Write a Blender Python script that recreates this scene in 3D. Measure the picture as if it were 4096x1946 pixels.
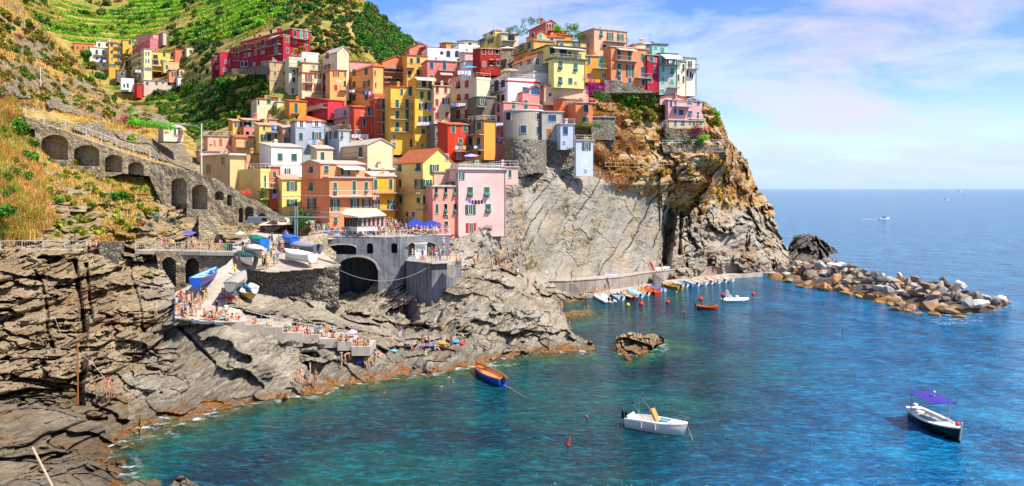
import bpy, math, random
import numpy as np
from mathutils import Vector, Matrix
R = math.radians
random.seed(7); rng = np.random.default_rng(7)
for o in list(bpy.data.objects): bpy.data.objects.remove(o, do_unlink=True)
scn = bpy.context.scene
COL = scn.collection
# ------------------------------------------------------------ camera
F, HZ, CH = 3200.0, 755.0, 21.0        # focal length in photo pixels, horizon row, eye height
cam = bpy.data.cameras.new('camera'); camo = bpy.data.objects.new('camera', cam); COL.objects.link(camo)
cam.sensor_width = 36.0; cam.lens = F/4096*36; cam.shift_y = -(973-HZ)/4096
cam.clip_start = 0.5; cam.clip_end = 60000
camo.location = (0,0,CH); camo.rotation_euler = (R(90),0,0)
scn.camera = camo
scn.render.resolution_x = 1024; scn.render.resolution_y = 486
# ------------------------------------------------------------ light and sky
SUN_EL, SUN_AZ = R(53), R(121)         # azimuth clockwise from +Y (view direction)
sun = bpy.data.lights.new('sun','SUN'); sun.energy = 5.0; sun.angle = R(.53); sun.color = (1,.945,.86)
suno = bpy.data.objects.new('sun', sun); COL.objects.link(suno)
SD = Vector((math.sin(SUN_AZ)*math.cos(SUN_EL), math.cos(SUN_AZ)*math.cos(SUN_EL), math.sin(SUN_EL)))
suno.rotation_euler = SD.to_track_quat('Z','Y').to_euler()
scn.view_settings.view_transform = 'Standard'; scn.view_settings.look = 'None'
scn.view_settings.exposure = 0.73; scn.view_settings.gamma = 1
scn.view_settings.use_curve_mapping = False
world = bpy.data.worlds.new('World'); scn.world = world; world.use_nodes = True

class NT:
    def __init__(s, nt): s.nt = nt; nt.nodes.clear()
    def n(s, t, **kw):
        nd = s.nt.nodes.new(t)
        for k, v in kw.items():
            if k in ('i',):
                for kk, vv in v.items(): nd.inputs[kk].default_value = vv
            else: setattr(nd, k, v)
        return nd
    def l(s, a, b): s.nt.links.new(a, b)
    def noise(s, co, scale, detail=4, rough=.55, dist=0, out='Fac'):
        nd = s.n('ShaderNodeTexNoise'); nd.inputs['Scale'].default_value = scale
        nd.inputs['Detail'].default_value = detail; nd.inputs['Roughness'].default_value = rough
        nd.inputs['Distortion'].default_value = dist
        if co is not None: s.l(co, nd.inputs['Vector'])
        return nd.outputs[out]
    def ramp(s, fac, stops, interp='LINEAR'):
        nd = s.n('ShaderNodeValToRGB'); cr = nd.color_ramp; cr.interpolation = interp
        while len(cr.elements) > 1: cr.elements.remove(cr.elements[-1])
        for i, (p, c) in enumerate(stops):
            if not hasattr(c, '__len__'): c = (c, c, c)
            e = cr.elements[0] if i == 0 else cr.elements.new(p)
            e.position = p; e.color = (*c[:3], 1)
        s.l(fac, nd.inputs['Fac']); return nd.outputs['Color']
    def mix(s, fac, a, b, mode='MIX'):
        nd = s.n('ShaderNodeMix', data_type='RGBA', blend_type=mode)
        for k, v in ((0, fac), (6, a), (7, b)):
            sock = nd.inputs[k]
            if hasattr(v, 'links'): s.l(v, sock)
            elif k == 0: sock.default_value = v
            elif hasattr(v, '__len__'): sock.default_value = (*v[:3], 1)
            else: sock.default_value = (v, v, v, 1)
        return nd.outputs[2]
    def math(s, op, a, b=None, clamp=False):
        nd = s.n('ShaderNodeMath', operation=op, use_clamp=clamp)
        for k, v in ((0, a), (1, b)):
            if v is None: continue
            if hasattr(v, 'links'): s.l(v, nd.inputs[k])
            else: nd.inputs[k].default_value = v
        return nd.outputs[0]
    def mapr(s, v, a, b, c=0., d=1.):
        nd = s.n('ShaderNodeMapRange'); s.l(v, nd.inputs[0])
        for k, x in zip((1,2,3,4), (a,b,c,d)): nd.inputs[k].default_value = x
        return nd.outputs[0]
    def mapping(s, co, scale=(1,1,1), rot=(0,0,0)):
        if any(rot):
            nd = s.n('ShaderNodeMapping'); s.l(co, nd.inputs['Vector']); nd.inputs['Rotation'].default_value = rot; co = nd.outputs[0]
        nd = s.n('ShaderNodeMapping'); s.l(co, nd.inputs['Vector']); nd.inputs['Scale'].default_value = scale
        return nd.outputs[0]

w = NT(world.node_tree)
sky = w.n('ShaderNodeTexSky'); sky.sky_type = 'NISHITA'; sky.sun_disc = False
sky.sun_elevation = SUN_EL; sky.sun_rotation = SUN_AZ; sky.altitude = 0; sky.air_density = 1.0; sky.dust_density = .25; sky.ozone_density = 3.0
tc = w.n('ShaderNodeTexCoord')
sx = w.n('ShaderNodeSeparateXYZ'); w.l(tc.outputs['Generated'], sx.inputs[0])
zc = w.math('MAXIMUM', sx.outputs[2], 0.0)
den = w.math('ADD', zc, .30)
cx = w.math('DIVIDE', sx.outputs[0], den); cy = w.math('DIVIDE', sx.outputs[1], den)
cv = w.n('ShaderNodeCombineXYZ'); w.l(cx, cv.inputs[0]); w.l(cy, cv.inputs[1])
n1 = w.noise(w.mapping(cv.outputs[0], (1.0,1.5,1), (0,0,.3)), 2.1, 8, .6, .4)
cl = w.ramp(n1, [(.41, 0), (.50, .55), (.585, 1)])
lowc = w.mapr(sx.outputs[2], .02, .30, 1.0, .62)
clf = w.math('MULTIPLY', cl, lowc)
clf2 = w.math('MULTIPLY', clf, .86)
n2 = w.noise(cv.outputs[0], 1.7, 3, .5)
ccol = w.mix(w.ramp(n2, [(.45,0),(.62,1)]), (5.6,6.6,8.5), (6.5,5.9,7.9))
hsv = w.n('ShaderNodeHueSaturation'); hsv.inputs['Hue'].default_value = .518; hsv.inputs['Saturation'].default_value = 1.3; hsv.inputs['Value'].default_value = 1.35
w.l(sky.outputs[0], hsv.inputs['Color'])
skc = w.mix(clf2, hsv.outputs[0], ccol)
hz = w.mapr(sx.outputs[2], 0, .085, .85, 0)
skc = w.mix(hz, skc, (4.1,5.7,8.3))
bg = w.n('ShaderNodeBackground'); w.l(skc, bg.inputs['Color']); bg.inputs['Strength'].default_value = .085
ow = w.n('ShaderNodeOutputWorld'); w.l(bg.outputs[0], ow.inputs[0])

# ------------------------------------------------------------ basic tools
def px(u, v, Y):
    return Vector(((u-2048)/F*Y, Y, CH-(v-HZ)/F*Y))
def zat(v, Y): return CH-(v-HZ)/F*Y
def wY(v): return CH*F/(v-HZ)           # distance of the water at photo row v
def wp(u, v, z=0.): 
    Y = (CH-z)*F/(v-HZ); return Vector(((u-2048)/F*Y, Y, z))
def hexc(h):
    h = h.lstrip('#'); r = [int(h[i:i+2],16)/255 for i in (0,2,4)]
    return tuple(((c+.055)/1.055)**2.4 if c > .04045 else c/12.92 for c in r)
def tag(o, label=None, cat=None, group=None, kind=None):
    if label: o['label'] = label
    if cat: o['category'] = cat
    if group: o['group'] = group
    if kind: o['kind'] = kind
    return o
def empty(name, loc, label=None, cat=None, group=None, rz=0):
    o = bpy.data.objects.new(name, None); COL.objects.link(o); o.location = loc; o.rotation_euler[2] = rz
    o.empty_display_size = .3
    return tag(o, label, cat, group)
def copy_tree(o, parent=None, kids={}):
    c = o.copy(); COL.objects.link(c)
    if parent is not None: c.parent = parent
    for ch in list(o.children): copy_tree(ch, c)
    return c

class MB:
    """collects shapes, builds ONE mesh object"""
    def __init__(s): s.v = []; s.f = []; s.m = []; s.mi = 0; s.smooth = []
    def add(s, vs, fs, mi=None, sm=False):
        b = len(s.v); s.v += [tuple(x) for x in vs]; s.f += [tuple(b+i for i in f) for f in fs]
        s.m += [s.mi if mi is None else mi]*len(fs); s.smooth += [sm]*len(fs); return s
    def box(s, c, d, M=None, mi=None):
        x, y, z = (k/2 for k in d); c = Vector(c)
        vs = [Vector((a*x,b*y,e*z)) for a in (-1,1) for b in (-1,1) for e in (-1,1)]
        vs = [(M @ v if M else v)+c for v in vs]
        return s.add(vs, [(0,1,3,2),(4,6,7,5),(0,4,5,1),(2,3,7,6),(0,2,6,4),(1,5,7,3)], mi)
    def obox(s, o, X, Y, Z, mi=None):
        """box from corner o with edge vectors X,Y,Z"""
        o, X, Y, Z = map(Vector, (o, X, Y, Z))
        vs = [o+a*X+b*Y+e*Z for a in (0,1) for b in (0,1) for e in (0,1)]
        return s.add(vs, [(0,1,3,2),(4,6,7,5),(0,4,5,1),(2,3,7,6),(0,2,6,4),(1,5,7,3)], mi)
    def tube(s, a, b, r, n=5, r2=None, mi=None):
        a, b = Vector(a), Vector(b); d = (b-a)
        if d.length < 1e-6: return s
        q = d.to_track_quat('Z','Y'); r2 = r if r2 is None else r2
        vs = []
        for P, rr in ((a, r), (b, r2)):
            for k in range(n):
                t = 2*math.pi*k/n; vs.append(P+q @ Vector((rr*math.cos(t), rr*math.sin(t), 0)))
        fs = [(k, (k+1)%n, n+(k+1)%n, n+k) for k in range(n)]+[tuple(range(n))[::-1], tuple(range(n, 2*n))]
        return s.add(vs, fs, mi)
    def path(s, pts, r, n=5, mi=None):
        for a, b in zip(pts[:-1], pts[1:]): s.tube(a, b, r, n, mi=mi)
        return s
    def prism(s, poly, ext, mi=None):
        """polygon (3D points) extruded by vector ext"""
        n = len(poly); ext = Vector(ext); poly = [Vector(p) for p in poly]
        vs = poly+[p+ext for p in poly]
        fs = [tuple(range(n)), tuple(range(n, 2*n))[::-1]]+[(k, n+k, n+(k+1)%n, (k+1)%n) for k in range(n)]
        return s.add(vs, fs, mi)
    def sph(s, c, r, nu=8, nv=6, sc=(1,1,1), mi=None, jit=0, z0=-1):
        c = Vector(c); vs = []; fs = []
        for j in range(nv+1):
            ph = math.pi*j/nv; zz = max(z0, math.cos(ph))
            for i in range(nu):
                th = 2*math.pi*i/nu; k = 1+(random.uniform(-jit, jit) if jit else 0)
                vs.append(c+Vector((sc[0]*r*k*math.sin(ph)*math.cos(th), sc[1]*r*k*math.sin(ph)*math.sin(th), sc[2]*r*zz)))
        for j in range(nv):
            for i in range(nu): fs.append((j*nu+i, j*nu+(i+1)%nu, (j+1)*nu+(i+1)%nu, (j+1)*nu+i)[::-1])
        return s.add(vs, fs, mi, True)
    def loft(s, rings, mi=None, closed=False, caps=False, sm=False):
        n = len(rings[0]); vs = [p for r in rings for p in r]; fs = []
        for j in range(len(rings)-1):
            for i in range(n if closed else n-1):
                fs.append((j*n+i, j*n+(i+1)%n, (j+1)*n+(i+1)%n, (j+1)*n+i))
        if caps: fs += [tuple(range(n))[::-1], tuple(range((len(rings)-1)*n, len(rings)*n))]
        return s.add(vs, fs, mi, sm)
    def mesh(s, name, mats):
        me = bpy.data.meshes.new(name); me.from_pydata(s.v, [], s.f)
        for m in (mats if isinstance(mats, (list, tuple)) else [mats]): me.materials.append(m)
        me.polygons.foreach_set('material_index', s.m)
        me.polygons.foreach_set('use_smooth', s.smooth); me.update()
        return me
    def build(s, name, mats, parent=None, loc=None):
        o = bpy.data.objects.new(name, s.mesh(name, mats)); COL.objects.link(o)
        if parent is not None: o.parent = parent
        if loc is not None: o.location = loc
        return o

def np_mesh(name, verts, quads, mats, smooth=False, attrs=None):
    me = bpy.data.meshes.new(name); nv, nf = len(verts), len(quads); k = quads.shape[1]
    me.vertices.add(nv); me.vertices.foreach_set('co', np.asarray(verts, np.float32).ravel())
    me.loops.add(nf*k); me.loops.foreach_set('vertex_index', np.asarray(quads, np.int32).ravel())
    me.polygons.add(nf); me.polygons.foreach_set('loop_start', np.arange(0, nf*k, k, dtype=np.int32))
    me.polygons.foreach_set('loop_total', np.full(nf, k, np.int32))
    me.polygons.foreach_set('use_smooth', np.full(nf, smooth, bool))
    for m in (mats if isinstance(mats, (list, tuple)) else [mats]): me.materials.append(m)
    for an, arr in (attrs or {}).items():
        a = me.attributes.new(an, 'FLOAT', 'POINT'); a.data.foreach_set('value', np.asarray(arr, np.float32))
    me.update(calc_edges=True); me.validate()
    return me
def link(name, me, parent=None):
    o = bpy.data.objects.new(name, me); COL.objects.link(o)
    if parent is not None: o.parent = parent
    return o

# ------------------------------------------------------------ numpy noise
def h3(i, j, k, s=0):
    x = (i.astype(np.int64)*73856093 ^ j.astype(np.int64)*19349663 ^ k.astype(np.int64)*83492791 ^ (s*2654435761)) & 0xffffffff
    x = ((x ^ (x >> 16))*0x45d9f3b) & 0xffffffff; x = ((x ^ (x >> 16))*0x45d9f3b) & 0xffffffff
    return ((x ^ (x >> 16)) & 0xffffff)/float(0xffffff)
def vnoise(p, s=0):
    f = np.floor(p); t = p-f; t = t*t*(3-2*t); i, j, k = f[...,0], f[...,1], f[...,2]
    r = 0
    for a in (0,1):
        for b in (0,1):
            for c in (0,1):
                wgt = (t[...,0] if a else 1-t[...,0])*(t[...,1] if b else 1-t[...,1])*(t[...,2] if c else 1-t[...,2])
                r = r+wgt*h3(i+a, j+b, k+c, s)
    return r*2-1
def fbm(p, o=4, s=0, g=.5):
    r = 0; a = 1.; 
    for q in range(o): r = r+a*vnoise(p*(2.03**q)+q*17.3, s+q); a *= g
    return r
def ridged(p, o=4, s=0, g=.5):
    r = 0; a = 1.
    for q in range(o): r = r+a*(1-2*np.abs(vnoise(p*(2.03**q)+q*9.1, s+q))); a *= g
    return r
def voro(p, s=0):
    f = np.floor(p); d1 = np.full(p.shape[:-1], 9.); d2 = d1.copy(); idv = np.zeros(p.shape[:-1])
    for a in (-1,0,1):
        for b in (-1,0,1):
            for c in (-1,0,1):
                i, j, k = f[...,0]+a, f[...,1]+b, f[...,2]+c
                q = np.stack([i+h3(i,j,k,s), j+h3(i,j,k,s+1), k+h3(i,j,k,s+2)], -1)
                d = np.linalg.norm(q-p, axis=-1); hid = h3(i,j,k,s+3)
                m = d < d1; d2 = np.where(m, d1, np.minimum(d2, d)); idv = np.where(m, hid, idv); d1 = np.where(m, d, d1)
    return d1, d2, idv
def rbf(ctrl):
    c = np.array(ctrl, float); P = c[:, :2]/500.; n = len(P)
    D = np.linalg.norm(P[:,None]-P[None], axis=-1)
    A = np.zeros((n+3, n+3)); A[:n,:n] = D; A[:n,n] = 1; A[:n,n+1:] = P; A[n,:n] = 1; A[n+1:,:n] = P.T
    A[:n,:n] += np.eye(n)*1e-4
    sol = np.linalg.lstsq(A, np.concatenate([c[:,2], [0,0,0]]), rcond=None)[0]
    def f(u, v):
        Q = np.stack([u, v], -1)/500.; sh = Q.shape[:-1]; Q = Q.reshape(-1, 2)
        r = np.full(len(Q), sol[n])+Q @ sol[n+1:]
        for i in range(n): r += sol[i]*np.hypot(Q[:,0]-P[i,0], Q[:,1]-P[i,1])
        return r.reshape(sh)
    return f
def inpoly(u, v, poly):
    r = np.zeros(np.shape(u), bool); n = len(poly); j = n-1
    for i in range(n):
        (xi, yi), (xj, yj) = poly[i], poly[j]
        if yi != yj:
            c = ((yi > v) != (yj > v)) & (u < (xj-xi)*(v-yi)/(yj-yi)+xi); r ^= c
        j = i
    return r
class Relief:
    """a rock, hill or wall surface: real distances from control points, plus 3D noise relief and a body behind it"""
    def __init__(s, name, ctrl, poly, step, mat, disp=None, insets=(), edge=0., back=8., kind='structure', smooth=False, attrs=None, yfun=None, zmin=-5.):
        P = np.array(poly, float); u0, v0 = P.min(0); u1, v1 = P.max(0)
        nu, nv = int((u1-u0)/step)+2, int((v1-v0)/step)+2
        s.u0, s.v0, s.st, s.nu, s.nv = u0, v0, step, nu, nv
        U, V = np.meshgrid(u0+step*np.arange(nu), v0+step*np.arange(nv))
        Y = (yfun or rbf(ctrl))(U, V)
        X = (U-2048)/F*Y; Z = CH-(V-HZ)/F*Y
        if disp is not None:
            Y = Y+disp(np.stack([X, Y, Z], -1), U, V)
        for (m, dy) in insets: Y = Y+m(U, V)*dy
        Y = np.maximum(Y, 6.)
        # nothing reaches below the sea floor
        dn = np.maximum((V-HZ)/F, 1e-6); Y = np.where((V > HZ) & (CH-dn*Y < zmin), (CH-zmin)/dn, Y)
        X = (U-2048)/F*Y; Z = CH-(V-HZ)/F*Y
        s.Yg = Y; s.U, s.V = U, V
        Uc, Vc = U[:-1,:-1]+step/2, V[:-1,:-1]+step/2
        if edge:
            q = np.stack([Uc/28., Vc/28., 0*Uc], -1); q2 = np.stack([Uc/9., Vc/9., 0*Uc], -1)
            Uc = Uc+edge*(vnoise(q, 5)+.5*vnoise(q2, 6)); Vc = Vc+edge*(vnoise(q, 8)+.5*vnoise(q2, 9))
        M = inpoly(Uc, Vc, poly); s.M = M
        idx = np.arange(nu*nv).reshape(nv, nu)
        q = np.stack([idx[:-1,:-1], idx[1:,:-1], idx[1:,1:], idx[:-1,1:]], -1)[M]
        verts = np.stack([X, Y, Z], -1).reshape(-1, 3)
        at = {k: f(np.stack([X,Y,Z],-1), U, V).ravel() for k, f in (attrs or {}).items()}
        # body: boundary edges pulled away along the line of sight
        Mp = np.pad(M, 1)
        be = []
        jj, ii = np.nonzero(M)
        for dj, di, a, b in ((-1,0,(0,1),(0,0)), (1,0,(1,0),(1,1)), (0,-1,(0,0),(1,0)), (0,1,(1,1),(0,1))):
            o = ~Mp[jj+1+dj, ii+1+di]; J, I = jj[o], ii[o]
            be.append(np.stack([idx[J+a[0], I+a[1]], idx[J+b[0], I+b[1]]], -1))
        be = np.concatenate(be); ub, inv = np.unique(be, return_inverse=True); inv = inv.reshape(be.shape)
        if back and len(ub):
            vb = verts[ub].copy(); c = np.array([0,0,CH]); vb = c+(vb-c)*(1+back/vb[:,1:2])
            n0 = len(verts); verts = np.concatenate([verts, vb])
            q = np.concatenate([q, np.stack([be[:,1], be[:,0], n0+inv[:,0], n0+inv[:,1]], -1)])
            at = {k: np.concatenate([a, a[ub]]) for k, a in at.items()}
        used, inv = np.unique(q, return_inverse=True); q = inv.reshape(q.shape); verts = verts[used]
        at = {k: a[used] for k, a in at.items()}
        s.o = link(name, np_mesh(name, verts, q, mat, smooth, at))
        if kind: s.o['kind'] = kind
    def Yat(s, u, v):
        i = np.clip((np.asarray(u)-s.u0)/s.st, 0, s.nu-1.001); j = np.clip((np.asarray(v)-s.v0)/s.st, 0, s.nv-1.001)
        a, b = i.astype(int), j.astype(int); fi, fj = i-a, j-b; G = s.Yg
        return (G[b,a]*(1-fi)+G[b,a+1]*fi)*(1-fj)+(G[b+1,a]*(1-fi)+G[b+1,a+1]*fi)*fj
    def inside(s, u, v):
        i = ((np.asarray(u)-s.u0)/s.st).astype(int); j = ((np.asarray(v)-s.v0)/s.st).astype(int)
        ok = (i >= 0) & (j >= 0) & (i < s.nu-1) & (j < s.nv-1)
        return ok & s.M[np.clip(j,0,s.nv-2), np.clip(i,0,s.nu-2)]
    def pt(s, u, v, off=0.):
        Y = float(s.Yat(u, v))-off; return px(u, v, Y)
def arch(u0, u1, vt, vb, rise=None):
    """mask of an arched opening in photo pixels"""
    w_ = (u1-u0)/2; rise = w_ if rise is None else rise; uc = (u0+u1)/2
    def f(U, V):
        x = (U-uc)/w_; top = vt+rise*(1-np.sqrt(np.clip(1-x*x, 0, 1)))
        return ((np.abs(x) < 1) & (V > top) & (V < vb)).astype(float)
    return f
# ------------------------------------------------------------ materials
MATS = {}
def mat_new(name):
    m = bpy.data.materials.new(name); m.use_nodes = True
    t = NT(m.node_tree); b = t.n('ShaderNodeBsdfPrincipled'); o = t.n('ShaderNodeOutputMaterial'); t.l(b.outputs[0], o.inputs[0])
    t.b = b; t.o = o; b.inputs['Roughness'].default_value = .85; b.inputs['Specular IOR Level'].default_value = .3
    g = t.n('ShaderNodeNewGeometry'); t.pos = g.outputs['Position']; t.geo = g
    return m, t
def bump(t, h, strength=.4, dist=.1):
    nd = t.n('ShaderNodeBump'); nd.inputs['Strength'].default_value = strength; nd.inputs['Distance'].default_value = dist
    t.l(h, nd.inputs['Height']); t.l(nd.outputs[0], t.b.inputs['Normal'])
def sc(c, k): return tuple(min(1, x*k) for x in c)
def plain(name, col, rough=.6, metal=0, spec=.4):
    k = ('plain', name)
    if k in MATS: return MATS[k]
    m, t = mat_new(name); c = hexc(col) if isinstance(col, str) else col
    n = t.noise(t.pos, 3.1, 3); t.l(t.mix(t.mapr(n,.3,.7), sc(c,.86), c), t.b.inputs['Base Color'])
    t.b.inputs['Roughness'].default_value = rough; t.b.inputs['Metallic'].default_value = metal; t.b.inputs['Specular IOR Level'].default_value = spec
    MATS[k] = m; return m
def plaster(col, wear=.8):
    k = ('plaster', col, wear)
    if k in MATS: return MATS[k]
    m, t = mat_new('plaster_'+col); c = hexc(col); q = [int(col[i:i+2],16) for i in (0,2,4)]; lum = (.3*q[0]+.6*q[1]+.1*q[2])/255; kk = .13 if lum > .45 else .05
    c = tuple(((x/255+(1-x/255)*kk)) ** 2.2 for x in q)
    big = t.noise(t.pos, .22, 5, .6); sm = t.noise(t.pos, 2.2, 4, .65)
    st = t.noise(t.mapping(t.pos, (1.1,1.1,.16)), 1.6, 5, .6)
    c1 = t.mix(t.mapr(big,.3,.7), sc(c,.80), sc(c,1.06))
    grey = tuple(.6*x+.4*y for x, y in zip(c, (.42,.38,.33)))
    c2 = t.mix(t.math('MULTIPLY', t.ramp(st, [(.52,0),(.72,1)]), .55*wear), c1, sc(grey,.75))
    c3 = t.mix(t.math('MULTIPLY', t.ramp(sm, [(.60,0),(.66,1)]), .35*wear), c2, grey)
    t.l(c3, t.b.inputs['Base Color']); t.b.inputs['Roughness'].default_value = .92
    bump(t, sm, .35, .04); MATS[k] = m; return m
def tiles(name, col, rot=0, s=1.):
    """roof tiles in rows: Object-less world coords, fine stripes"""
    k = ('tiles', name)
    if k in MATS: return MATS[k]
    m, t = mat_new(name); c = hexc(col)
    br = t.n('ShaderNodeTexVoronoi'); t.l(t.pos, br.inputs['Vector']); br.inputs['Scale'].default_value = 2.3
    n = t.noise(t.pos, .7, 4)
    c1 = t.mix(br.outputs['Color'], sc(c,.72), sc(c,1.15)); c2 = t.mix(t.mapr(n,.35,.65), c1, sc(c,.9))
    t.l(c2, t.b.inputs['Base Color'])
    wv = t.n('ShaderNodeTexWave', bands_direction='X'); wv.inputs['Scale'].default_value = 1.1; wv.inputs['Distortion'].default_value = .6; t.l(t.pos, wv.inputs['Vector'])
    bump(t, t.math('ADD', wv.outputs['Fac'], br.outputs['Distance']), .6, .08); MATS[k] = m; return m
def stonewall(name, tones, scale=2.2, mortar=(.30,.27,.22), moss=0., dk=.6):
    k = ('stone', name)
    if k in MATS: return MATS[k]
    m, t = mat_new(name)
    q = t.mapping(t.pos, (1,1,1.75))
    wob = t.noise(t.pos, 1.3, 2, out='Color')
    q = t.mix(.12, q, wob, 'ADD')
    vo = t.n('ShaderNodeTexVoronoi'); t.l(q, vo.inputs['Vector']); vo.inputs['Scale'].default_value = scale
    ve = t.n('ShaderNodeTexVoronoi', feature='DISTANCE_TO_EDGE'); t.l(q, ve.inputs['Vector']); ve.inputs['Scale'].default_value = scale
    sp = t.n('ShaderNodeSeparateColor'); t.l(vo.outputs['Color'], sp.inputs[0])
    nst = len(tones); c = t.ramp(sp.outputs[0], [((i+.5)/nst, hexc(x)) for i, x in enumerate(tones)])
    c = t.mix(t.mapr(t.noise(t.pos, 5, 3), .3, .7, 0, .4), c, sc(hexc(tones[0]), .6))
    c = t.mix(t.ramp(ve.outputs[0], [(0.02,1),(.09,0)]), c, mortar)
    c = t.mix(t.math('MULTIPLY', t.ramp(t.noise(t.pos, .35, 5), [(.5,0),(.68,1)]), dk), c, sc(hexc(tones[-1]), .45))
    if moss: c = t.mix(t.math('MULTIPLY', t.ramp(t.noise(t.pos, .5, 5), [(.55,0),(.65,1)]), moss), c, (.10,.12,.03))
    t.l(c, t.b.inputs['Base Color']); t.b.inputs['Roughness'].default_value = .95
    bump(t, t.ramp(ve.outputs[0], [(0,0),(.15,1)]), .9, .12); MATS[k] = m; return m
def rock(name, lo, mid, hi, strata=(0,0,0), ss=(.25,.25,1.6), algae=True, warm=None, crack=1., sscale=1., tuft=None):
    m, t = mat_new(name); lo, mid, hi = map(hexc, (lo, mid, hi))
    big = t.noise(t.pos, .12, 5, .6); med = t.noise(t.pos, .9, 6, .68, .4)
    q = t.mapping(t.mix(.35, t.pos, t.noise(t.pos, .35, 3, out='Color'), 'ADD'), ss, strata)
    st = t.noise(q, 1.1*sscale, 7, .72, .5); st2 = t.noise(q, 3.6*sscale, 4, .7)
    c = t.ramp(st, [(.30, lo), (.47, mid), (.68, hi)])
    c = t.mix(t.mapr(med, .35, .68, .0, .62), c, mid)
    c = t.mix(t.ramp(big, [(.42,0),(.62,.55)]), c, sc(hi, 1.0))
    if warm: c = t.mix(t.ramp(t.noise(t.pos, .2, 5, .65), [(.47,0),(.66,.75)]), c, hexc(warm))
    if tuft:
        c = t.mix(t.ramp(t.noise(t.pos, .32, 6, .7), [(.50,0),(.58,.9)]), c, hexc(tuft))
    c = t.mix(t.math('MULTIPLY', t.ramp(st2, [(.36,1),(.45,0)]), .55*crack), c, sc(lo,.35))
    if algae:
        sp = t.n('ShaderNodeSeparateXYZ'); t.l(t.pos, sp.inputs[0])
        zz = t.math('ADD', sp.outputs[2], t.mapr(t.noise(t.pos, .6, 4), .3, .7, -.55, .55))
        wet = t.ramp(t.mapr(zz, -2.2, 1.6), [(.0,.9),(.58,.9),(.74,0)])
        dark = t.ramp(t.mapr(zz, 0., 3.0), [(.0,1),(.6,.0)])
        c = t.mix(t.math('MULTIPLY', dark, .55), c, sc(lo,.6))
        oc = t.ramp(t.noise(t.pos, 2.4, 5, .65), [(.34,(.06,.03,.01)),(.5,(.26,.10,.015)),(.68,(.50,.22,.03))])
        c = t.mix(wet, c, oc)
        t.l(t.mapr(wet, 0, 1, .88, .45), t.b.inputs['Roughness'])
    t.l(c, t.b.inputs['Base Color'])
    h = t.math('ADD', t.math('MULTIPLY', st, 1.2), t.math('MULTIPLY', st2, .5)); h = t.math('ADD', h, t.math('MULTIPLY', med, .6))
    bump(t, h, 1.0, .5)
    return m
def concrete(name, col, streak=.5):
    k = ('conc', name)
    if k in MATS: return MATS[k]
    m, t = mat_new(name); c = hexc(col)
    a = t.noise(t.pos, .45, 6, .65); s_ = t.noise(t.mapping(t.pos, (1.2,1.2,.1)), 1.2, 5, .6)
    c1 = t.mix(t.mapr(a,.3,.7), sc(c,.72), sc(c,1.12))
    c1 = t.mix(t.math('MULTIPLY', t.ramp(s_, [(.5,0),(.62,1)]), streak), c1, sc(c,.45))
    c1 = t.mix(t.math('MULTIPLY', t.ramp(s_, [(.30,1),(.36,0)]), streak*.8), c1, sc(c,1.7))
    t.l(c1, t.b.inputs['Base Color']); t.b.inputs['Roughness'].default_value = .93
    bump(t, a, .5, .08); MATS[k] = m; return m
def ground(name, stops, scale=.5, s2=2.5, b=.6):
    m, t = mat_new(name); n = t.noise(t.pos, scale, 7, .7, .3); n2 = t.noise(t.pos, s2, 4, .7)
    k = t.math('ADD', t.math('MULTIPLY', n, .7), t.math('MULTIPLY', n2, .3))
    t.l(t.ramp(k, [(p, hexc(c)) for p, c in stops]), t.b.inputs['Base Color']); t.b.inputs['Roughness'].default_value = 1
    bump(t, n2, b, .3); return m
def foliage(name, a, b_, c, rough=.6, flower=None):
    """leaf colours vary with each leaf (mesh island) and with each plant"""
    m, t = mat_new(name); oi = t.n('ShaderNodeObjectInfo')
    r = t.math('FRACT', t.math('ADD', t.geo.outputs['Random Per Island'], t.math('MULTIPLY', oi.outputs['Random'], .0)))
    col = t.ramp(r, [(0,hexc(a)),(.5,hexc(b_)),(1,hexc(c))])
    hs = t.n('ShaderNodeHueSaturation'); t.l(col, hs.inputs['Color'])
    t.l(t.mapr(oi.outputs['Random'],0,1,.47,.53), hs.inputs['Hue']); t.l(t.mapr(oi.outputs['Random'],0,1,.75,1.25), hs.inputs['Value'])
    cc = hs.outputs[0]
    if flower:
        cc = t.mix(t.ramp(t.noise(t.pos, 1.4, 3), [(.5,0),(.56,1)], 'LINEAR'), cc, hexc(flower))
    t.l(cc, t.b.inputs['Base Color']); t.b.inputs['Roughness'].default_value = rough
    tr = t.n('ShaderNodeBsdfTranslucent'); t.l(cc, tr.inputs[0]); mx = t.n('ShaderNodeMixShader'); mx.inputs[0].default_value = .3
    t.l(t.b.outputs[0], mx.inputs[1]); t.l(tr.outputs[0], mx.inputs[2]); t.l(mx.outputs[0], t.o.inputs[0])
    return m
def objcol(name, rough=.8, var=.1, spec=.3):
    """paint or cloth whose colour belongs to the object"""
    k = ('objcol', name)
    if k in MATS: return MATS[k]
    m, t = mat_new(name); oi = t.n('ShaderNodeObjectInfo')
    n = t.noise(t.pos, 6, 3); t.l(t.mix(t.mapr(n,.3,.7,0,var*2), oi.outputs['Color'], (.0,.0,.0)), t.b.inputs['Base Color'])
    t.b.inputs['Roughness'].default_value = rough; t.b.inputs['Specular IOR Level'].default_value = spec; MATS[k] = m; return m
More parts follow.
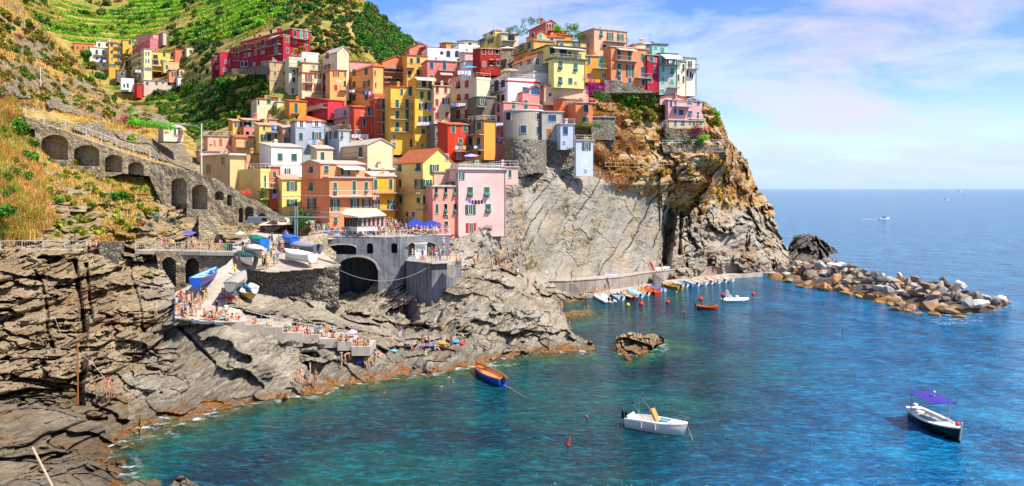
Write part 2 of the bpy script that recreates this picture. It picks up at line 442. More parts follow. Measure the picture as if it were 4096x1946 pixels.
def shutter_mat(col):
    k = ('shut', col)
    if k in MATS: return MATS[k]
    m, t = mat_new('shutter_'+col); c = hexc(col)
    sp = t.n('ShaderNodeSeparateXYZ'); t.l(t.pos, sp.inputs[0])
    sl = t.math('SINE', t.math('MULTIPLY', sp.outputs[2], 40.))
    oi = t.n('ShaderNodeObjectInfo')
    c1 = t.mix(t.mapr(sl,-1,1), sc(c,.62), sc(c,1.1)); c1 = t.mix(t.mapr(oi.outputs['Random'],0,1,0,.45), c1, sc(c,1.7))
    t.l(c1, t.b.inputs['Base Color']); t.b.inputs['Roughness'].default_value = .55; bump(t, sl, .5, .02); MATS[k] = m; return m

GLASS = plain('window_glass', (.02,.025,.03), .08, 0, .8)
TRIM = plain('white_trim', 'e0d8ca', .7)
TRIMC = plain('cream_trim', 'e8d9b0', .7)
METAL = plain('grey_metal', '9a9c9e', .4, .6)
DARKM = plain('dark_metal', '2c2d30', .5, .3)
WHITE = plain('white_paint', 'f0ede6', .5)
WOODM = plain('weathered_wood', '8a6f4e', .8)
DWOOD = plain('dark_brown_wood', '4a2416', .7)
ROOFS = {'t': tiles('terracotta_roof_tiles', 'b5623a'), 'p': tiles('pale_pink_roof_tiles', 'c29a80'), 'w': tiles('pale_slate_roof', 'b9b0a2'),
         'g': concrete('grey_roof_screed', 'a39b90', .2), 'd': plain('dark_roof_edge', '4c4644', .7)}
RK_LEFT = rock('cliff_rock_brown', '3c3226', '907a5c', 'c8b48e', strata=(.1,1.1,.1), ss=(.35,.35,1.6), warm='94744c')
RK_MID = rock('shore_rock_grey', '3a342c', '8a806e', 'c8bca6', strata=(.15,.65,.1), ss=(.3,.3,1.7), warm='8c7a5c')
RK_FRONT = rock('foreground_rock', '2c251d', '6c6050', 'aa9a7c', strata=(.2,.35,.1), ss=(.5,.5,2.0), warm='8a6a3c', sscale=1.2)
RK_SLAB = rock('pale_cliff_slab', '5c554b', '8c8577', 'ada594', strata=(.1,-.4,0), ss=(1.0,.3,.2), algae=False, crack=.2, sscale=.45, warm='a08c6c')
RK_HEAD = rock('headland_cliff_rock', '443e36', '8c8374', 'bcb2a0', strata=(.2,-.35,.1), ss=(.9,.4,.5), algae=True, warm='9c7c58', tuft=None)
RK_TOP = rock('dry_headland_slope', '6a5a44', 'a39070', 'ccb892', strata=(.3,.3,.2), ss=(.5,.5,1.1), algae=False, warm='b08c54', tuft='b88a40')
RK_DARK = rock('dark_sea_stack_rock', '2a2622', '585048', '8c8274', strata=(.6,.3,.2), ss=(.4,.4,1.6))
HILL = ground('terraced_hill_soil', [(.30,'3c4a16'),(.42,'5f6e20'),(.5,'8a7a3a'),(.58,'a88a4a'),(.7,'bfa066')], .12, 1.2)
DRY = ground('dry_grass_slope_soil', [(.28,'5a4a24'),(.42,'94743a'),(.52,'b98f48'),(.62,'cda45a'),(.75,'a8a088')], .3, 2.)
DRYWALL = stonewall('dry_stone_terrace', ['8f8168','a3947a','6f624f','b5a68c','7d6f5a'], 1.7, (.10,.085,.06))
MASON = stonewall('stair_wall_masonry', ['c0ab84','d2be96','ad9872','d8c49c','a08c68'], 1.9, (.40,.36,.28), dk=.2)
RUBBLE = stonewall('rubble_wall', ['a09884','7b7464','b8b09c','5f594d','958c78'], 2.4, (.06,.055,.05))
CONC = concrete('pale_concrete', 'b0a594', .35)
CONCD = concrete('stained_concrete', '74767a', .9)
QUAY = concrete('quay_concrete', '9c9184', .55)
# ------------------------------------------------------------ sea
def water():
    m, t = mat_new('sea_water')
    sp = t.n('ShaderNodeSeparateXYZ'); t.l(t.pos, sp.inputs[0])
    at = t.n('ShaderNodeAttribute', attribute_name='shallow'); sh = at.outputs['Fac']
    ab = t.n('ShaderNodeAttribute', attribute_name='bay'); bay = ab.outputs['Fac']
    big = t.noise(t.mapping(t.pos, (1,1,1)), .035, 5, .6, .6)
    mid = t.noise(t.mapping(t.pos, (1,.55,1)), .16, 5, .6, .5)
    deep = t.ramp(mid, [(.30,(.001,.06,.17)),(.5,(.002,.13,.31)),(.70,(.005,.22,.43))])
    teal = t.ramp(big, [(.36,(.0,.024,.050)),(.5,(.0,.062,.080)),(.66,(.0,.125,.110))])
    c = t.mix(bay, deep, teal)
    gr = t.ramp(t.noise(t.pos, .22, 5, .65, .5), [(.40,(.005,.085,.075)),(.6,(.05,.19,.08))])
    c = t.mix(t.math('MULTIPLY', t.mapr(sh, .02, .42), .85), c, gr)
    # foam where the swell meets rock
    af = t.n('ShaderNodeAttribute', attribute_name='foam'); fn = t.ramp(t.noise(t.pos, .55, 6, .75, 1.), [(.50,0),(.62,1)])
    foam = t.math('MULTIPLY', af.outputs['Fac'], fn, True)
    c = t.mix(foam, c, (.8,.82,.82))
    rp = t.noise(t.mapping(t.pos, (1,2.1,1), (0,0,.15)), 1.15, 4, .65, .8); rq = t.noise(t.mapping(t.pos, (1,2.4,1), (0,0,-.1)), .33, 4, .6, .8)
    rr_ = t.math('ADD', t.math('MULTIPLY', rp, .6), t.math('MULTIPLY', rq, .4))  # ripple contrast: bright crests and dark troughs of reflected sky, painted into base colour
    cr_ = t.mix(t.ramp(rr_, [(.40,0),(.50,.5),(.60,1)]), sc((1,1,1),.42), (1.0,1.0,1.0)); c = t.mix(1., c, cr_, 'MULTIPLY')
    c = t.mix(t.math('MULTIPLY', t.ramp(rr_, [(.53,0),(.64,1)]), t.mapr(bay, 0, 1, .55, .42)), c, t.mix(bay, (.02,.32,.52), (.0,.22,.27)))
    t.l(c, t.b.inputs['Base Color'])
    t.l(t.mapr(foam, 0, 1, .12, .9), t.b.inputs['Roughness']); t.b.inputs['IOR'].default_value = 1.33; t.b.inputs['Specular IOR Level'].default_value = .26
    cd = t.n('ShaderNodeCameraData')
    w1 = t.noise(t.mapping(t.pos, (1,1.7,1), (0,0,.35)), .55, 3, .6, .4)
    w2 = t.noise(t.mapping(t.pos, (1,2.0,1), (0,0,-.2)), 1.9, 3, .6, .6)
    w3 = t.noise(t.mapping(t.pos, (1,1.8,1), (0,0,.2)), .10, 3, .5, .3)
    h = t.math('ADD', t.math('MULTIPLY', w1, 1.1), t.math('MULTIPLY', w2, .42)); h = t.math('ADD', h, t.math('MULTIPLY', w3, 2.2))
    nd = t.n('ShaderNodeBump'); t.l(h, nd.inputs['Height']); nd.inputs['Strength'].default_value = .8; nd.inputs['Distance'].default_value = .75
    t.l(nd.outputs[0], t.b.inputs['Normal'])
    tr = t.n('ShaderNodeBsdfTransparent'); tr.inputs[0].default_value = (.75,.9,.8,1)
    mx = t.n('ShaderNodeMixShader'); t.l(t.math('MULTIPLY', t.ramp(sh, [(.25,0),(.9,.85)]), t.math('SUBTRACT', 1., foam), True), mx.inputs[0])
    t.l(t.b.outputs[0], mx.inputs[1]); t.l(tr.outputs[0], mx.inputs[2]); t.l(mx.outputs[0], t.o.inputs[0])
    return m

# ------------------------------------------------------------ rock relief functions
def rot3(p, ax, ay):
    ca, sa, cb, sb = math.cos(ax), math.sin(ax), math.cos(ay), math.sin(ay)
    x, y, z = p[...,0], p[...,1], p[...,2]
    x, z = ca*x+sa*z, -sa*x+ca*z
    x, y = cb*x+sb*y, -sb*x+cb*y
    return np.stack([x, y, z], -1)
def rockdisp(big=2.2, mid=.9, fine=.3, tilt=.4, tw=.4, s=0, crack=1.2, cs=.16, strat=.5, taper=None):
    def f(p, U, V):
        q = rot3(p, tilt, tw); w_ = np.stack([fbm(p*.1, 2, s+40), fbm(p*.1+7, 2, s+41), fbm(p*.1+13, 2, s+42)], -1)
        b = fbm(p*.06, 3, s)*big
        r = ridged(q*np.array([.09,.09,.32])+w_*.35, 3, s+3)*mid
        st = np.abs(((q[...,2]*.9+fbm(p*.15, 3, s+9)*2.2) % 1)-.5)*2*strat
        fi = fbm(q*np.array([.5,.5,1.3]), 3, s+11)*fine
        w2 = w_+.35*np.stack([fbm(p*.45+3, 2, s+50), fbm(p*.45+9, 2, s+51), fbm(p*.45+15, 2, s+52)], -1)
        d1, d2, c = voro(q*np.array([1,1,1.25])*cs*.85+w2*.8, s+20)
        gate = np.clip(vnoise(p*.13+5, s+60)*2.2+.55, 0, 1)
        k = np.clip((d2-d1)/.075, 0, 1)**.7; blocks = (c-.5)*mid*2.3+(1-k)*crack*1.2*gate
        d1, d2, c2 = voro(q*np.array([1,1,2.0])*cs*2.4+w2*1.3, s+25)
        k2 = np.clip((d2-d1)/.05, 0, 1); blocks = blocks+((c2-.5)*mid*.75+(1-k2)*crack*.25)*gate
        lay = fbm(q*np.array([.14,.14,2.1])+w2*.6, 4, s+33, .62)*mid*.2
        r = b+r*.7+st*.4+fi+blocks+lay
        return r*(taper(U, V) if taper else 1)
    return f

# --- far terraced hill
TH = 4.2
def terr(p): return p[...,2]/TH+.5*vnoise(p*.012, 3)+.16*vnoise(p*.05, 4)
def hilldisp(p, U, V):
    t = terr(p); fr = t-np.floor(t); ss = np.clip((fr-.42)/.58, 0, 1); ss = ss*ss*(3-2*ss)
    k = np.clip((1260-U)/160., 0, 1)
    out = 5*ridged(p*np.array([.05,.05,.03]), 4, 31)*np.clip((U-1180)/80., 0, 1)
    return fbm(p*.02, 3, 8)*6+k*6.0*(ss-fr)+fbm(p*.3, 3, 12)*.5+out
far_hill = Relief('hillside', [(-100,-60,330),(0,300,300),(400,-60,500),(400,150,390),(700,-60,500),(700,110,392),(700,350,337),(560,345,334),(640,385,330),(500,385,330),(430,310,352),(720,372,334),(500,500,318),(880,325,262),(1000,315,243),(1060,310,233),(930,305,257),
    (900,-60,430),(900,150,330),(1000,60,330),(900,420,254),(1000,480,232),(700,480,285),(650,560,262),(860,560,230),(1100,60,310),(1240,140,262),(1180,250,258),(1240,-60,360),(1350,60,300),(1400,200,262),(1330,260,240),(1450,240,270),(1480,300,250),(1380,-60,350)],
    [(-100,-70),(1470,-70),(1440,60),(1400,110),(1440,190),(1520,260),(1540,330),(1200,420),(1150,560),(1100,640),(700,640),(400,500),(-100,400)], 4, HILL, hilldisp, edge=8)
ridge = Relief('hill', [(1350,0,430),(1450,0,470),(1550,60,480),(1680,180,490),(1450,250,380),(1600,300,380)],
    [(1340,-70),(1420,-70),(1432,0),(1470,20),(1500,27),(1520,50),(1545,72),(1562,95),(1590,110),(1602,130),(1640,150),(1662,165),(1690,190),(1720,230),(1700,300),(1640,380),(1350,380)], 4, HILL,
    lambda p, U, V: fbm(p*.02, 3, 18)*9+ridged(p*.05, 3, 5)*4+fbm(p*.2, 3)*1.0, edge=7)
# --- near left slope, stair hill
def slopedisp(p, U, V):
    t = p[...,2]/4.6+.5*vnoise(p*.02, 13)+.2*vnoise(p*.08, 14); fr = t-np.floor(t); ss = np.clip((fr-.5)/.5, 0, 1); ss = ss*ss*(3-2*ss)
    up = np.clip((560+.35*np.clip(U-200,0,500)-V)/60, 0, 1)
    rk = rockdisp(1.5, 1.2, .3, .35, .3, 61)(p, U, V)*np.clip((V-700)/120., 0, 1)
    return up*(3.4*(ss-fr))+fbm(p*.05, 3, 15)*2.0+fbm(p*.5, 2, 16)*.25+rk
left_slope = Relief('left_hillside', [(-100,-60,190),(60,-20,205),(200,150,215),(330,300,215),(470,400,215),(620,470,212),(720,520,205),(800,600,188),
    (0,200,170),(0,350,142),(100,400,154),(200,400,160),(400,450,163),(600,560,167),(100,520,152),(340,560,151),(600,700,149),(850,800,143),(1100,900,136.5),(220,615,151),(350,645,150),(460,680,149),(545,705,148),
    (-100,500,128),(0,500,134),(0,700,119),(0,900,113),(0,1010,112),(100,700,130),(200,750,133),(400,770,136),(500,850,131.5),(640,900,133),(300,960,119),(150,980,114.5),(400,1010,115),(650,1020,121),(900,1010,124),(1050,940,131),(1150,940,136)],
    [(-100,-70),(40,-70),(70,-10),(110,60),(150,95),(200,140),(250,190),(290,225),(330,270),(380,320),(430,365),(470,395),(540,432),(620,462),(700,505),(770,548),(790,620),(900,700),(1170,880),(1180,960),(950,1040),(640,1040),(330,1040),(-100,1040)], 3.5, None, slopedisp, edge=7)
def slope_mat():
    m, t = mat_new('dry_slope')
    sp = t.n('ShaderNodeSeparateXYZ'); t.l(t.geo.outputs['Normal'], sp.inputs[0]); pz = t.n('ShaderNodeSeparateXYZ'); t.l(t.pos, pz.inputs[0])
    n = t.noise(t.pos, .35, 7, .7, .3)
    soil = t.ramp(n, [(.28,hexc('4c4a1c')),(.42,hexc('7a6a2c')),(.52,hexc('a88a48')),(.62,hexc('c09c5a')),(.75,hexc('8a7450'))])
    vo = t.n('ShaderNodeTexVoronoi'); q = t.mapping(t.pos, (1,1,1.8)); t.l(q, vo.inputs['Vector']); vo.inputs['Scale'].default_value = 1.7
    ve = t.n('ShaderNodeTexVoronoi', feature='DISTANCE_TO_EDGE'); t.l(q, ve.inputs['Vector']); ve.inputs['Scale'].default_value = 1.7
    s2 = t.n('ShaderNodeSeparateColor'); t.l(vo.outputs['Color'], s2.inputs[0])
    st = t.mix(t.ramp(ve.outputs[0], [(.02,1),(.1,0)]), t.ramp(s2.outputs[0], [(.1,hexc('7a6b50')),(.5,hexc('a18f6e')),(.9,hexc('c0ad88'))]), (.08,.065,.04))
    steep = t.ramp(t.math('ADD', sp.outputs[2], t.mapr(t.noise(t.pos, .5, 4), .3, .7, -.18, .18)), [(.34,1),(.46,0)])
    c = t.mix(steep, soil, st)
    rk = t.ramp(t.noise(t.mapping(t.pos, (.4,.4,1.6), (.5,.3,.2)), 1.1, 7, .7, .5), [(.3,hexc('40362b')),(.48,hexc('857358')),(.68,hexc('b8a684'))])
    low = t.mapr(t.math('ADD', pz.outputs[2], t.mapr(t.noise(t.pos, .12, 4), .3, .7, -6, 6)), 23, 31, 1, 0)
    c = t.mix(t.math('MULTIPLY', low, .85), c, rk)
    t.l(c, t.b.inputs['Base Color']); t.b.inputs['Roughness'].default_value = 1
    bump(t, t.math('ADD', ve.outputs[0], t.noise(t.pos, 2.5, 5, .7)), .9, .3); return m
left_slope.o.data.materials.clear(); left_slope.o.data.materials.append(slope_mat())

# --- lower left cliff and shore ledges
sh = [(2400,1398),(2340,1412),(2200,1424),(2050,1440),(1900,1466),(1740,1492),(1600,1508),(1480,1528),(1380,1546),(1240,1570),(1100,1596),(980,1622),(870,1660),(760,1690),(640,1712),(560,1755),(520,1810),(530,1880),(560,1950)]
cs = [(u, v, wY(v)) for u, v in sh]+[(u+10, v+34, wY(v+34)*1.012) for u, v in sh[5:15]]+[(u+20, v+90, wY(v+90)*1.11) for u, v in sh[:15]]+[(700,1900,70),(650,1990,66)]
cs += [(-100,1000,111.5),(330,1004,111.5),(400,1010,113),(500,1030,114),(620,1030,116.5),(690,1130,108),(640,1080,112),(700,1180,101),(715,1250,92),(780,1285,90),(900,1300,89),
    (1000,1300,91),(1000,1220,99),(930,1230,96),(1060,1190,104),(1300,1210,109),(1400,1240,116),(1250,1280,102),(1150,1270,98),(1100,1325,91.5),(1250,1345,91),(1350,1375,90.5),(1490,1405,90),(1500,1360,97),(1560,1360,100),
    (1000,1420,84.5),(1300,1430,87),(1150,1500,82.5),(1100,1400,88),(1450,1450,89),(1600,1400,97),(1650,1380,99.5),(1750,1370,98.5),(1700,1440,92),(1900,1380,101),(2000,1300,108),(2100,1340,104),(2250,1340,106),(2380,1370,106),(1600,1330,112),(1750,1330,106),
    (-100,1100,101),(150,1100,103),(300,1100,105),(0,1300,85),(300,1300,89),(450,1200,96),(550,1300,90),(600,1120,108),(0,1500,73),(200,1500,76),(440,1560,72.5),(300,1650,68),(600,1500,79),(700,1400,85),(850,1500,80),(450,1750,66.2),(700,1620,74),
    (-100,1700,60),(0,1700,61),(200,1750,60),(100,1850,54),(-100,1980,47),(0,1980,48.5),(300,1980,50),(350,1850,56),(480,1900,57.5),(500,1840,60),(500,1985,54)]
pool = lambda U, V: np.clip(1.2-np.hypot((U-1665)/60, (V-1322)/24), 0, 1)*1.0
shore_rock = Relief('shore_rock', cs, [(-100,998),(330,1002),(345,985),(380,985),(400,968),(500,966),(530,958),(575,980),(620,1010),(640,1040),(675,1120),(700,1150),(700,1280),(800,1296),(900,1300),(980,1290),(970,1240),(900,1225),(930,1195),(985,1170),(1010,1190),(1060,1152),(1130,1160),(1170,1170),(1250,1168),(1350,1192),(1400,1240),(1470,1240),(1560,1265),(1590,1290),(1640,1305),(1720,1318),(1760,1340),(1850,1320),(1900,1280),(2050,1240),(2180,1240),(2245,1260),(2262,1310),(2300,1345),(2360,1368),(2392,1400),(2460,1500),(2200,1560),(1700,1640),(1300,1760),(1000,1830),(760,1990),(-100,1990)], 3.5, [RK_MID, RK_FRONT, RK_LEFT],
    rockdisp(1.6, 1.5, .36, .95, .5, 71, crack=1.3, taper=lambda U, V: (1+.45*np.clip((650-U)/120, 0, 1)*np.clip((1640-V)/120, 0, 1))*(1-.3*np.clip((V-1660)/120, 0, 1)*np.clip((700-U)/100, 0, 1))*(.30+.7*np.clip((np.interp(U, [p[0] for p in sh[::-1]], [p[1] for p in sh[::-1]])-V)/110., 0, 1))), edge=5,
    insets=[(pool, 4.0), (lambda U, V: np.clip(1-np.abs(U-(300+ (V-1050)*.14))/13, 0, 1)*((V>1035)&(V<1330)), 3.2), (lambda U, V: np.clip(1-np.abs(U-(345+(V-1060)*.1))/10, 0, 1)*((V>1050)&(V<1280)), 2.6),
    (lambda U, V: np.clip(1-np.abs(U-(335-(V-1240)*.06+9*vnoise(np.stack([V/40,0*V,0*V],-1),4)))/26, 0, 1)**.6*((V>1235)&(V<1625)), 3.0), (lambda U, V: np.clip(1-np.abs(V-1310-(U-720)*1.04)/15, 0, 1)*((U>715)&(U<865)), 2.0),
    (lambda U, V: np.clip(1-np.abs(U-(520+(V-1060)*.22+10*vnoise(np.stack([V/50,0*V,0*V],-1),6)))/9, 0, 1)*((V>1060)&(V<1330)), 1.8), (lambda U, V: np.clip(1-np.abs(U-(150+(V-1080)*.2+14*vnoise(np.stack([V/60,0*V,0*V],-1),8)))/10, 0, 1)*((V>1080)&(V<1420)), 2.2), (lambda U, V: np.clip(1-np.abs(V-(1790-(U-80)*.35+14*vnoise(np.stack([U/60,0*U,0*U],-1),9)))/11, 0, 1)*((U>60)&(U<430)), 1.6), (lambda U, V: np.clip(1-np.abs(V-(1880-(U-120)*.5+12*vnoise(np.stack([U/50,0*U,0*U],-1),3)))/8, 0, 1)*((U>120)&(U<420)), 1.2)])
def split_mats(rel, f):
    """choose the rock kind by place: the beds change along the shore"""
    me = rel.o.data; n = len(me.polygons); c = np.empty(n*3, np.float32); me.polygons.foreach_get('center', c); c = c.reshape(-1, 3)
    u = c[:,0]/c[:,1]*F+2048; v = HZ-(c[:,2]-CH)/c[:,1]*F
    me.polygons.foreach_set('material_index', f(u, v, c).astype(np.int32)); me.update()
split_mats(shore_rock, lambda u, v, c: np.where((u+60*vnoise(c*.15, 77) < 520) & (v+40*vnoise(c*.2, 78) > 1560), 1, np.where(u+150*vnoise(c*.07, 79)+70*vnoise(c*.25, 80)+60*vnoise(c*.9, 81)+(v-1300)*.25 < 600, 2, 0)))
# --- outcrop between bridge and quay
outcrop = Relief('rock_outcrop', [(1340,1190,130),(1420,1200,130),(1560,1110,130),(1560,1250,120),(1700,1095,127),(1850,1062,128),(1900,1100,123),(2000,1050,133),(2000,1100,127),(2100,1120,131),(2180,1170,131),(1420,1290,119),(1600,1300,114),(1700,1200,118),(1800,1300,109),(1900,1200,114),(2000,1300,108.5),(2100,1220,114),(2200,1300,111),(2255,1270,114),(1600,1420,106),(2300,1400,106)],
    [(1345,1185),(1400,1160),(1460,1180),(1500,1125),(1560,1100),(1600,1120),(1640,1150),(1720,1130),(1780,1100),(1830,1080),(1860,1055),(1930,1050),(2000,1068),(2060,1088),(2120,1110),(2160,1135),(2210,1180),(2240,1225),(2262,1270),(2280,1320),(2300,1345),(2250,1400),(1600,1420),(1500,1300),(1400,1260),(1345,1240)], 3.5, RK_MID,
    rockdisp(2.2, 1.6, .34, .85, .6, 91, crack=1.5), edge=6, insets=[(pool, 9.), (lambda U, V: np.clip(1.1-np.hypot((U-1640)/38, (V-1262)/58), 0, 1), 5.)])
beach = Relief('rock_outcrop', [(2100,1130,150),(2200,1150,152),(2300,1180,152),(2130,1190,150),(2290,1205,148),(2200,1215,146)], [(2080,1130),(2150,1142),(2200,1152),(2250,1162),(2300,1180),(2345,1190),(2330,1225),(2100,1230)], 3.5, RK_MID, rockdisp(1, .8, .3, .3, .4, 93), edge=4)
# --- headland
gully = lambda U, V: np.clip(1-np.abs(U-(2668-(V-950)*.12))/30, 0, 1)**.6*np.clip((V-800)/60, 0, 1)
gully2 = lambda U, V: np.clip(1-np.abs(U-(2722-(V-900)*.05))/11, 0, 1)*((V>850)&(V<1020))
def slablines(U, V):
    s = (U+V*.50)+55*vnoise(np.stack([U/230, V/230, 0*U], -1), 3)+9*vnoise(np.stack([U/30, V/30, 0*U], -1), 4)
    j = np.floor(s/88); a = np.abs((s/88) % 1-.5)*2; hj = h3(j, j*0, j*0, 9)
    m = ((U > 2090) & (U < 2640)).astype(float); g = np.clip(vnoise(np.stack([U/90, V/150, j*3.3], -1), 8)*3+.9, 0, 1)*(hj > .45)
    return m*(np.clip(1-a/.055, 0, 1)*1.3*g+hj*1.3)
def headdisp(p, U, V):
    k = np.clip((U-2620)/60, 0, 1)*.9+.10+.4*np.clip((740-V)/40, 0, 1)+.35*np.clip((2130-U)/60, 0, 1); k = np.clip(k, 0, 1)
    t = p[...,2]/5.+.5*vnoise(p*.03, 23); fr = t-np.floor(t); ss = np.clip((fr-.5)/.5, 0, 1)
    return rockdisp(3.0, 1.8, .45, .2, -.5, 101, crack=2.0, cs=.12)(p, U, V)*k+3.0*(ss-fr)*np.clip((800-V)/60., 0, 1)*np.clip((U-2380)/60., 0, 1)
headland = Relief('headland_cliff', [(1800,870,146),(1900,940,133.3),(1960,905,136),(2005,830,138.5),(2040,765,143),(1830,1000,131),(1900,1060,130),(2000,1000,138),(2060,900,148),(2130,1090,152),(2300,1115,159.5),(2450,1100,165),(2600,1085,172),(2690,1060,180),(2800,1060,184),(3000,1050,192),(3100,1040,198),
    (2080,745,155),(2060,790,152),(2200,705,158),(2330,715,162),(2500,780,172),(2640,810,178),(2400,600,168.5),(2300,620,168),(2640,560,179.5),(2750,560,182),(2850,540,188),(2680,512,182.5),(2800,512,183.5),(2500,560,173.5),(2600,700,173.5),(2500,348,179.5),(2600,372,182),(2720,385,183),(2430,340,179),(2900,560,200),(2660,600,178),(2780,600,179),(2880,600,182),(2780,650,178.5),(2700,645,177.5),(2900,650,184),(2800,720,178),(2400,480,173),(2440,560,174.5),(2400,640,170),(2500,392,178),(2945,640,212),(3000,740,216),(3060,850,218),(3090,900,216),(3130,1000,208),(2450,420,178),(2560,430,180.5),(2640,430,182.5),(2850,450,200),(2000,560,170),(3000,900,198),(2800,800,190),(2800,950,186),(2900,700,202)],
    [(1760,900),(1900,880),(2010,760),(2040,640),(2060,560),(2140,520),(2360,440),(2420,335),(2500,330),(2560,345),(2640,365),(2700,385),(2790,400),(2850,425),(2885,470),(2898,520),(2920,555),(2939,586),(2965,615),(2988,648),(3011,700),(3020,730),(3034,757),(3070,797),(3090,822),(3101,860),(3096,885),(3125,955),(3152,1010),(3160,1050),(3165,1110),(2900,1130),(2600,1140),(2400,1150),(2130,1150),(2040,1110),(1900,1090),(1830,1075),(1800,1010)], 3.5, [RK_SLAB, RK_HEAD, RK_TOP], headdisp, edge=6,
    insets=[(gully, 9.), (gully2, 4.), (slablines, 1.)])
def headmat(u, v, c):
    n = 60*vnoise(c*.06, 55)+25*vnoise(c*.25, 56)
    top = v+n < np.interp(u, [2000,2380,2450,2560,2640,2800,2950,3100], [600,660,720,745,790,845,800,830])
    slab = (u+n*.9-(v-700)*-.06 > 2105) & (u < 2650) & ~top
    return np.where(top, 2, np.where(slab, 0, 1))
split_mats(headland, headmat)
# --- ground under the village
village_ground = Relief('village_ground', [(850,620,200),(950,500,245),(1100,400,262),(1350,330,232),(1500,300,232),(1700,260,232),(1900,220,226),(2150,180,210),(2350,190,200),(2560,260,196),(2740,330,204),(1000,600,190),(1300,600,176),(1500,600,180),(1700,560,190),(1900,500,184),(2100,400,182),(2300,450,184),(1200,900,158),(1500,900,152),(1800,900,150),(2000,700,166),(1900,640,172),(900,700,168)],
    [(810,650),(870,560),(930,500),(1030,420),(1090,360),(1200,330),(1350,300),(1500,300),(1600,250),(1750,230),(1900,210),(2050,190),(2150,165),(2350,180),(2450,205),(2560,240),(2700,270),(2770,340),(2720,420),(2420,460),(2300,600),(2100,700),(2000,880),(1850,960),(1600,950),(1180,950),(1120,880),(960,780),(830,700)], 6, DRYWALL, lambda p, U, V: fbm(p*.1, 3, 66)*1.5, edge=5)
# --- sea stack, small rock with surf, foreground tips
stack = Relief('sea_stack', [(3150,1060,205),(3200,950,212),(3230,940,212),(3330,990,222),(3150,1000,212),(3300,1060,206),(3200,1080,196),(3355,1010,230)], [(3135,1095),(3140,1030),(3160,975),(3180,945),(3225,937),(3262,945),(3290,960),(3320,990),(3350,1003),(3352,1012),(3320,1020),(3300,1060),(3310,1080),(3260,1110),(3180,1115)], 3, RK_DARK, rockdisp(3, 2.2, .5, .5, .4, 111, crack=1.6, cs=.2), edge=5, back=14)
islet = Relief('islet_rock', [(2480,1350,103),(2540,1335,105),(2620,1340,106),(2470,1425,99),(2550,1425,99),(2640,1365,107),(2520,1440,97.5),(2600,1400,102),(2560,1470,99),(2700,1440,103)], [(2470,1345),(2500,1334),(2530,1328),(2560,1334),(2578,1346),(2600,1330),(2630,1340),(2652,1352),(2660,1366),(2620,1380),(2600,1420),(2650,1470),(2480,1470),(2465,1425)], 3, RK_LEFT, rockdisp(.8, 1.3, .3, .5, .5, 121, crack=1.0, cs=.35), edge=4)
reefs = []
def reef(name, ctrl, poly, mat, s, k=.5, tag_=None):
    r = Relief(name, ctrl, poly, 3.5, mat, rockdisp(.6*k, .8*k, .2, .4, .4, s, crack=.6*k, cs=.4), edge=5, back=3); reefs.append(r); return r
reef('reef', [(2260,1270,wY(1270)*1.0),(2330,1255,wY(1255)*.996),(2400,1262,wY(1262)*1.01),(2300,1300,wY(1300)*1.02),(2380,1290,wY(1290)*1.03)], [(2225,1250),(2300,1243),(2350,1240),(2420,1255),(2440,1275),(2380,1300),(2280,1310),(2240,1300)], RK_MID, 131)
reef('reef', [(2640,1380,wY(1380)*1.015),(2800,1390,wY(1390)*1.04),(2560,1440,wY(1440)*1.02),(2700,1440,wY(1440)*1.05)], [(2560,1390),(2640,1360),(2760,1365),(2840,1390),(2760,1420),(2650,1450),(2540,1450)], RK_MID, 133)
reef('shore_rock', [(560,1925,54.5),(510,1950,52),(640,1950,54)], [(500,1950),(530,1925),(580,1917),(640,1925),(640,1990),(480,1990)], RK_FRONT, 137, 1)
reef('shore_rock', [(730,1915,54),(690,1950,52),(790,1950,54)], [(680,1950),(700,1915),(730,1904),(770,1925),(800,1950),(800,1990),(680,1990)], RK_FRONT, 139, 1)
reef('shore_rock', [(1170,1545,87),(1170,1580,84)], [(1140,1580),(1150,1560),(1175,1552),(1200,1562),(1200,1595),(1140,1600)], RK_DARK, 141, .7)

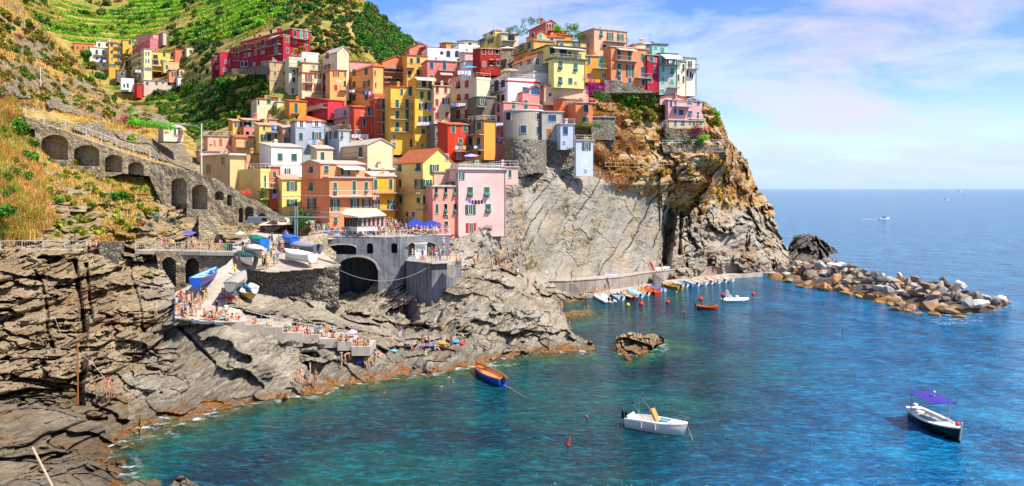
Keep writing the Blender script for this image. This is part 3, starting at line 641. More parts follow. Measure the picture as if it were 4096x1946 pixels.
# --- the sea itself, sampled finely inside the bay
def sea():
    rows = np.concatenate([[755.35,756,757,759,762,766,772,780,790,800,820,840,870,900,930], np.arange(960, 2100, 6.)])
    us = np.concatenate([[-4000,-1500,-400], np.arange(-100, 3300, 8.), np.arange(3300, 4300, 60), [5200,8000]])
    U, V = np.meshgrid(us, rows); Y = CH*F/(V-HZ); X = (U-2048)/F*Y
    shal = np.zeros_like(U); 
    for rel in [shore_rock, outcrop, islet, beach, stack]+reefs:
        u_, v_ = U.ravel(), V.ravel(); ok = rel.inside(u_, v_); d = np.full(len(u_), 99.); d[ok] = rel.Yat(u_[ok], v_[ok])-Y.ravel()[ok]
        shal = np.maximum(shal, np.where(d > -1.5, np.exp(-np.clip(d, 0, None)/2.8), 0).reshape(U.shape)*(d.reshape(U.shape) < 30))
    k = shal.copy()
    for _ in range(2): k[1:-1,1:-1] = (k[1:-1,1:-1]*2+k[:-2,1:-1]+k[2:,1:-1]+k[1:-1,:-2]+k[1:-1,2:])/6
    bay = np.clip((3420-U+.8*(V-1200))/900., 0, 1)*np.clip((V-1040)/80., 0, 1); bay = bay*bay*(3-2*bay)
    bay = bay*np.clip((2900+ (1950-V)*1.0-U)/800+.45, 0, 1)
    foam = np.clip((k-.62)/.25, 0, 1)
    # surf round the mole, the islet and the stack
    for (uc, vc, ru, rv, a) in ((3830,1275,120,26,1.),(3960,1225,90,22,1.),(4030,1215,60,14,.9),(2625,1385,55,42,1.2),(3160,990,40,14,1.),(530,1880,45,70,.9),(660,1735,60,26,.9),(1960,1462,130,10,.9),(2330,1418,60,12,.8)):
        foam = np.maximum(foam, a*np.clip(1.15-np.hypot((U-uc)/ru, (V-vc)/rv), 0, 1))
    z = np.zeros_like(X)
    nv, nu = U.shape; idx = np.arange(nu*nv).reshape(nv, nu)
    q = np.stack([idx[:-1,:-1], idx[1:,:-1], idx[1:,1:], idx[:-1,1:]], -1).reshape(-1, 4)
    o = link('sea_water', np_mesh('sea_water', np.stack([X,Y,z],-1).reshape(-1,3), q, water(), True, {'shallow': k.ravel(), 'bay': bay.ravel(), 'foam': foam.ravel()}))
    o['kind'] = 'structure'
    return o
sea_o = sea()
bed = MB().add([(-9000,30,-7),(9000,30,-7),(20000,60000,-7),(-20000,60000,-7)], [(0,1,2,3)]).build('sea_bed', ground('sea_bed_sand', [(.3,'12403c'),(.5,'1e5a50'),(.7,'4a7a50')], .1))
bed['kind'] = 'structure'
# ------------------------------------------------------------ plaza, slipway, paths
def zplane(ctrl): return rbf(ctrl)
plaza = Relief('plaza_pavement', [(1000,1085,108),(1340,1070,109),(1150,1030,113),(1150,980,119.5),(1000,960,123),(1300,950,125),(930,1000,118),(1600,944,127.5),(1800,938,134),(1250,930,131),(1800,915,143),(1200,912,142),(1600,915,141)],
    [(905,1000),(930,975),(985,958),(1010,930),(1060,905),(1850,890),(1850,935),(1796,941),(1600,950),(1310,957),(1240,985),(1280,1000),(1345,1050),(1356,1067),(1082,1091),(984,1074),(950,1060)], 4, CONC, lambda p,U,V: fbm(p*.4,3,5)*.06, back=.5)
slip = Relief('slipway', [(960,1055,110),(1000,1075,108.5),(850,1100,103),(850,1140,99.5),(720,1160,99),(700,1220,93),(740,1260,90),(900,1289,88.5),(900,1220,94),(960,1120,102),(985,1100,104),(1050,1300,90)],
    [(925,1010),(965,1045),(988,1074),(985,1100),(990,1120),(950,1150),(925,1185),(900,1225),(960,1240),(985,1268),(984,1289),(900,1289),(820,1287),(700,1272),(700,1210),(700,1170),(745,1150),(800,1120),(900,1062),(935,1030)], 4, CONC, lambda p,U,V: fbm(p*.4,3,7)*.08, back=.5)
def deck(name, front, z, w_, mat, th=.35, kind='structure', Z=None):
    """a walkway: front edge in photo pixels at height z, w_ metres wide"""
    P = [wp(u, v, zz) for (u, v), zz in zip(front, Z or [z]*len(front))]
    m = MB()
    for a, b in zip(P[:-1], P[1:]):
        d = (b-a).normalized(); n = Vector((-d.y, d.x, 0)); n = n if n.y > 0 else -n
        m.obox(a-Vector((0,0,th)), b-a, n*w_, (0,0,th))
    o = m.build(name, mat)
    if kind: o['kind'] = kind
    return o, P
path_o, PP = deck('path', [(-110,1004),(0,1004),(170,1002),(345,1004)], 12.3, 3.4, CONC, .5)
path2, PP2 = deck('path', [(540,1003),(700,1005),(800,1008),(950,1010)], 12.1, 3.0, CONC, .5)

def rail_line(name, pts, h=1.05, post=2.2, bars=0., label=None, mat=None, rails=(1.,.12), r=.03, cat='railing', group=None, cross=False):
    """railing along 3D points: each post, the rails and the thin bars are parts"""
    mat = mat or METAL; root = empty(name, pts[0], label, cat, group); o0 = Vector(pts[0])
    pts = [Vector(p)-o0 for p in pts]; rl = MB(); br = MB(); posts = []
    for a, b in zip(pts[:-1], pts[1:]):
        L = (b-a).length; n = max(1, round(L/post))
        for k in range(n): posts.append(a.lerp(b, k/n))
        for f in rails: rl.tube(a+Vector((0,0,h*f)), b+Vector((0,0,h*f)), r*.9, 4)
        if bars:
            nb = max(2, int(L/bars))
            for k in range(nb): p = a.lerp(b, (k+.5)/nb); br.tube(p+Vector((0,0,h*rails[-1])), p+Vector((0,0,h*rails[0])), r*.5, 3)
        if cross:
            for k in range(n):
                p, q = a.lerp(b, k/n), a.lerp(b, (k+1)/n)
                br.tube(p+Vector((0,0,.1)), q+Vector((0,0,h*.95)), r*.6, 4).tube(q+Vector((0,0,.1)), p+Vector((0,0,h*.95)), r*.6, 4)
    posts.append(pts[-1]); pm = MB().tube((0,0,0), (0,0,h+.02), r*1.25, 5).mesh('post', mat)
    for p in posts[:99]:
        o = link('post', pm, root); o.location = p
    rl.build('rail', mat, root)
    if br.v: br.build('bars', mat, root)
    return root
PWH = plain('painted_rail_white', 'c9c4ba', .5)
rail_line('railing', [p+Vector((0,.15,0)) for p in PP], 1.35, 3.0, .32, 'long pale metal railing of the seaside path at the left edge', PWH, r=.035)
rail_line('railing', [p+Vector((0,.15,0)) for p in PP2], 1.2, 2.6, .3, 'grey metal railing of the path above the two wall arches', PWH, r=.03)

# ------------------------------------------------------------ masonry
def wallthing(name, label, cat, group=None, **k):
    r = Relief(name, kind=None, **k); tag(r.o, label, cat, group); return r
stY = lambda u: np.interp(u, [0, 95, 600, 1146, 1200], [146.5, 146, 141, 131, 128])
stair_top = [(95,492),(101,469),(176,501),(261,526),(346,560),(467,603),(601,647),(700,668),(800,696),(865,717),(931,753),(996,792),(1029,803),(1127,862),(1148,880)]
A_ = [(arch(167,271,541,640,30), 2.6), (arch(297,397,583,665,26), 2.6), (arch(421,487,621,690,20), 2.4), (arch(513,573,650,700,16), 2.2), (arch(685,747,714,872,26), 2.6),
      (arch(768,830,740,838,26), 2.4), (arch(861,895,766,800,15), 2.2), (arch(908,926,779,822,9), 2.), (arch(955,972,833,890,9), 2.), (arch(981,1015,828,884,15), 2.4), (arch(1032,1066,856,885,16), 2.2), (arch(112,140,515,550,14), 2.2)]
stair = wallthing('stair_wall', 'long stone arcade wall carrying the stairway down to the square', 'stone wall', ctrl=None, poly=stair_top+[(1150,890),(1105,925),(1040,938),(960,930),(890,945),(880,958),(800,955),(740,940),(690,900),(655,830),(620,760),(595,705),(500,695),(400,712),(290,705),(160,650),(105,560)],
    step=2.5, mat=MASON, disp=lambda p,U,V: fbm(p*.9,3,44)*.12, insets=A_, yfun=lambda U,V: stY(U)*1., edge=1.5)
sp_ = [px(u, v, float(stY(u))+.4) for u, v in stair_top[1:7]]
rail_line('railing', sp_, 2.0, 4.3, .55, 'white iron railing climbing the stairway above the arches', PWH, r=.05)
steps_par = MB()
lowwall = wallthing('retaining_wall', 'low block wall below the stair arches, agave plants in front', 'stone wall', ctrl=None, poly=[(795,866),(883,866),(883,960),(795,960)], step=3, mat=MASON, yfun=lambda U,V: 130+0*U, edge=2, disp=lambda p,U,V: fbm(p*.9,3,45)*.1)
arcade = wallthing('path_wall', 'rubble wall with two dark arches beside the slipway', 'stone wall', ctrl=None, poly=[(624,1003),(800,1007),(955,1012),(952,1030),(930,1052),(860,1095),(800,1128),(700,1175),(660,1180),(640,1120)], step=2.5, mat=stonewall('path_masonry', ['b09c78','c2ae88','8f8068','a8835a','9a9078'], 1.9, (.2,.17,.13)),
    yfun=lambda U,V: np.interp(U, [620,960],[114.2,112.2]), insets=[(arch(650,703,1030,1150,26), 3.), (arch(743,796,1035,1135,26), 3.)], disp=lambda p,U,V: fbm(p*.9,3,46)*.12, edge=1.5)
pathwall = wallthing('retaining_wall', 'rough boulder wall patch beneath the seaside path', 'stone wall', ctrl=None, poly=[(395,966),(500,966),(495,1000),(475,1055),(400,1062)], step=3, mat=stonewall('boulder_masonry', ['8c8474','6f6a5e','a59a84','57524a','978b70'], 1.5, (.05,.045,.04)), yfun=lambda U,V: 112.2+0*U, edge=3, disp=lambda p,U,V: fbm(p*.9,3,47)*.15)
platwall = wallthing('platform_wall', 'dark rubble wall under the boat platform', 'stone wall', ctrl=None, poly=[(983,1075),(1082,1090),(1357,1067),(1358,1120),(1356,1230),(1240,1230),(1085,1210),(1000,1160),(985,1130)], step=2.5, mat=RUBBLE,
    yfun=lambda U,V: np.interp(U, [983,1082,1357],[108.6,107.0,108.6]), disp=lambda p,U,V: fbm(p*1.1,4,48)*.28+(voro(p*np.array([1.4,1.4,2.3]), 5)[2]-.5)*.35, edge=2.5)
kerb = MB()
for a, b in (((984,1075),(1082,1091)),((1082,1091),(1355,1067))):
    A, B = px(*a, float(np.interp(a[0],[983,1082,1357],[108.5,106.9,108.5]))), px(*b, float(np.interp(b[0],[983,1082,1357],[108.5,106.9,108.5])))
    kerb.obox(A-Vector((0,0,.05)), B-A, (0,1.2,0), (0,0,.3))
tag(kerb.build('kerb', CONC), kind='structure')
# raised troughs / concrete ledge on the platform
m = MB(); A = px(1110,1064,110.4); B = px(1345,1050,111.5)
m.obox(A, px(1225,1072,110.0)-A, (0,.35,0), (0,0,.55)); m.obox(px(1125,1073,109.6), px(1290,1073,109.6)-px(1125,1073,109.6), (0,.4,0), (0,0,.5)); m.obox(px(1270,1050,112), px(1350,1070,110)-px(1270,1050,112), (0,.4,0), (0,0,.6))
tag(m.build('concrete_ledge', CONC), 'low concrete ledge round a sunken bay on the boat platform', 'ledge')
# bridge
brY = lambda U, V: np.interp(U, [1230,1310,1600,1800],[123.5,125,126.5,131])
bridge = wallthing('bridge', 'stained grey bridge wall with arches under the crowded terrace', 'bridge', ctrl=None, poly=[(1310,957),(1600,949),(1798,941),(1803,1010),(1800,1080),(1640,1120),(1600,1215),(1500,1215),(1340,1215),(1340,1120),(1300,1060),(1302,980)], step=2.5, mat=CONCD, yfun=brY,
    insets=[(arch(1346,1511,1029,1230,52), 11.), (arch(1315,1423,980,1017,12), 5.), (arch(1468,1491,975,1016,11), 4.), (arch(1566,1588,974,1013,11), 4.), (arch(1633,1744,968,1050,14), 1.2), (arch(1331,1357,1230,1240,5), 1)], disp=lambda p,U,V: fbm(p*.8,3,49)*.06, back=2)
brt = MB()
def arch_ring(u0, u1, vt, rise, Yf, wd=7):
    w_ = (u1-u0)/2; uc = (u0+u1)/2; ring = []
    for k in range(17):
        x = -1+2*k/16; t0 = vt+rise*(1-math.sqrt(max(0, 1-x*x))); x2 = x*(1+wd/w_); 
        ring.append((px(uc+w_*x, t0, Yf-.12), px(uc+w_*x*(1+wd/w_), vt-wd+(rise+wd*.6)*(1-math.sqrt(max(0, 1-x*x))), Yf-.12)))
    for a, b in zip(ring[:-1], ring[1:]): brt.prism([a[0], b[0], b[1], a[1]], (0,.2,0))
for q in ((1346,1511,1029,52,125.6),(1315,1423,980,12,125.2,5),(1633,1744,968,14,126.9,4)): brt = MB(); arch_ring(*q); brt.build('arch_ring', CONC, bridge.o)
rampw = wallthing('ramp_wall', 'pale low wall of the ramp up to the bridge terrace', 'stone wall', ctrl=None, poly=[(1185,985),(1235,955),(1312,950),(1312,985),(1345,1010),(1345,1045),(1290,1010),(1240,990)], step=3, mat=MASON, yfun=lambda U,V: np.interp(U,[1185,1345],[117.5,121.5]), edge=1.5)
rail_line('railing', [px(1236,961,122.5), px(1316,952,125.2)], 1.05, 1.9, 0, 'tan wooden railing on the ramp beside the bridge', plain('tan_wood','b89a6c',.8), cross=True, r=.05)
rail_line('railing', [px(1316,952,125.3), px(1600,950,126.7), px(1797,941,131.2)], 1.1, 1.9, 0, 'metal railing with crossed bars along the bridge terrace', PWH, cross=True, r=.035)
# kiosk platform right of the bridge
def slab(name, pts, z, down, mat, label=None, cat=None, **k):
    P = [wp(u, v, z) for u, v in pts]; o = MB().prism(P, (0,0,-down)).build(name, mat)
    if label: tag(o, label, cat)
    else: o['kind'] = 'structure'
    return o
slab('terrace', [(1626,1044),(1727,1055),(1810,1051),(1845,1042),(1820,1018),(1640,1018)], 9.9, 10.5, CONCD)
slab('terrace', [(1624,1043),(1727,1054),(1813,1050),(1847,1041),(1820,1015),(1638,1015)], 10.0, .12, CONC)
rail_line('railing', [wp(1630,1043,10.), wp(1727,1054,10.)], 1.05, 1.6, 0, 'banner hung railing in front of the white kiosk', METAL)
kb = empty('kiosk', wp(1683,1030,10.), 'white kiosk box with flat roof in front of the bridge', 'kiosk')
MB().box((0,0,1.1),(1.75,1.4,2.2)).build('body', WHITE, kb); MB().box((0,0,2.26),(2.05,1.7,.1)).build('roof', WHITE, kb); MB().box((0,-.72,1.4),(1.2,.05,.9)).box((-.3,-.76,1.4),(.5,.02,.6)).build('shutter', [plain('kiosk_panel','cfcfc8',.6)], kb)
def banner(u0, u1, v0, v1, Y, col, ink, label, rows=3, th=.03, name='banner'):
    A = px(u0, v1, Y); W = px(u1, v1, Y)-A; H = px(u0, v0, Y).z-A.z
    o = empty(name, A, label, 'banner' if name == 'banner' else 'sign'); MB().obox((0,0,0), W, (0,th,0), (0,0,H)).build('cloth' if name == 'banner' else 'panel', plain('sheet_'+col, col, .7), o)
    m = MB()
    for k in range(rows):
        x = .1
        while x < .86:
            L = random.uniform(.04,.12); m.obox(W*x+Vector((0,-.012,H*(.2+.62*k/max(1,rows-1)))), W*L, (0,.01,0), (0,0,H*.09)); x += L+.03
    m.build('lettering', plain('ink_'+ink, ink, .6), o); return o
b1 = wp(1650,1050,10.2); banner(1638,1665,1024,1043,119.2,'d8d8d4','30508c','white banner with blue lines on the kiosk railing, left of the pair',3)
banner(1680,1700,1025,1044,118.6,'d8b8a8','b03030','cream banner with red lines on the kiosk railing, right of the pair',4)
# stair down to the rocks from the kiosk platform
m = empty('stone_steps', (0,0,0), 'concrete steps going down from the kiosk terrace to the rocks', 'steps')
for k in range(9):
    a = wp(1812-k*8, 1058+k*7.5, 9.9-k*.55); MB().box(a+Vector((-.3,.6,-.9)), (1.1,1.7,1.8)).build('step', CONC, m)
rail_line('railing', [wp(1842,1066,10.), wp(1808,1076,8.9), wp(1745,1112,7.)], 1., 1.8, 0, 'thin handrail beside the steps below the kiosk terrace', METAL)
# bathing steps
root = empty('bathing_steps', px(980,1288,90), 'long stepped concrete ledges full of bathers above the shore rocks', 'steps')
for (u0, u1, v, Y) in ((900,979,1288,89),(979,1052,1299,89.3),(1052,1128,1310,89.6),(1128,1208,1332,89.6),(1208,1277,1341,89.8),(1277,1350,1357,89.6),(1350,1406,1368,89.2),(1406,1480,1388,89.0)):
    a, b = px(u0, v, Y)-root.location, px(u1, v+2, Y)-root.location
    hh = 1.5 if u0 < 1270 else 1.0; MB().obox(a-Vector((0,0,hh)), Vector((b.x-a.x, .0, 0)), (0,4.0,0), (0,0,hh)).build('step', CONC, root)
# ladder and its bather's rock at the water
def ladder(label, a, b, w_=.45):
    root = empty('ladder', a, label, 'ladder'); a, b = Vector((0,0,0)), Vector(b)-Vector(a); s_ = Vector((w_/2,0,0))
    MB().tube(a-s_, b-s_, .03).tube(a+s_, b+s_, .03).build('rails', METAL, root); m = MB(); n = int((b-a).length/.28)
    for k in range(n): p = a.lerp(b, (k+.5)/n); m.tube(p-s_, p+s_, .022)
    m.build('rungs', METAL, root); return root
ladder('metal ladder from the flat rock ledge down into the water', wp(1692,1500,-.2), px(1682,1425,90.2))
ladder('short ladder top standing on the flat rocks behind the ledge', px(1680,1410,92), px(1678,1392,93))
# ------------------------------------------------------------ quay
def qwall(name, pts, z, y_off, th, mat, bottom=-2.):
    m = MB(); P = [wp(u, v, z) for u, v in pts]
    for a, b in zip(P[:-1], P[1:]):
        d = (b-a).normalized(); n = Vector((-d.y, d.x, 0)); n = n if n.y > 0 else -n
        m.obox(Vector((a.x,a.y,bottom)), Vector((b.x-a.x,b.y-a.y,0)), n*th, (0,0,z-bottom))
    return m.build(name, mat), P
QQ = [(2085,1124,154),(2180,1126,155),(2260,1126,155.5),(2390,1118,158.5),(2480,1110,162),(2600,1091,171.5),(2700,1080,179),(2850,1069,188),(3000,1064,193.5),(3075,1058,196),(3085,1062,197)]
QP = [px(*q) for q in QQ]; m = MB()
for a, b in zip(QP[:-1], QP[1:]):
    d = (b-a); d.z = 0; d.normalize(); n = Vector((-d.y, d.x, 0))*3.2
    m.prism([(a.x,a.y,-2),(b.x,b.y,-2),b,a], n)
o = m.build('quay_wall', QUAY)
def qp(u, off=1.3):
    U_ = [q[0] for q in QQ]; Y = float(np.interp(u, U_, [q[2] for q in QQ])); z = float(np.interp(u, U_, [q.z for q in QP]))+.16
    return Vector(((u-2048)/F*(Y+off), Y+off, z))
tag(o, 'grey concrete harbour wall carrying the upper walkway below the cliff', 'harbour wall')
o, QL = qwall('lower_quay', [(2325,1177),(2380,1176),(2450,1168),(2560,1148),(2640,1130),(2662,1126)], .75, 0, 2.6, CONC)
tag(o, 'low landing quay with sunbathers in front of the harbour wall', 'quay')
o, QL2 = qwall('lower_quay', [(2652,1131),(2750,1118),(2900,1102),(2990,1096),(3050,1091),(3120,1094),(3175,1101)], .85, 0, 2.6, CONC)
tag(o, 'long low mooring quay with small boats tied along it', 'quay')
coping = MB()
for a, b in zip(QP[:-1], QP[1:]): 
    d = (b-a).normalized(); n = Vector((-d.y, d.x, 0)); coping.obox(a-n*.15+Vector((0,0,.004)), b-a, n*3.6, (0,0,.14))
tag(coping.build('walkway', CONC), kind='structure')
rail_line('railing', [p+Vector((0,.2,.15)) for p in QP[:7]], 1., 2.6, 0, 'thin handrail along the upper harbour walkway', METAL, rails=(1.,.5), r=.025)
def qsteps(label, u0, v0, u1, v1, n):
    m = MB(); a, b = wp(u0, v0, 3.1), wp(u1, v1, .75)
    for k in range(n):
        p = a.lerp(b, (k+.5)/n); m.obox(Vector((p.x-.05, p.y-.9, -1)), ((b.x-a.x)/n+.06, 0, 0), (0,1.6,0), (0,0,p.z+1))
    tag(m.build('quay_steps', QUAY), label, 'steps')
qsteps('concrete steps from the harbour walkway to the landing with sunbathers', 2280,1127, 2332,1172, 9)
qsteps('concrete steps beside the white canoe down to the mooring quay', 2610,1092, 2655,1126, 8)
rail_line('railing', [wp(2282,1126,3.2)+Vector((0,-.9,0)), wp(2330,1166,1.0)+Vector((0,-.9,0))], 1., 1.5, 0, 'pipe handrail on the harbour steps at the left', METAL)
rail_line('railing', [wp(2612,1092,3.2)+Vector((0,-.9,0)), wp(2650,1124,1.0)+Vector((0,-.9,0))], 1., 1.5, 0, 'pipe handrail on the harbour steps beside the canoe', METAL)
Q = lambda u: None
banner(2421,2466,1092,1110,159.5,'e6e0e2','b06070','white banner with faded lettering on the harbour walkway rail',2)
s_ = empty('notice_board', qp(2847,2.6), 'white notice board on dark posts against the cliff above the quay', 'sign')
MB().obox((-.45,0,1.0),(.9,0,0),(0,.06,0),(0,0,.8)).build('panel', WHITE, s_); MB().tube((-.4,.1,0),(-.4,.1,1.8),.04).tube((.4,.1,0),(.4,.1,1.8),.04).build('posts', DARKM, s_)
# ------------------------------------------------------------ the big boat crane and the pavilion
cr = empty('boat_crane', px(1184,962,119.5), 'grey steel boat crane with long beam over the square', 'crane')
k = 119.5/F
m = MB(); 
for x in (-4,5): cr_p = MB().tube((x*k,0,0),(x*k,0,137*k),.11,8).build('post', METAL, cr)
MB().obox((-190*k,-.15,90*k),(365*k,0,0),(0,.3,0),(0,0,5.5*k)).build('beam', METAL, cr)
MB().obox((-190*k,-.6,70*k),(49*k,0,0),(0,1.2,0),(0,0,22*k)).build('counterweight_box', plain('crane_box','5f676e',.5), cr)
pv = empty('restaurant_pavilion', px(1140,955,130), 'dark brown timber dining pavilion with pale sloping roof', 'pavilion')
k = 130/F
m = MB(); m.prism([(-100*k,0,50*k),(-68*k,0,64*k),(-45*k,0,73*k),(-20*k,-1.,60*k)], (0,.2,0)); m.obox((-100*k,0,0),(16*k,0,0),(0,.3,0),(0,0,54*k)).obox((-84*k,0,46*k),(78*k,0,0),(0,.2,0),(0,0,10*k)).obox((-84*k,0,0),(78*k,0,0),(0,.15,0),(0,0,9*k)).build('timber_front', DWOOD, pv)
MB().prism([(-101*k,-.6,52*k),(-10*k,-.6,55*k),(106*k,1.5,60*k),(100*k,7,72*k),(-55*k,7,76*k)], (0,0,.18)).build('roof', plain('pavilion_roof','d9cdb8',.8), pv)
for u in (-14, 0, 30, 58, 84): MB().obox((u*k,.2+max(0,u)*.01,0),(.28,0,0),(0,.28,0),(0,0,56*k)).build('post', DWOOD, pv)
MB().obox((-95*k,6.5,0),(195*k,0,0),(0,.2,0),(0,0,60*k)).build('back_wall', DWOOD, pv)
MB().obox((-8*k,.3,.2),(100*k,0,0),(0,.1,0),(0,0,.7)).build('balustrade', DWOOD, pv)
# ------------------------------------------------------------ houses
SHC = {'g':'1f5947','r':'a02c1a','b':'1d4468','t':'2fa08c','w':'a0622e','d':'1f2e33','m':'7a1f18','e':'d8d2c4'}
WCACHE = {}
def win_meshes(st, w_, h_):
    w_, h_ = max(.3, round(w_/.1)*.1), max(.3, round(h_/.1)*.1); key = (st, w_, h_)
    if key in WCACHE: return WCACHE[key]
    k, sc_ = st[0], st[1] if len(st) > 1 else 'g'; fr = MB(); f = .055; out = []; q = .05
    def frame(y=-.05, t=f):
        fr.box((0,y/2,h_/2+t/2),(w_+2*t,abs(y)+.02,t)).box((0,y/2,-h_/2-t/2),(w_+2*t+.1,abs(y)+.08,t))
        fr.box((-w_/2-t/2,y/2,0),(t,abs(y)+.02,h_)).box((w_/2+t/2,y/2,0),(t,abs(y)+.02,h_))
    SM = shutter_mat(SHC.get(sc_, '1b4a3c')); lv = []
    if k == 'x':  # large open bay: the shade inside is painted as a dark pane
        fr.box((0,-.01,0),(w_,.03,h_),mi=1); frame(-.05,.06)
    elif k == 'a':
        frame_pts = [(-w_/2,-.0,-h_/2),(w_/2,0,-h_/2)]+[(w_/2*math.cos(a),0,h_/2-w_/2+w_/2*math.sin(a)) for a in np.linspace(0,math.pi,9)]
        fr.prism([(x*1.18,-.045,z*1.06) for x, y, z in frame_pts], (0,.05,0)); fr.prism([(x,-.06,z) for x, y, z in frame_pts], (0,.03,0), mi=1)
        if sc_ != 'n': lv.append(MB().prism([(x*.96,-.09,z*.97) for x, y, z in frame_pts], (0,.03,0)).mesh('shutter', SM))
    else:
        frame(); fr.box((0,-.01,0),(w_,.04,h_),mi=1)
        if k in 'op':
            fr.box((0,-.045,0),(.06,.04,h_)); fr.box((-w_/2+.02,-.045,0),(.04,.04,h_)).box((w_/2-.02,-.045,0),(.04,.04,h_))
        if k == 'o':
            lw = w_*.55+.1
            for s in (-1,1): lv.append(MB().box((s*(w_/2+f+lw/2),-.07,0),(lw,.05,h_+.05)).box((s*(w_/2+f+lw/2),-.10,h_*.25),(lw*.7,.02,h_*.4)).box((s*(w_/2+f+lw/2),-.10,-h_*.25),(lw*.7,.02,h_*.4)).mesh('shutter', SM))
        if k == 'c':
            for s in (-1,1): lv.append(MB().box((s*w_/4,-.055,0),(w_/2-.02,.05,h_)).box((s*w_/4,-.085,h_*.24),(w_/2-.14,.02,h_*.42)).box((s*w_/4,-.085,-h_*.24),(w_/2-.14,.02,h_*.42)).mesh('shutter', SM))
        if k == 't':      # closed above, flaps tilted out below
            for s in (-1,1):
                m = MB().box((s*w_/4,-.055,h_*.22),(w_/2-.02,.05,h_*.56))
                m.prism([(s*w_/4-(w_/4-.02),-.08,0),(s*w_/4+(w_/4-.02),-.08,0),(s*w_/4+(w_/4-.02),-.08-h_*.26,-h_*.32),(s*w_/4-(w_/4-.02),-.08-h_*.26,-h_*.32)], (0,-.03,-.03))
                lv.append(m.mesh('shutter', SM))
    WCACHE[key] = (fr.mesh('window', [TRIM, GLASS]), lv); return WCACHE[key]
RMET = plain('balcony_iron', '5a5a58', .5, .3)
HOUSES = {}
def hash_(s): return (sum(ord(c)*(i*7+3) for i, c in enumerate(s)) % 997)/997.
def H(label, uL, uC, uR, vT, vB, Y, th, col, roof='f', win=(), bal=(), awn=(), peak=None, rm='g', wear=.85, chim=(), rr=False, name='house', cat='house', bands=(), depth=7., eave=.25, pipe=True, mat=None):
    th = R(th); P = px(uC, vT, Y); zb = zat(vB, Y); h = P.z-zb
    if uL == uC: th = max(th, -math.atan((uC-2048)/F)+R(4)) if th < R(90) else th
    d = Vector((math.cos(th), math.sin(th), 0)); e = Vector((-math.sin(th), math.cos(th), 0))
    def sR(u): k = (u-2048)/F; return (k*P.y-P.x)/(d.x-k*d.y)
    def sL(u): k = (u-2048)/F; q = e.x-k*e.y; return (k*P.y-P.x)/q if abs(q) > 1e-3 else 99
    w_ = sR(uR) if uR > uC else 6.; dp = sL(uL) if uL < uC else depth
    if not (0 < w_ < 60): w_ = 8.
    if not (0 < dp < 60): dp = depth+4
    root = empty(name, (P.x, P.y, zb), label, cat)
    if mat is None: mat = plaster(col, wear)
    O = Vector((0,0,0)); D, E, U_ = d*w_, e*dp, Vector((0,0,1))
    m = MB(); a, b, c_, f_ = O, D, D+E, E
    m.add([a,b,c_,f_]+[p+U_*h for p in (a,b,c_,f_)], [(0,1,5,4),(1,2,6,5),(2,3,7,6),(3,0,4,7),(4,5,6,7)])
    zp = (zat(peak, Y)-P.z) if peak else None; ov = eave; T = h
    if roof == 'gR':
        zp = zp or w_*.2; pk = D/2+U_*(h+zp)
        m.add([a+U_*T, b+U_*T, pk], [(0,1,2)]); m.add([f_+U_*T, c_+U_*T, pk+E], [(0,2,1)])
        r = MB(); n = -e*ov; sl = zp/(w_/2)
        for s0, s1 in ((a-d*ov, 1), (b+d*ov, -1)):
            q0 = s0+U_*(h-sl*ov)+n; q1 = pk+n; r.prism([q0, q1, q1+E+e*2*ov, q0+E+e*2*ov], (0,0,.16))
    elif roof == 'gL':
        zp = zp or dp*.2; pk = E/2+U_*(h+zp); m.add([a+U_*T, pk, f_+U_*T], [(0,1,2)]); m.add([b+U_*T, pk+D, c_+U_*T], [(0,2,1)])
        r = MB(); n = -d*ov; sl = zp/(dp/2)
        for s0, s1 in ((a-e*ov, 1), (f_+e*ov, -1)):
            q0 = s0+U_*(h-sl*ov)+n; q1 = pk+n; r.prism([q0, q0+D+d*2*ov, q1+D+d*2*ov, q1], (0,0,.16))
    elif roof == 'h':
        zp = zp or min(w_, dp)*.2; r = MB(); k = min(w_, dp)/2; A = [a-d*ov-e*ov, b+d*ov-e*ov, c_+d*ov+e*ov, f_-d*ov+e*ov]; A = [x+U_*(h+.02) for x in A]
        if w_ > dp: R1, R2 = d*k+E/2, D-d*k+E/2
        else: R1, R2 = D/2+e*k, D/2+E-e*k
        R1, R2 = R1+U_*(h+zp), R2+U_*(h+zp)
        v = A+[x+U_*.14 for x in A]+[R1+U_*.1, R2+U_*.1]
        if w_ > dp: fs = [(4,5,9,8),(5,6,9),(6,7,8,9),(7,4,8)]
        else: fs = [(4,5,8),(5,6,9,8),(6,7,9),(7,4,8,9)]
        r.add(v, fs+[(0,1,5,4),(1,2,6,5),(2,3,7,6),(3,0,4,7),(3,2,1,0)])
    elif roof == 's':     # low slope rising to the back
        zp = zp or dp*.14; r = MB(); q0 = a-d*ov-e*ov+U_*(h+.02); q1 = q0+d*(w_+2*ov); q2 = q1+e*(dp+ov)+U_*zp; q3 = q0+e*(dp+ov)+U_*zp
        r.prism([q0,q1,q2,q3], (0,0,.16)); m.add([a+U_*T,b+U_*T,c_+U_*(T+zp),f_+U_*(T+zp)], [(0,1,2,3),(0,3,2,1)][:1]+[(1,2,2+0)][:0])
        m.add([f_+U_*T, a+U_*T, f_+U_*(T+zp)], [(0,1,2)]); m.add([b+U_*T, c_+U_*T, c_+U_*(T+zp)], [(0,1,2)])
    elif roof == 'p':     # parapet
        r = MB(); r.box((0,0,0),(0.01,.01,.01)); r.v = []; r.f = []; r.m = []; r.smooth = []
        for o_, X, Yv in ((a-d*.06-e*.06, D+d*.12, e*.24), (f_-d*.06, D+d*.12, e*.2), (a-d*.06+e*.18, d*.22, E-e*.18), (b-d*.16+e*.18, d*.22, E-e*.18)):
            r.obox(o_+U_*(h+.003), X, Yv, (0,0,.55))
        r.obox(a+U_*(h+.006)+d*.2+e*.2, D-d*.4, E-e*.4, (0,0,.05))
    else:
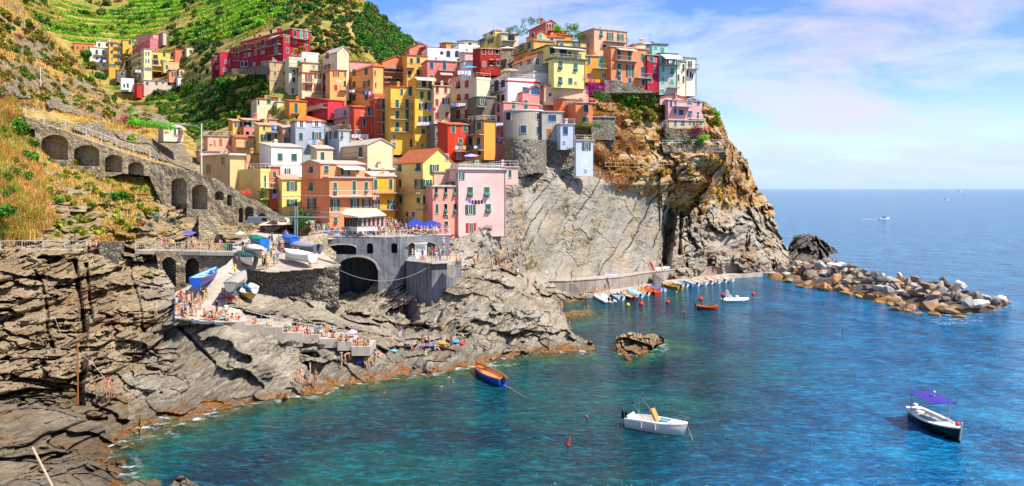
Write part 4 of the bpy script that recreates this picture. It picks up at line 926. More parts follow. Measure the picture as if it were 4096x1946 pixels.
        r = MB().obox(a-d*ov-e*ov+U_*(h+.003), D+d*2*ov, E+e*2*ov, (0,0,.2))
    m.build('wall', mat, root); ro = r.build('parapet' if roof == 'p' else 'roof', mat if roof == 'p' else ROOFS[rm], root)
    for bnd in bands:       # painted bands and cornices: (v, thickness px, colour)
        z0 = zat(bnd[0], Y)-zb; t_ = bnd[1]/F*Y
        mm = MB(); mm.obox(a-d*.06-e*.06+U_*z0, D+d*.12, e*.06, (0,0,t_)); mm.obox(a-d*.06+U_*z0, d*.06, E, (0,0,t_)); mm.obox(b+U_*z0, d*.06, E, (0,0,t_))
        mm.build('band', plain('band_'+bnd[2], bnd[2], .8), root)
    def loc(u, v):
        if (u < uC and uL < uC) or uR == uC: s = sL(u); return e*s, s, -1, th-R(90)
        s = sR(u); return d*s, s, 1, th
    for st, us, vs, ww, hh in win:
        for ui, u in enumerate(us):
            for v in vs:
                p, s, face, rz = loc(u, v); dep = P.y+p.y
                if not (-.2 < s < (w_ if face > 0 else dp)+.2): continue
                k = e if face < 0 else d; f2 = sL if face < 0 else sR
                W_ = abs(f2(u+ww/2)-f2(u-ww/2)); H_ = hh/F*dep; W_ = min(W_*1.12, H_*1.4); H_ *= 1.06
                z = zat(v, dep)-zb; me, lv = win_meshes(st, W_, H_)
                nrm = Vector((-math.cos(th),-math.sin(th),0)) if face < 0 else Vector((math.sin(th),-math.cos(th),0))
                o = link('window', me, root); o.location = p+nrm*.012+Vector((0,0,z)); o.rotation_euler[2] = rz
                for l_ in lv: link('shutter', l_, o)
    for bb in bal:
        u0, u1, v = bb[:3]; out = bb[3] if len(bb) > 3 else 1.0; rc = bb[4] if len(bb) > 4 else None
        p0, s0, f0, rz = loc(u0+.01, v); p1, s1, f1, rz1 = loc(u1-.01, v)
        if f0 != f1: p1, s1, rz = p0*0+(d*sR(u1)), sR(u1), th; p0 = d*sR(u0); f0 = 1
        dep = P.y+(p0.y+p1.y)/2; z = zat(v, dep)-zb; L = (p1-p0).length
        nrm = Vector((-math.cos(th),-math.sin(th),0)) if f0 < 0 else Vector((math.sin(th),-math.cos(th),0))
        sl = MB().obox((0,-out,-.16),(L,0,0),(0,out-.01,0),(0,0,.16)).build('balcony', plain('balcony_slab','a89c8a',.8), root)
        st_ = p0 if f0 > 0 else (p0 if s0 > s1 else p1); sl.location = st_+Vector((0,0,z)); sl.rotation_euler[2] = rz
        rl = MB(); hh = .95
        for y0, x0, x1 in ((-out+.04,0,L),): rl.tube((x0,y0,hh),(x1,y0,hh),.035,4).tube((x0,y0,.08),(x1,y0,.08),.02,4)
        for x in (0.02, L-.02): rl.tube((x,-out+.04,0),(x,-out+.04,hh),.03,4).tube((x,-out+.04,hh),(x,0,hh),.03,4).tube((x,-out+.04,.1),(x,0,.1),.02,4)
        n = int(L/.28)
        for k in range(n): rl.tube(((k+.5)*L/n,-out+.04,0),((k+.5)*L/n,-out+.04,hh),.014,3)
        rl.build('railing', plain('rail_'+rc, rc, .5) if rc else RMET, sl)
    for (u0, u1, v, drop, out, col2) in awn:
        p0, s0, f0, rz = loc(u0+.01, v); p1, s1, f1, _ = loc(u1-.01, v); dep = P.y+p0.y; z = zat(v, dep)-zb; L = (p1-p0).length; dr = drop/F*dep
        m = MB().prism([(0,-.02,0),(L,-.02,0),(L,-out,-dr),(0,-out,-dr)], (0,0,-.04)).obox((0,-out,-dr-.22),(L,0,0),(0,.02,0),(0,0,.2))
        o = m.build('awning', plain('awning_'+col2, col2, .8), root); st_ = p0 if f0 > 0 else (p0 if s0 > s1 else p1); o.location = st_+Vector((0,0,z)); o.rotation_euler[2] = rz
    for (u, hh) in chim:
        s = sR(u) if uR > uC else 0; q = d*min(max(s, .5), w_-.5)+E*.35+U_*(h-.2)
        MB().box(q+Vector((0,0,.9)), (.6,.6,1.8)).box(q+Vector((0,0,1.9)), (.85,.85,.12)).box(q+Vector((0,0,2.12)),(.5,.5,.3)).build('chimney', plaster(col, 1.), root)
    if not chim and roof in 'fshgRgL' and hash_(label) < .55 and w_ > 2.5:
        q = D*(.25+.5*hash_(label+'x'))+E*.4+U_*(h+(.1 if roof == 'f' else .3)); MB().box(q+Vector((0,0,.45)), (.5,.5,1.1)).box(q+Vector((0,0,1.05)), (.7,.7,.1)).box(q+Vector((0,0,1.22)),(.4,.4,.2)).build('chimney', plaster(col, 1.), root)
    if rr:
        rl = MB(); zz = h+(.55 if roof == 'p' else .2)
        for A_, B_ in ((a, b), (a, f_)):
            L = (B_-A_).length; rl.tube(A_+U_*(zz+.9), B_+U_*(zz+.9), .03, 4).tube(A_+U_*(zz+.45), B_+U_*(zz+.45), .018, 4); n = max(2, int(L/1.2))
            for k in range(n+1): p = A_.lerp(B_, k/n); rl.tube(p+U_*zz, p+U_*(zz+.9), .025, 4)
        rl.build('railing', TRIM, root)
    if pipe and h > 5:
        for q in ((b-d*.12,) if uR > uC else (f_,)):
            n = Vector((math.sin(th),-math.cos(th),0)); MB().tube(q+n*.08+U_*.2, q+n*.08+U_*(h-.1), .055, 5).build('drainpipe', plain('drainpipe','6d6a60',.5), root)
    HOUSES[label] = (root, P, d, e, w_, dp, h)
    return root
# ---- the far group on the left hillside
H('orange cottage behind the far row, beside the bushes', 296,296,392,172,230,366,30,'c8641c','s',[('cg',[310,333,355],[191],8,11)],rm='p')
H('pale green penthouse above the white four storey house', 385,385,468,164,200,362,30,'d6d4a8','f',[('cd',[397,427],[180],8,13)],chim=[(440,3)])
H('white cream four storey house with laundry balcony, far group', 360,360,436,189,300,355,30,'d8cbb4','s',[('cb',[387,413],[209],9,18),('cb',[388,],[238],9,16),('ob',[414],[238],7,18),('pn',[415],[262],8,12)],[(374,425,222,1.),(376,425,250,1.)],rm='p')
H('ochre yellow house, tallest of the far group, three balconies', 436,436,503,173,320,352,30,'d09018','s',[('cd',[447],[181,209],9,12),('ct',[448],[236],9,13),('og',[482],[183,210,236],7,17),('og',[450],[262],9,12),('og',[482],[262],7,12)],[(456,508,191,1.1),(456,508,219,1.1),(462,499,248,1.)],rm='t')
H('narrow ochre house top beside the pink house, far group', 491,491,530,160,215,353,30,'d09a22','f',[('cd',[519],[171],9,13)])
H('rose pink house high in the far group', 529,600,633,158,230,350,36,'cf5560','p',[('cg',[541,],[176],10,17),('cd',[573],[170],9,13),('pn',[608,622],[172],6,11),('cg',[608,622],[198],5,11)],[(530,556,187,.9)])
H('pink roof house with chimneys, topmost of the far group', 545,612,633,137,160,353,36,'d98a86','s',[('xn',[575,598],[151],12,14)],rm='t',chim=[(616,3)])
H('grey plaster shed at the upper end of the far group', 631,652,668,131,181,360,36,'b0a890','f',[('xn',[637],[146],7,12)])
H('cream front house with four balconies, nearest of the far group', 502,576,609,196,330,335,38,'ddbf8c','f',[('cg',[559],[215],10,24),('xn',[524],[218],20,18),('cg',[521,560],[252],10,22),('og',[523],[277],9,13),('og',[560],[276],9,12),('cg',[559],[309],9,23),('cg',[584,595],[215,245],5,14),('og',[586,597],[277],5,12)],[(502,574,234,1.2),(504,574,263,1.2),(538,572,290,1.),(538,574,321,1.)],[(501,538,201,11,1.6,'c9c4bc')])
H('stone walled small house under the cream front house', 467,467,504,281,330,340,30,'8f8470','s',[('cd',[487],[297],9,13)],mat=RUBBLE)
H('yellow house with terrace balconies in the far row', 608,608,702,206,285,345,30,'dcb23c','s',[('cg',[657,687],[218],10,17),('og',[655],[248],10,14),('xn',[622],[228],16,16),('xn',[625],[252],18,14)],[(608,634,241,1.2),(608,655,266,1.2)],rm='p')
H('coral red house between the yellow and cream houses of the far row', 701,701,748,197,262,346,30,'cc5a38','s',[('cg',[731,732],[211],10,15),('cg',[732],[243],10,14)],rm='t')
H('cream long house at the right end of the far row', 747,747,827,190,262,345,30,'e0c78e','s',[('cg',[763],[207],10,14),('og',[794,812],[205],8,15),('cd',[765],[240],9,12)],rm='p',chim=[(800,3)])
H('beige box house with one window below the yellow house', 654,654,717,252,292,338,30,'c9a868','p',[('cg',[668],[269],8,15)])
H('orange low house on the lower far row', 676,676,717,281,330,334,30,'d87a40','f',[('og',[699],[297],9,16)],rr=True)
H('beige wide low house with green shutters, lower far row', 716,716,786,276,330,335,30,'cba878','f',[('cg',[726],[293],8,14),('og',[756,],[297],9,15)],rm='t')
H('long pale house front above the big round bush', 575,575,732,322,385,330,30,'c4a894','f',[('cg',[589,626,677],[334],9,12),('cg',[652],[330],8,10),('cg',[701],[328],18,18)],rr=True)
H('small bright white house at the end of the long pale front', 712,712,768,310,345,331,30,'e6e0d8','s',[],rm='w')
H('white terrace house at the foot of the far group', 485,485,536,318,366,328,30,'e4ddcf','p',[('cg',[497],[343],7,13),('cg',[511],[342],8,16)],[(488,516,360,.8)])
H('bright red house at the foot of the far group', 520,548,571,336,392,326,38,'bd2218','f',[('pb',[533],[349],9,13),('pn',[533],[375],9,13)])
H('small yellow house with balconies left of the crimson block', 800,800,856,262,330,325,28,'dcc26a','p',[('og',[813,826],[281],8,16),('pn',[839],[274],5,14),('cg',[808],[308],8,14)],[(800,832,293,1.)],rm='w')
# ---- the crimson complex
H('small crimson house left of the great crimson building', 852,852,881,226,330,262,24,'9c1626','s',[('pn',[869],[242,271],8,16)],rm='w')
H('crimson pink block with chapel niche, left of the great crimson building', 880,880,932,214,300,257,24,'b4283c','p',[('pb',[905],[249],9,14),('an',[924],[250],10,30),('pn',[898,906],[281],8,14)])
H('great crimson building with long window rows above the terraces', 919,1132,1242,141,310,235,45.6,'a31428','f',
  [('cw',[927,938,954],[206,202,199],7,15),('cw',[980,995],[191,187],8,22),('cw',[1022],[176],8,20),('cw',[938,954],[236,234],7,16),('pn',[997],[219],9,15),('cw',[980],[223],8,17),('cw',[1022],[211],8,21),('an',[969,985],[257,254],11,22),('pn',[1017],[258],9,12),
   ('cd',[1051,1104],[171],11,26),('xn',[1051],[205],12,21),('xn',[1104],[200],11,26),('xn',[1052],[256],13,18),('cg',[1150,],[160,204],9,20),('cg',[1179],[163,210],8,24),('cg',[1225],[174,218],8,16)],
  [(1036,1126,188,1.2),(1087,1127,221,1.),(963,1010,204,1.1)],[(1092,1121,147,9,1.4,'e8e0d8')],bands=[(146,4,'d9a04a')],rm='p')
H('upper crimson storey with terrace on the great crimson building', 962,1168,1241,116,150,236.2,45.6,'b02035','f',[('cg',[1143,1086],[128,134],12,14),('ct',[1179,1205,1225],[132,136,139],9,26),('cw',[1040,1020],[143,147],7,9)],[(1171,1222,156,1.,)],rm='p',chim=[(1190,3),(1200,3)],name='house')
# ---- terraced wall in front of it is a stone wall
for (a,b,c,d_,Y,lab) in (((927,276),(1078,266),(1080,300),(930,298),226,'curved stone terrace wall below the great crimson building'),):
    r = Relief('terrace_wall', None, [a,b,c,d_], 3, DRYWALL, yfun=lambda U,V: 238-((U-927)/151.)**2*14, kind=None); tag(r.o, lab, 'stone wall')
# ---- left centre row
H('unfinished stone house with bare plaster panels', 1078,1078,1157,247,400,225,28,'b59368','s',[('pn',[1101,1139],[256,250],8,17),('pn',[1101,1139],[298,292],8,20),('cw',[1101,1139],[338,334],8,16),('cg',[1103,1140],[375,368],8,15)],rm='p',bands=[(285,2,'8a7a68'),(322,2,'8a7a68'),(365,3,'c9bfae')],mat=plaster('b08e5e',1.4))
H('white roof terrace house above the pale green tenement', 1208,1208,1275,216,300,228,24,'dcd6c4','p',[('cg',[1220],[240],6,12)])
H('pale green four storey tenement with flower terrace', 1156,1156,1211,236,410,222,28,'c3c19c','p',[('cg',[1196],[253],12,17),('tg',[1175],[289],10,18),('og',[1199],[286],8,16),('cg',[1175,1201],[323,319],9,17),('cg',[1171,1207],[366,362],8,18)],[(1158,1208,271,1.)],rm='p',wear=1.2,chim=[(1180,3)])
H('cream roof house with small tower and terracotta canopy', 1210,1210,1286,252,300,216,24,'ddc48a','f',[('pn',[1255,1276],[268,265],7,14)],[(1240,1284,284,1.)],rm='t')
H('cream house with open crimson shutters and two balconies', 1208,1208,1292,292,395,214,24,'e2cd92','f',[('or',[1235],[312],9,28),('or',[1271],[305],9,17),('or',[1235],[352],9,22),('or',[1270],[350],9,28)],[(1211,1252,333,1.2),(1250,1287,372,1.2)],bands=[(293,4,'c05a30')],rm='t')
H('tall cream tower house with steep grey gable roof', 1289,1349,1398,207,400,211,38,'dec89a','gR',[('cr',[1310],[224],12,22),('or',[1310],[269,],9,19),('or',[1308],[309,351],8,20)],peak=184,rm='w')
H('pink low house behind the tall cream tower', 1349,1349,1486,243,300,214,22,'dc8c88','s',[('pn',[1369],[260],12,18),('cw',[1426],[250],10,10)],[(1330,1385,274,1.)],rm='t')
H('orange house with crimson shutters left of the hip roofed one', 1320,1320,1386,281,480,206,22,'eaa450','f',[('or',[1344],[296],9,18),('cr',[1381],[296],7,22),('cr',[1343],[351],12,22),('xr',[1380],[335],9,20)],[(1358,1388,362,1.)],rm='t')
H('large apricot house with hipped tile roof and side steps', 1385,1493,1535,267,480,202,34,'eea04a','h',[('cg',[1417],[292],14,25),('cg',[1466],[287],14,25),('pn',[1400],[292],5,18),('cg',[1417],[339],13,24),('og',[1466],[336],10,24),('pn',[1400],[340],5,16),('og',[1411],[392],9,24),('cg',[1467],[388],13,24),('cr',[1500],[292],6,20),('cd',[1503],[340],5,16)],[(1394,1433,371,1.),(1442,1483,366,1.)],peak=249,rm='t')
H('terracotta house with brown striped awnings', 1530,1530,1640,246,400,208,20,'c86a3a','gR',[('xn',[1560,1590],[284],10,16),('xn',[1555,1590],[322],11,18)],[(1534,1612,291,1.4),(1534,1612,333,1.4)],[(1532,1612,262,14,1.8,'8a6a52'),(1532,1612,300,14,1.8,'8a6a52')],peak=222,rm='t')
# ---- ridge line
H('salmon house at the left tip of the ridge', 1638,1638,1732,192,250,226,20,'d0705c','gR',[('xn',[1700],[188],7,8)],peak=171,rm='t')
H('scarlet house with low slate roof on the ridge', 1705,1705,1787,190,250,221,20,'c42a1e','s',[('pn',[1730],[200],11,9),('xn',[1770],[196],16,14)],rm='p',chim=[(1784,3)])
H('orange house with terrace plants on the ridge', 1785,1785,1843,173,230,217,20,'dc8a28','s',[('xn',[1812],[188],16,13)],rm='d')
H('white long terrace house left of the yellow ridge house', 1838,1838,1918,186,240,210,20,'e6e4e0','p',[('xn',[1880],[176],30,10)],rr=True)
H('grey penthouse on the white long terrace house', 1858,1858,1912,164,188,212,20,'b0a498','s',[('xn',[1880],[173],26,8)],rm='d')
H('yellow orange house with green windows and hip tile roof', 1628,1628,1711,222,360,204,20,'eea83c','s',[('cd',[1646],[245],10,20),('cd',[1673],[242],12,24),('cd',[1638],[297],11,24),('cg',[1673],[292],12,24)],[(1622,1658,272,1.)],rm='t')
H('white house with brick arched windows and terrace', 1710,1710,1862,200,250,206,18,'e8e2dc','p',[('an',[1767],[212],12,12),('an',[1793,1828],[216],15,24)],rm='w')
H('salmon pink house with wide terrace and striped awning', 1709,1709,1861,243,330,198,18,'d56a58','f',[('cb',[1727],[262],13,27),('cb',[1778],[263],13,40),('cg',[1835],[250],14,27),('cg',[1727],[307],13,10)],[(1750,1818,284,1.)],[(1757,1806,287,14,1.6,'d8a8a0')],bands=[(243,4,'e0a090')],rr=True)
H('white house with garage doors under the pink terrace', 1857,1857,1925,245,330,196,18,'e6ddd8','f',[],rr=True)
H('pale pink terrace house with pergola beside the dark red house', 1860,1860,1923,212,246,200,18,'dca898','s',[('xn',[1905],[216],22,18)],rm='w')
H('dark red house with scarlet shutters, centre of the ridge', 1922,1922,2002,196,300,190,18,'9e1c16','s',[('cm',[1935,1962,1987],[210,207,203],11,18),('or',[1936],[258],9,20),('or',[1966,1992],[253,250],9,22)],rm='p',wear=.8)
H('yellow ridge house with green shutters and glass pergola', 1906,1982,2010,150,200,205,24,'e2bc48','f',[('og',[1925],[168],10,20),('og',[1963],[164],9,22)],rr=True,rm='g')
H('yellow roof room under white pergola on the ridge', 1934,1982,2007,122,152,206.5,24,'e6c050','f',[('cd',[1968],[132],9,16)],rm='w')
pg = empty('pergola', px(1920,148,205), 'white rooftop pergola frame on the yellow ridge house', 'pergola'); k = 205/F
m = MB(); Pz = [(0,0,0),(84*k,3,1.2),(30*k,4,0),(108*k,6,1)]
for x, y in ((0,0),(62*k,-.5),(30*k,4),(100*k,5)): MB().tube((x,y,0),(x,y,38*k),.06).build('post', TRIM, pg)
MB().path([(0,0,38*k),(62*k,-.5,42*k),(100*k,5,41*k),(30*k,4,38*k),(0,0,38*k)],.06).path([(15*k,2,38*k),(80*k,2,41.5*k)],.05).build('beam', TRIM, pg)
H('cream veranda house right of the yellow ridge house', 2007,2007,2074,136,185,203,16,'d8c898','s',[('xn',[2045],[153],24,22)],[(2008,2060,166,1.2)],rm='t')
H('salmon gabled house, highest of the village', 2116,2183,2222,92,160,195,22,'d9695a','gR',[('cd',[2189,2200,2210],[103,109,113],5,14)],peak=80,rm='t',chim=[(2190,3)])
H('vermilion box house under the highest terrace garden', 2200,2200,2266,124,160,194,14,'c8401e','f',[],rm='t')
H('orange box house beside the highest terrace garden', 2237,2237,2292,141,180,190,14,'dd9030','f',[],rm='t')
H('cream hip roof house between ochre and orange boxes', 2185,2185,2257,149,200,188,14,'d8bc90','h',[('xn',[2207],[160],12,12)],rm='t')
H('apricot roof cabin with teal window', 2105,2150,2187,134,170,186,22,'dea050','gR',[('cd',[2133],[142],7,18),('ct',[2162],[146],12,20)],peak=124,rm='t')
H('ochre house with wide dark loggia', 2055,2135,2232,163,230,182,22,'d29440','f',[('xd',[2087],[195],26,36),('cg',[2118],[183],12,26)],[(2058,2112,213,.9)],rm='p',bands=[(160,3,'8a7460')])
H('cream yellow house with green shuttered balcony near the ridge', 2233,2233,2347,166,260,184,16,'dcb868','s',[('cg',[2247],[179],12,12),('og',[2306],[185],10,28)],[(2278,2321,200,1.)],rm='d')
H('yellow upper floor behind the restaurant balcony', 2133,2193,2340,184,250,174.5,24,'e0c35e','f',[('cd',[2209],[206],18,24),('cd',[2252],[212],26,24),('cd',[2279],[219],10,18),('og',[2310],[226],10,18)],[],[(2196,2320,186,10,2.2,'d8cfc0')],rm='d',eave=.5)
H('pale yellow corner house below the restaurant balcony', 2193,2216,2340,235,350,172,24,'e2cc74','f',[('tg',[2241],[263],14,30),('tg',[2302],[271],14,30),('tg',[2241],[323],14,28),('cg',[2281],[325],14,22),('cw',[2302],[333],9,10)],[],rm='d',eave=.6,rr=True)
H('rough grey and white gabled house with tile roof', 2049,2134,2193,234,360,176,26,'a89c88','gR',[('pn',[2085],[256],20,20),('pn',[2117],[248],15,24),('pn',[2149],[247],13,26),('pn',[2172],[256],6,16)],peak=205,rm='t',mat=plaster('b0a28c',1.6))
H('white block under the rough gabled house', 2049,2134,2193,290,400,175.2,26,'ded8cc','f',[],rm='w',pipe=False)
H('white house with red bands and black shutters', 1958,2032,2160,322,480,172,24,'e8e6e2','p',[('cd',[1987],[345],15,42),('cd',[2013],[335],15,28),('od',[1987],[395],9,22),('cd',[2013],[392],13,24)],[(1958,2022,372,1.1)],bands=[(328,7,'c8281e')],rr=True)
H('pink house with two triangular blue gable windows', 2044,2090,2192,371,420,171.5,30,'d06e68','gR',[('cb',[2103],[362],28,22),('cb',[2141],[362],30,34)],peak=340,rm='t')
H('cream beige terrace house with green sunshade', 2178,2178,2354,345,420,173,16,'dcae80','f',[('cg',[2200],[380],10,14)],rm='t')
gs = empty('sunshade', px(2210,352,171), 'green fabric sunshade on thin poles above the beige terrace', 'sunshade'); k = 171/F
MB().prism([(0,0,0),(85*k,0,-2*k),(75*k,2,3*k),(12*k,2,4*k)],(0,0,-.06)).build('cloth', plain('green_cloth','1f7a58'), gs)
for x in (3,42,80): MB().tube((x*k,.2,-40*k),(x*k,.2,0),.03).build('pole', METAL, gs)
H('orange house behind the tower terrace', 2218,2218,2332,396,520,173,14,'d8562a','f',[('cg',[2275],[430],15,40)],[(2240,2290,450,.9)],rm='w')
H('orange corner house with teal windows above the stone cliff', 2303,2303,2370,412,505,168,14,'de6a34','f',[('cg',[2343],[434],18,28),('cg',[2342],[480],26,20)],rm='w',rr=True)
# ---- upper right cluster
H('pale salmon house with roof railing, top right of the ridge', 2313,2377,2508,116,230,186,26,'e49a76','f',[('tg',[2404],[137],12,26),('og',[2440],[150],9,36),('og',[2481],[150],9,26),('cd',[2418],[188],12,15),('xn',[2335],[147],10,14)],[(2412,2500,170,1.3)],rm='w',rr=True)
H('white cream back house on the upper right ridge', 2535,2535,2612,178,220,189,12,'dccfa8','gR',[],peak=173,rm='t',chim=[(2580,3)])
H('ochre orange house with bright green shutter and curved balcony', 2340,2340,2444,224,330,178.5,14,'dd8e1c','f',[('cg',[2356],[242],11,30),('ct',[2404],[252],15,44),('xn',[2355],[300],14,10),('pn',[2415],[302],16,18)],[(2372,2438,276,1.2,'c8a060')],rm='w',wear=1.)
H('orange house with two long balconies and striped awning', 2413,2444,2591,188,360,178,24,'dc7038','f',[('cg',[2475],[221],14,40),('cg',[2518],[226],13,40),('cg',[2570],[229],12,26),('tg',[2476],[278],14,44),('og',[2520],[284],11,44),('cb',[2570],[288],12,38),('cb',[2476],[315],14,15),('cb',[2519],[324],12,22),('cb',[2572],[330],11,22)],[(2460,2545,246,1.2,'b8a898'),(2538,2597,314,1.2,'b8a898')],[(2462,2535,192,8,1.5,'e0c8a8')],rm='w')
H('narrow crimson house squeezed between orange and grey', 2589,2589,2636,222,370,181,14,'b0142e','s',[('pn',[2595],[234],8,14),('cg',[2606],[238],12,18),('pn',[2620],[242],8,15),('ag',[2619],[278],8,26),('cg',[2600],[319],13,25)],bands=[(302,4,'6a3a48')],rm='w')
H('turquoise roof house above the grey green house', 2609,2609,2670,178,230,187,14,'8fbfb4','f',[('ct',[2622],[190],10,12),('ct',[2650],[200],12,18)],rm='d')
H('grey green house with laundry balcony and white awning', 2637,2637,2709,216,380,182,14,'a9aea0','f',[('ct',[2652],[240],13,34),('ct',[2687],[248],11,32),('ct',[2652],[278],10,24),('tt',[2688],[285],11,24),('ct',[2652],[322],10,24),('ct',[2688],[327],10,18),('ct',[2648],[364],13,12)],[(2640,2712,262,1.4),(2668,2712,352,1.2)],[(2641,2712,217,22,2.6,'e6ecec')],rm='d')
H('cream house with grey shutters on the upper right', 2706,2706,2746,245,385,184,14,'e2d2ac','s',[('ct',[2714],[262],7,22),('td',[2734],[271],7,24),('cd',[2714],[312],6,24),('cd',[2734],[319],6,24)],rm='w')
H('cream and pink end house at the cliff edge', 2743,2743,2786,232,385,187,14,'e6dcd0','s',[('cd',[2755,2764],[258],5,24),('cd',[2750],[294],6,24),('cd',[2762],[300],6,24),('cd',[2770],[306],3,20)],[(2746,2786,278,1.4)],rm='w')
H('pink villa at the cliff edge with cream bay and blue shutters', 2660,2672,2808,402,485,181,22,'dd8f90','s',[('cb',[2684],[417],8,24),('cb',[2702],[410],8,22),('cb',[2758],[408],17,20),('cb',[2793],[411],9,20),('cb',[2700],[447],8,22),('cb',[2724],[451],17,20),('tb',[2760],[454],16,18),('cb',[2792],[462],8,24)],[(2690,2756,428,1.6,'d8d8d4'),(2752,2812,478,1.2,'d8d8d4')],rm='p')
H('stone basement with round arched doors under the pink villa', 2676,2676,2816,482,520,180.6,16,'c0a070','f',[('cb',[2702],[494],10,22),('ab',[2731],[492],14,18),('ag',[2760,2775,2804],[493],7,12)],rm='w')
H('pink roof house behind the cliff villa', 2640,2640,2745,392,420,182,14,'dca09c','gR',[],peak=376,rm='t')
# ---- middle band, left
H('cream house with arched doors above the dark retaining wall', 1027,1027,1110,396,478,217,30,'d6c393','f',[('cd',[1034],[410],7,18),('cg',[1075],[406],14,20),('cg',[1090],[462],10,12)],rm='t')
H('cream wing with two arched doorways and balcony', 1109,1109,1169,408,475,216,28,'ddc898','f',[('aw',[1118],[452],9,24),('ab',[1143],[447],9,20),('xn',[1148],[414],16,16)],[(1133,1168,424,1.)],rm='w')
H('bright orange house with tall green door', 1158,1158,1229,405,500,206,26,'e08018','s',[('cg',[1184],[433],12,38),('cg',[1184],[472],10,14)],[(1165,1198,454,1.)],rm='t')
H('crimson pink house with long balcony in the middle band', 1220,1311,1379,402,480,200,34,'cc2c3c','s',[('pn',[1241],[423],6,10),('cg',[1265],[426],7,22),('pn',[1282],[426],12,22),('cg',[1290],[452],12,10)],[(1220,1310,442,1.3,'c89090')],rm='t')
H('pink house with green umbrella and roof parapet', 1336,1396,1470,432,540,192,34,'dd8e90','p',[('cg',[1382],[452],11,18),('cg',[1406],[456],7,22),('cg',[1376],[495],8,16),('cg',[1406],[508],7,30)],[(1340,1392,474,1.2)])
H('coral house with blue shutters right of the pink parapet house', 1416,1416,1507,430,560,186,20,'cc4a30','s',[('cb',[1476],[447],10,30),('cb',[1493],[447],10,30),('cb',[1457],[491],11,30),('cb',[1493],[490],11,30),('cg',[1432],[530],14,18),('cg',[1494],[522],12,22)],[(1440,1506,467,1.2,'c8b8a0')],rm='t')
H('tall terracotta house with five stacked balconies', 1501,1501,1564,396,600,184,20,'c4502e','f',[('tg',[1534],[416],12,34),('cg',[1534],[467],12,36),('cg',[1534],[516],12,36)],[(1504,1554,442,1.),(1504,1554,489,1.),(1504,1554,539,1.)],rm='w')
H('orange top terrace on the tall terracotta house', 1497,1497,1580,384,400,185.5,20,'dd5a30','p',[],rr=True)
H('golden yellow house with four stacked balconies', 1563,1563,1661,348,620,178,20,'f0ac30','s',[('cg',[1607],[369],9,24),('cg',[1640],[366],12,34),('cg',[1589],[418],13,36),('cg',[1628],[416],13,36),('cg',[1589],[463],12,34),('cg',[1628],[457],13,36),('tg',[1589],[510],12,38),('cg',[1628],[508],13,38),('cg',[1647],[573],14,30),('pn',[1576],[550],11,18),('pn',[1576],[582],13,22)],[(1563,1648,433,1.),(1563,1648,478,1.),(1563,1648,528,1.)],rm='t')
H('yellow house with striped awning and laundry balcony', 1660,1660,1739,318,620,177,20,'f2ae2c','p',[('cd',[1696],[337],16,24),('cg',[1721],[340],12,26),('cg',[1687,1716],[385],12,36),('od',[1690],[427],10,24),('od',[1716],[424],9,24),('og',[1690],[477],11,20),('cg',[1720],[474],12,20),('cg',[1693],[526],12,18),('cg',[1719],[524],12,18),('pn',[1689],[584],9,16)],[(1660,1735,358,1.2,'303838'),(1668,1735,503,1.1)],[(1660,1735,312,10,2.,'d8d8d0')],rr=False)
H('narrow beige house with vermilion shutters', 1736,1736,1803,345,500,176,20,'d8b888','s',[('cr',[1749,1783],[361,357],11,25),('cr',[1748],[410],11,25),('or',[1783],[405],9,24),('cr',[1747],[465],12,28),('cr',[1788],[465],12,30)],[(1756,1796,494,1.)],rm='p')
H('wide beige house with scarlet shutters and laundry line', 1796,1907,1962,318,480,173,32,'d8bc98','p',[('tr',[1834],[341],15,26),('cr',[1868],[337],14,28),('tr',[1836],[391],14,26),('tr',[1868],[389],14,26),('cr',[1834],[459],14,34),('cr',[1868],[457],14,36)],[(1800,1862,430,1.2),(1800,1895,480,1.)],rr=True)
H('dark stone house strip with green shutters', 1739,1739,1792,497,630,171,20,'7c7466','f',[('cg',[1749],[539],12,22),('cg',[1776],[544],12,44),('xn',[1777],[592],12,16)],[(1758,1792,572,1.)],mat=RUBBLE,rm='w')
H('dark apartment strip with shutters behind the pink tower house', 1907,1907,1980,388,520,170,20,'6e6250','f',[('og',[1930],[405],12,24)],[(1908,1940,428,1.)])
# ---- centre
H('ochre and rose row house left of the yellow terrace house', 931,931,976,486,560,191,28,'dfa440','s',[('og',[953],[498],9,16),('cg',[954],[536],10,16)],rm='p')
H('rose house with three shuttered windows in a row', 975,975,1057,482,560,190,28,'d0645a','s',[('og',[990,1014,1038],[498,496,492],9,17),('cg',[990,1014],[537,536],10,19)],rm='p',chim=[(1030,3)])
H('pink flat house right of the rose row', 1056,1056,1108,478,540,189,28,'dd8c84','f',[('cg',[1072],[490],8,14)],rm='p')
H('peach house with two orange arched shutters', 831,831,948,545,640,177,28,'e29a78','f',[('aw',[883,922],[568],14,28),('cw',[859],[572],7,22)],rr=True,rm='g')
H('apricot terrace house beside the peach arched house', 944,944,1052,552,640,174,28,'e0a060','s',[('cw',[984],[567],12,20),('cw',[1023],[569],14,18)],[(946,1048,590,1.)],rm='t')
H('yellow house with laundry terrace and beige tile roof', 1037,1037,1133,502,640,171,26,'e0b850','s',[('cd',[1056],[511],7,16),('og',[1060],[552],12,24),('og',[1092],[550],11,24),('xn',[1100],[514],30,20)],[(1064,1132,530,1.2)],rm='p')
H('worn pinkish house with dark window beside the grey house', 1132,1132,1183,512,640,170,26,'d8a088','s',[('og',[1152],[562],11,22),('xn',[1162],[524],14,16)],[(1132,1182,540,1.2)],rm='w',wear=1.4)
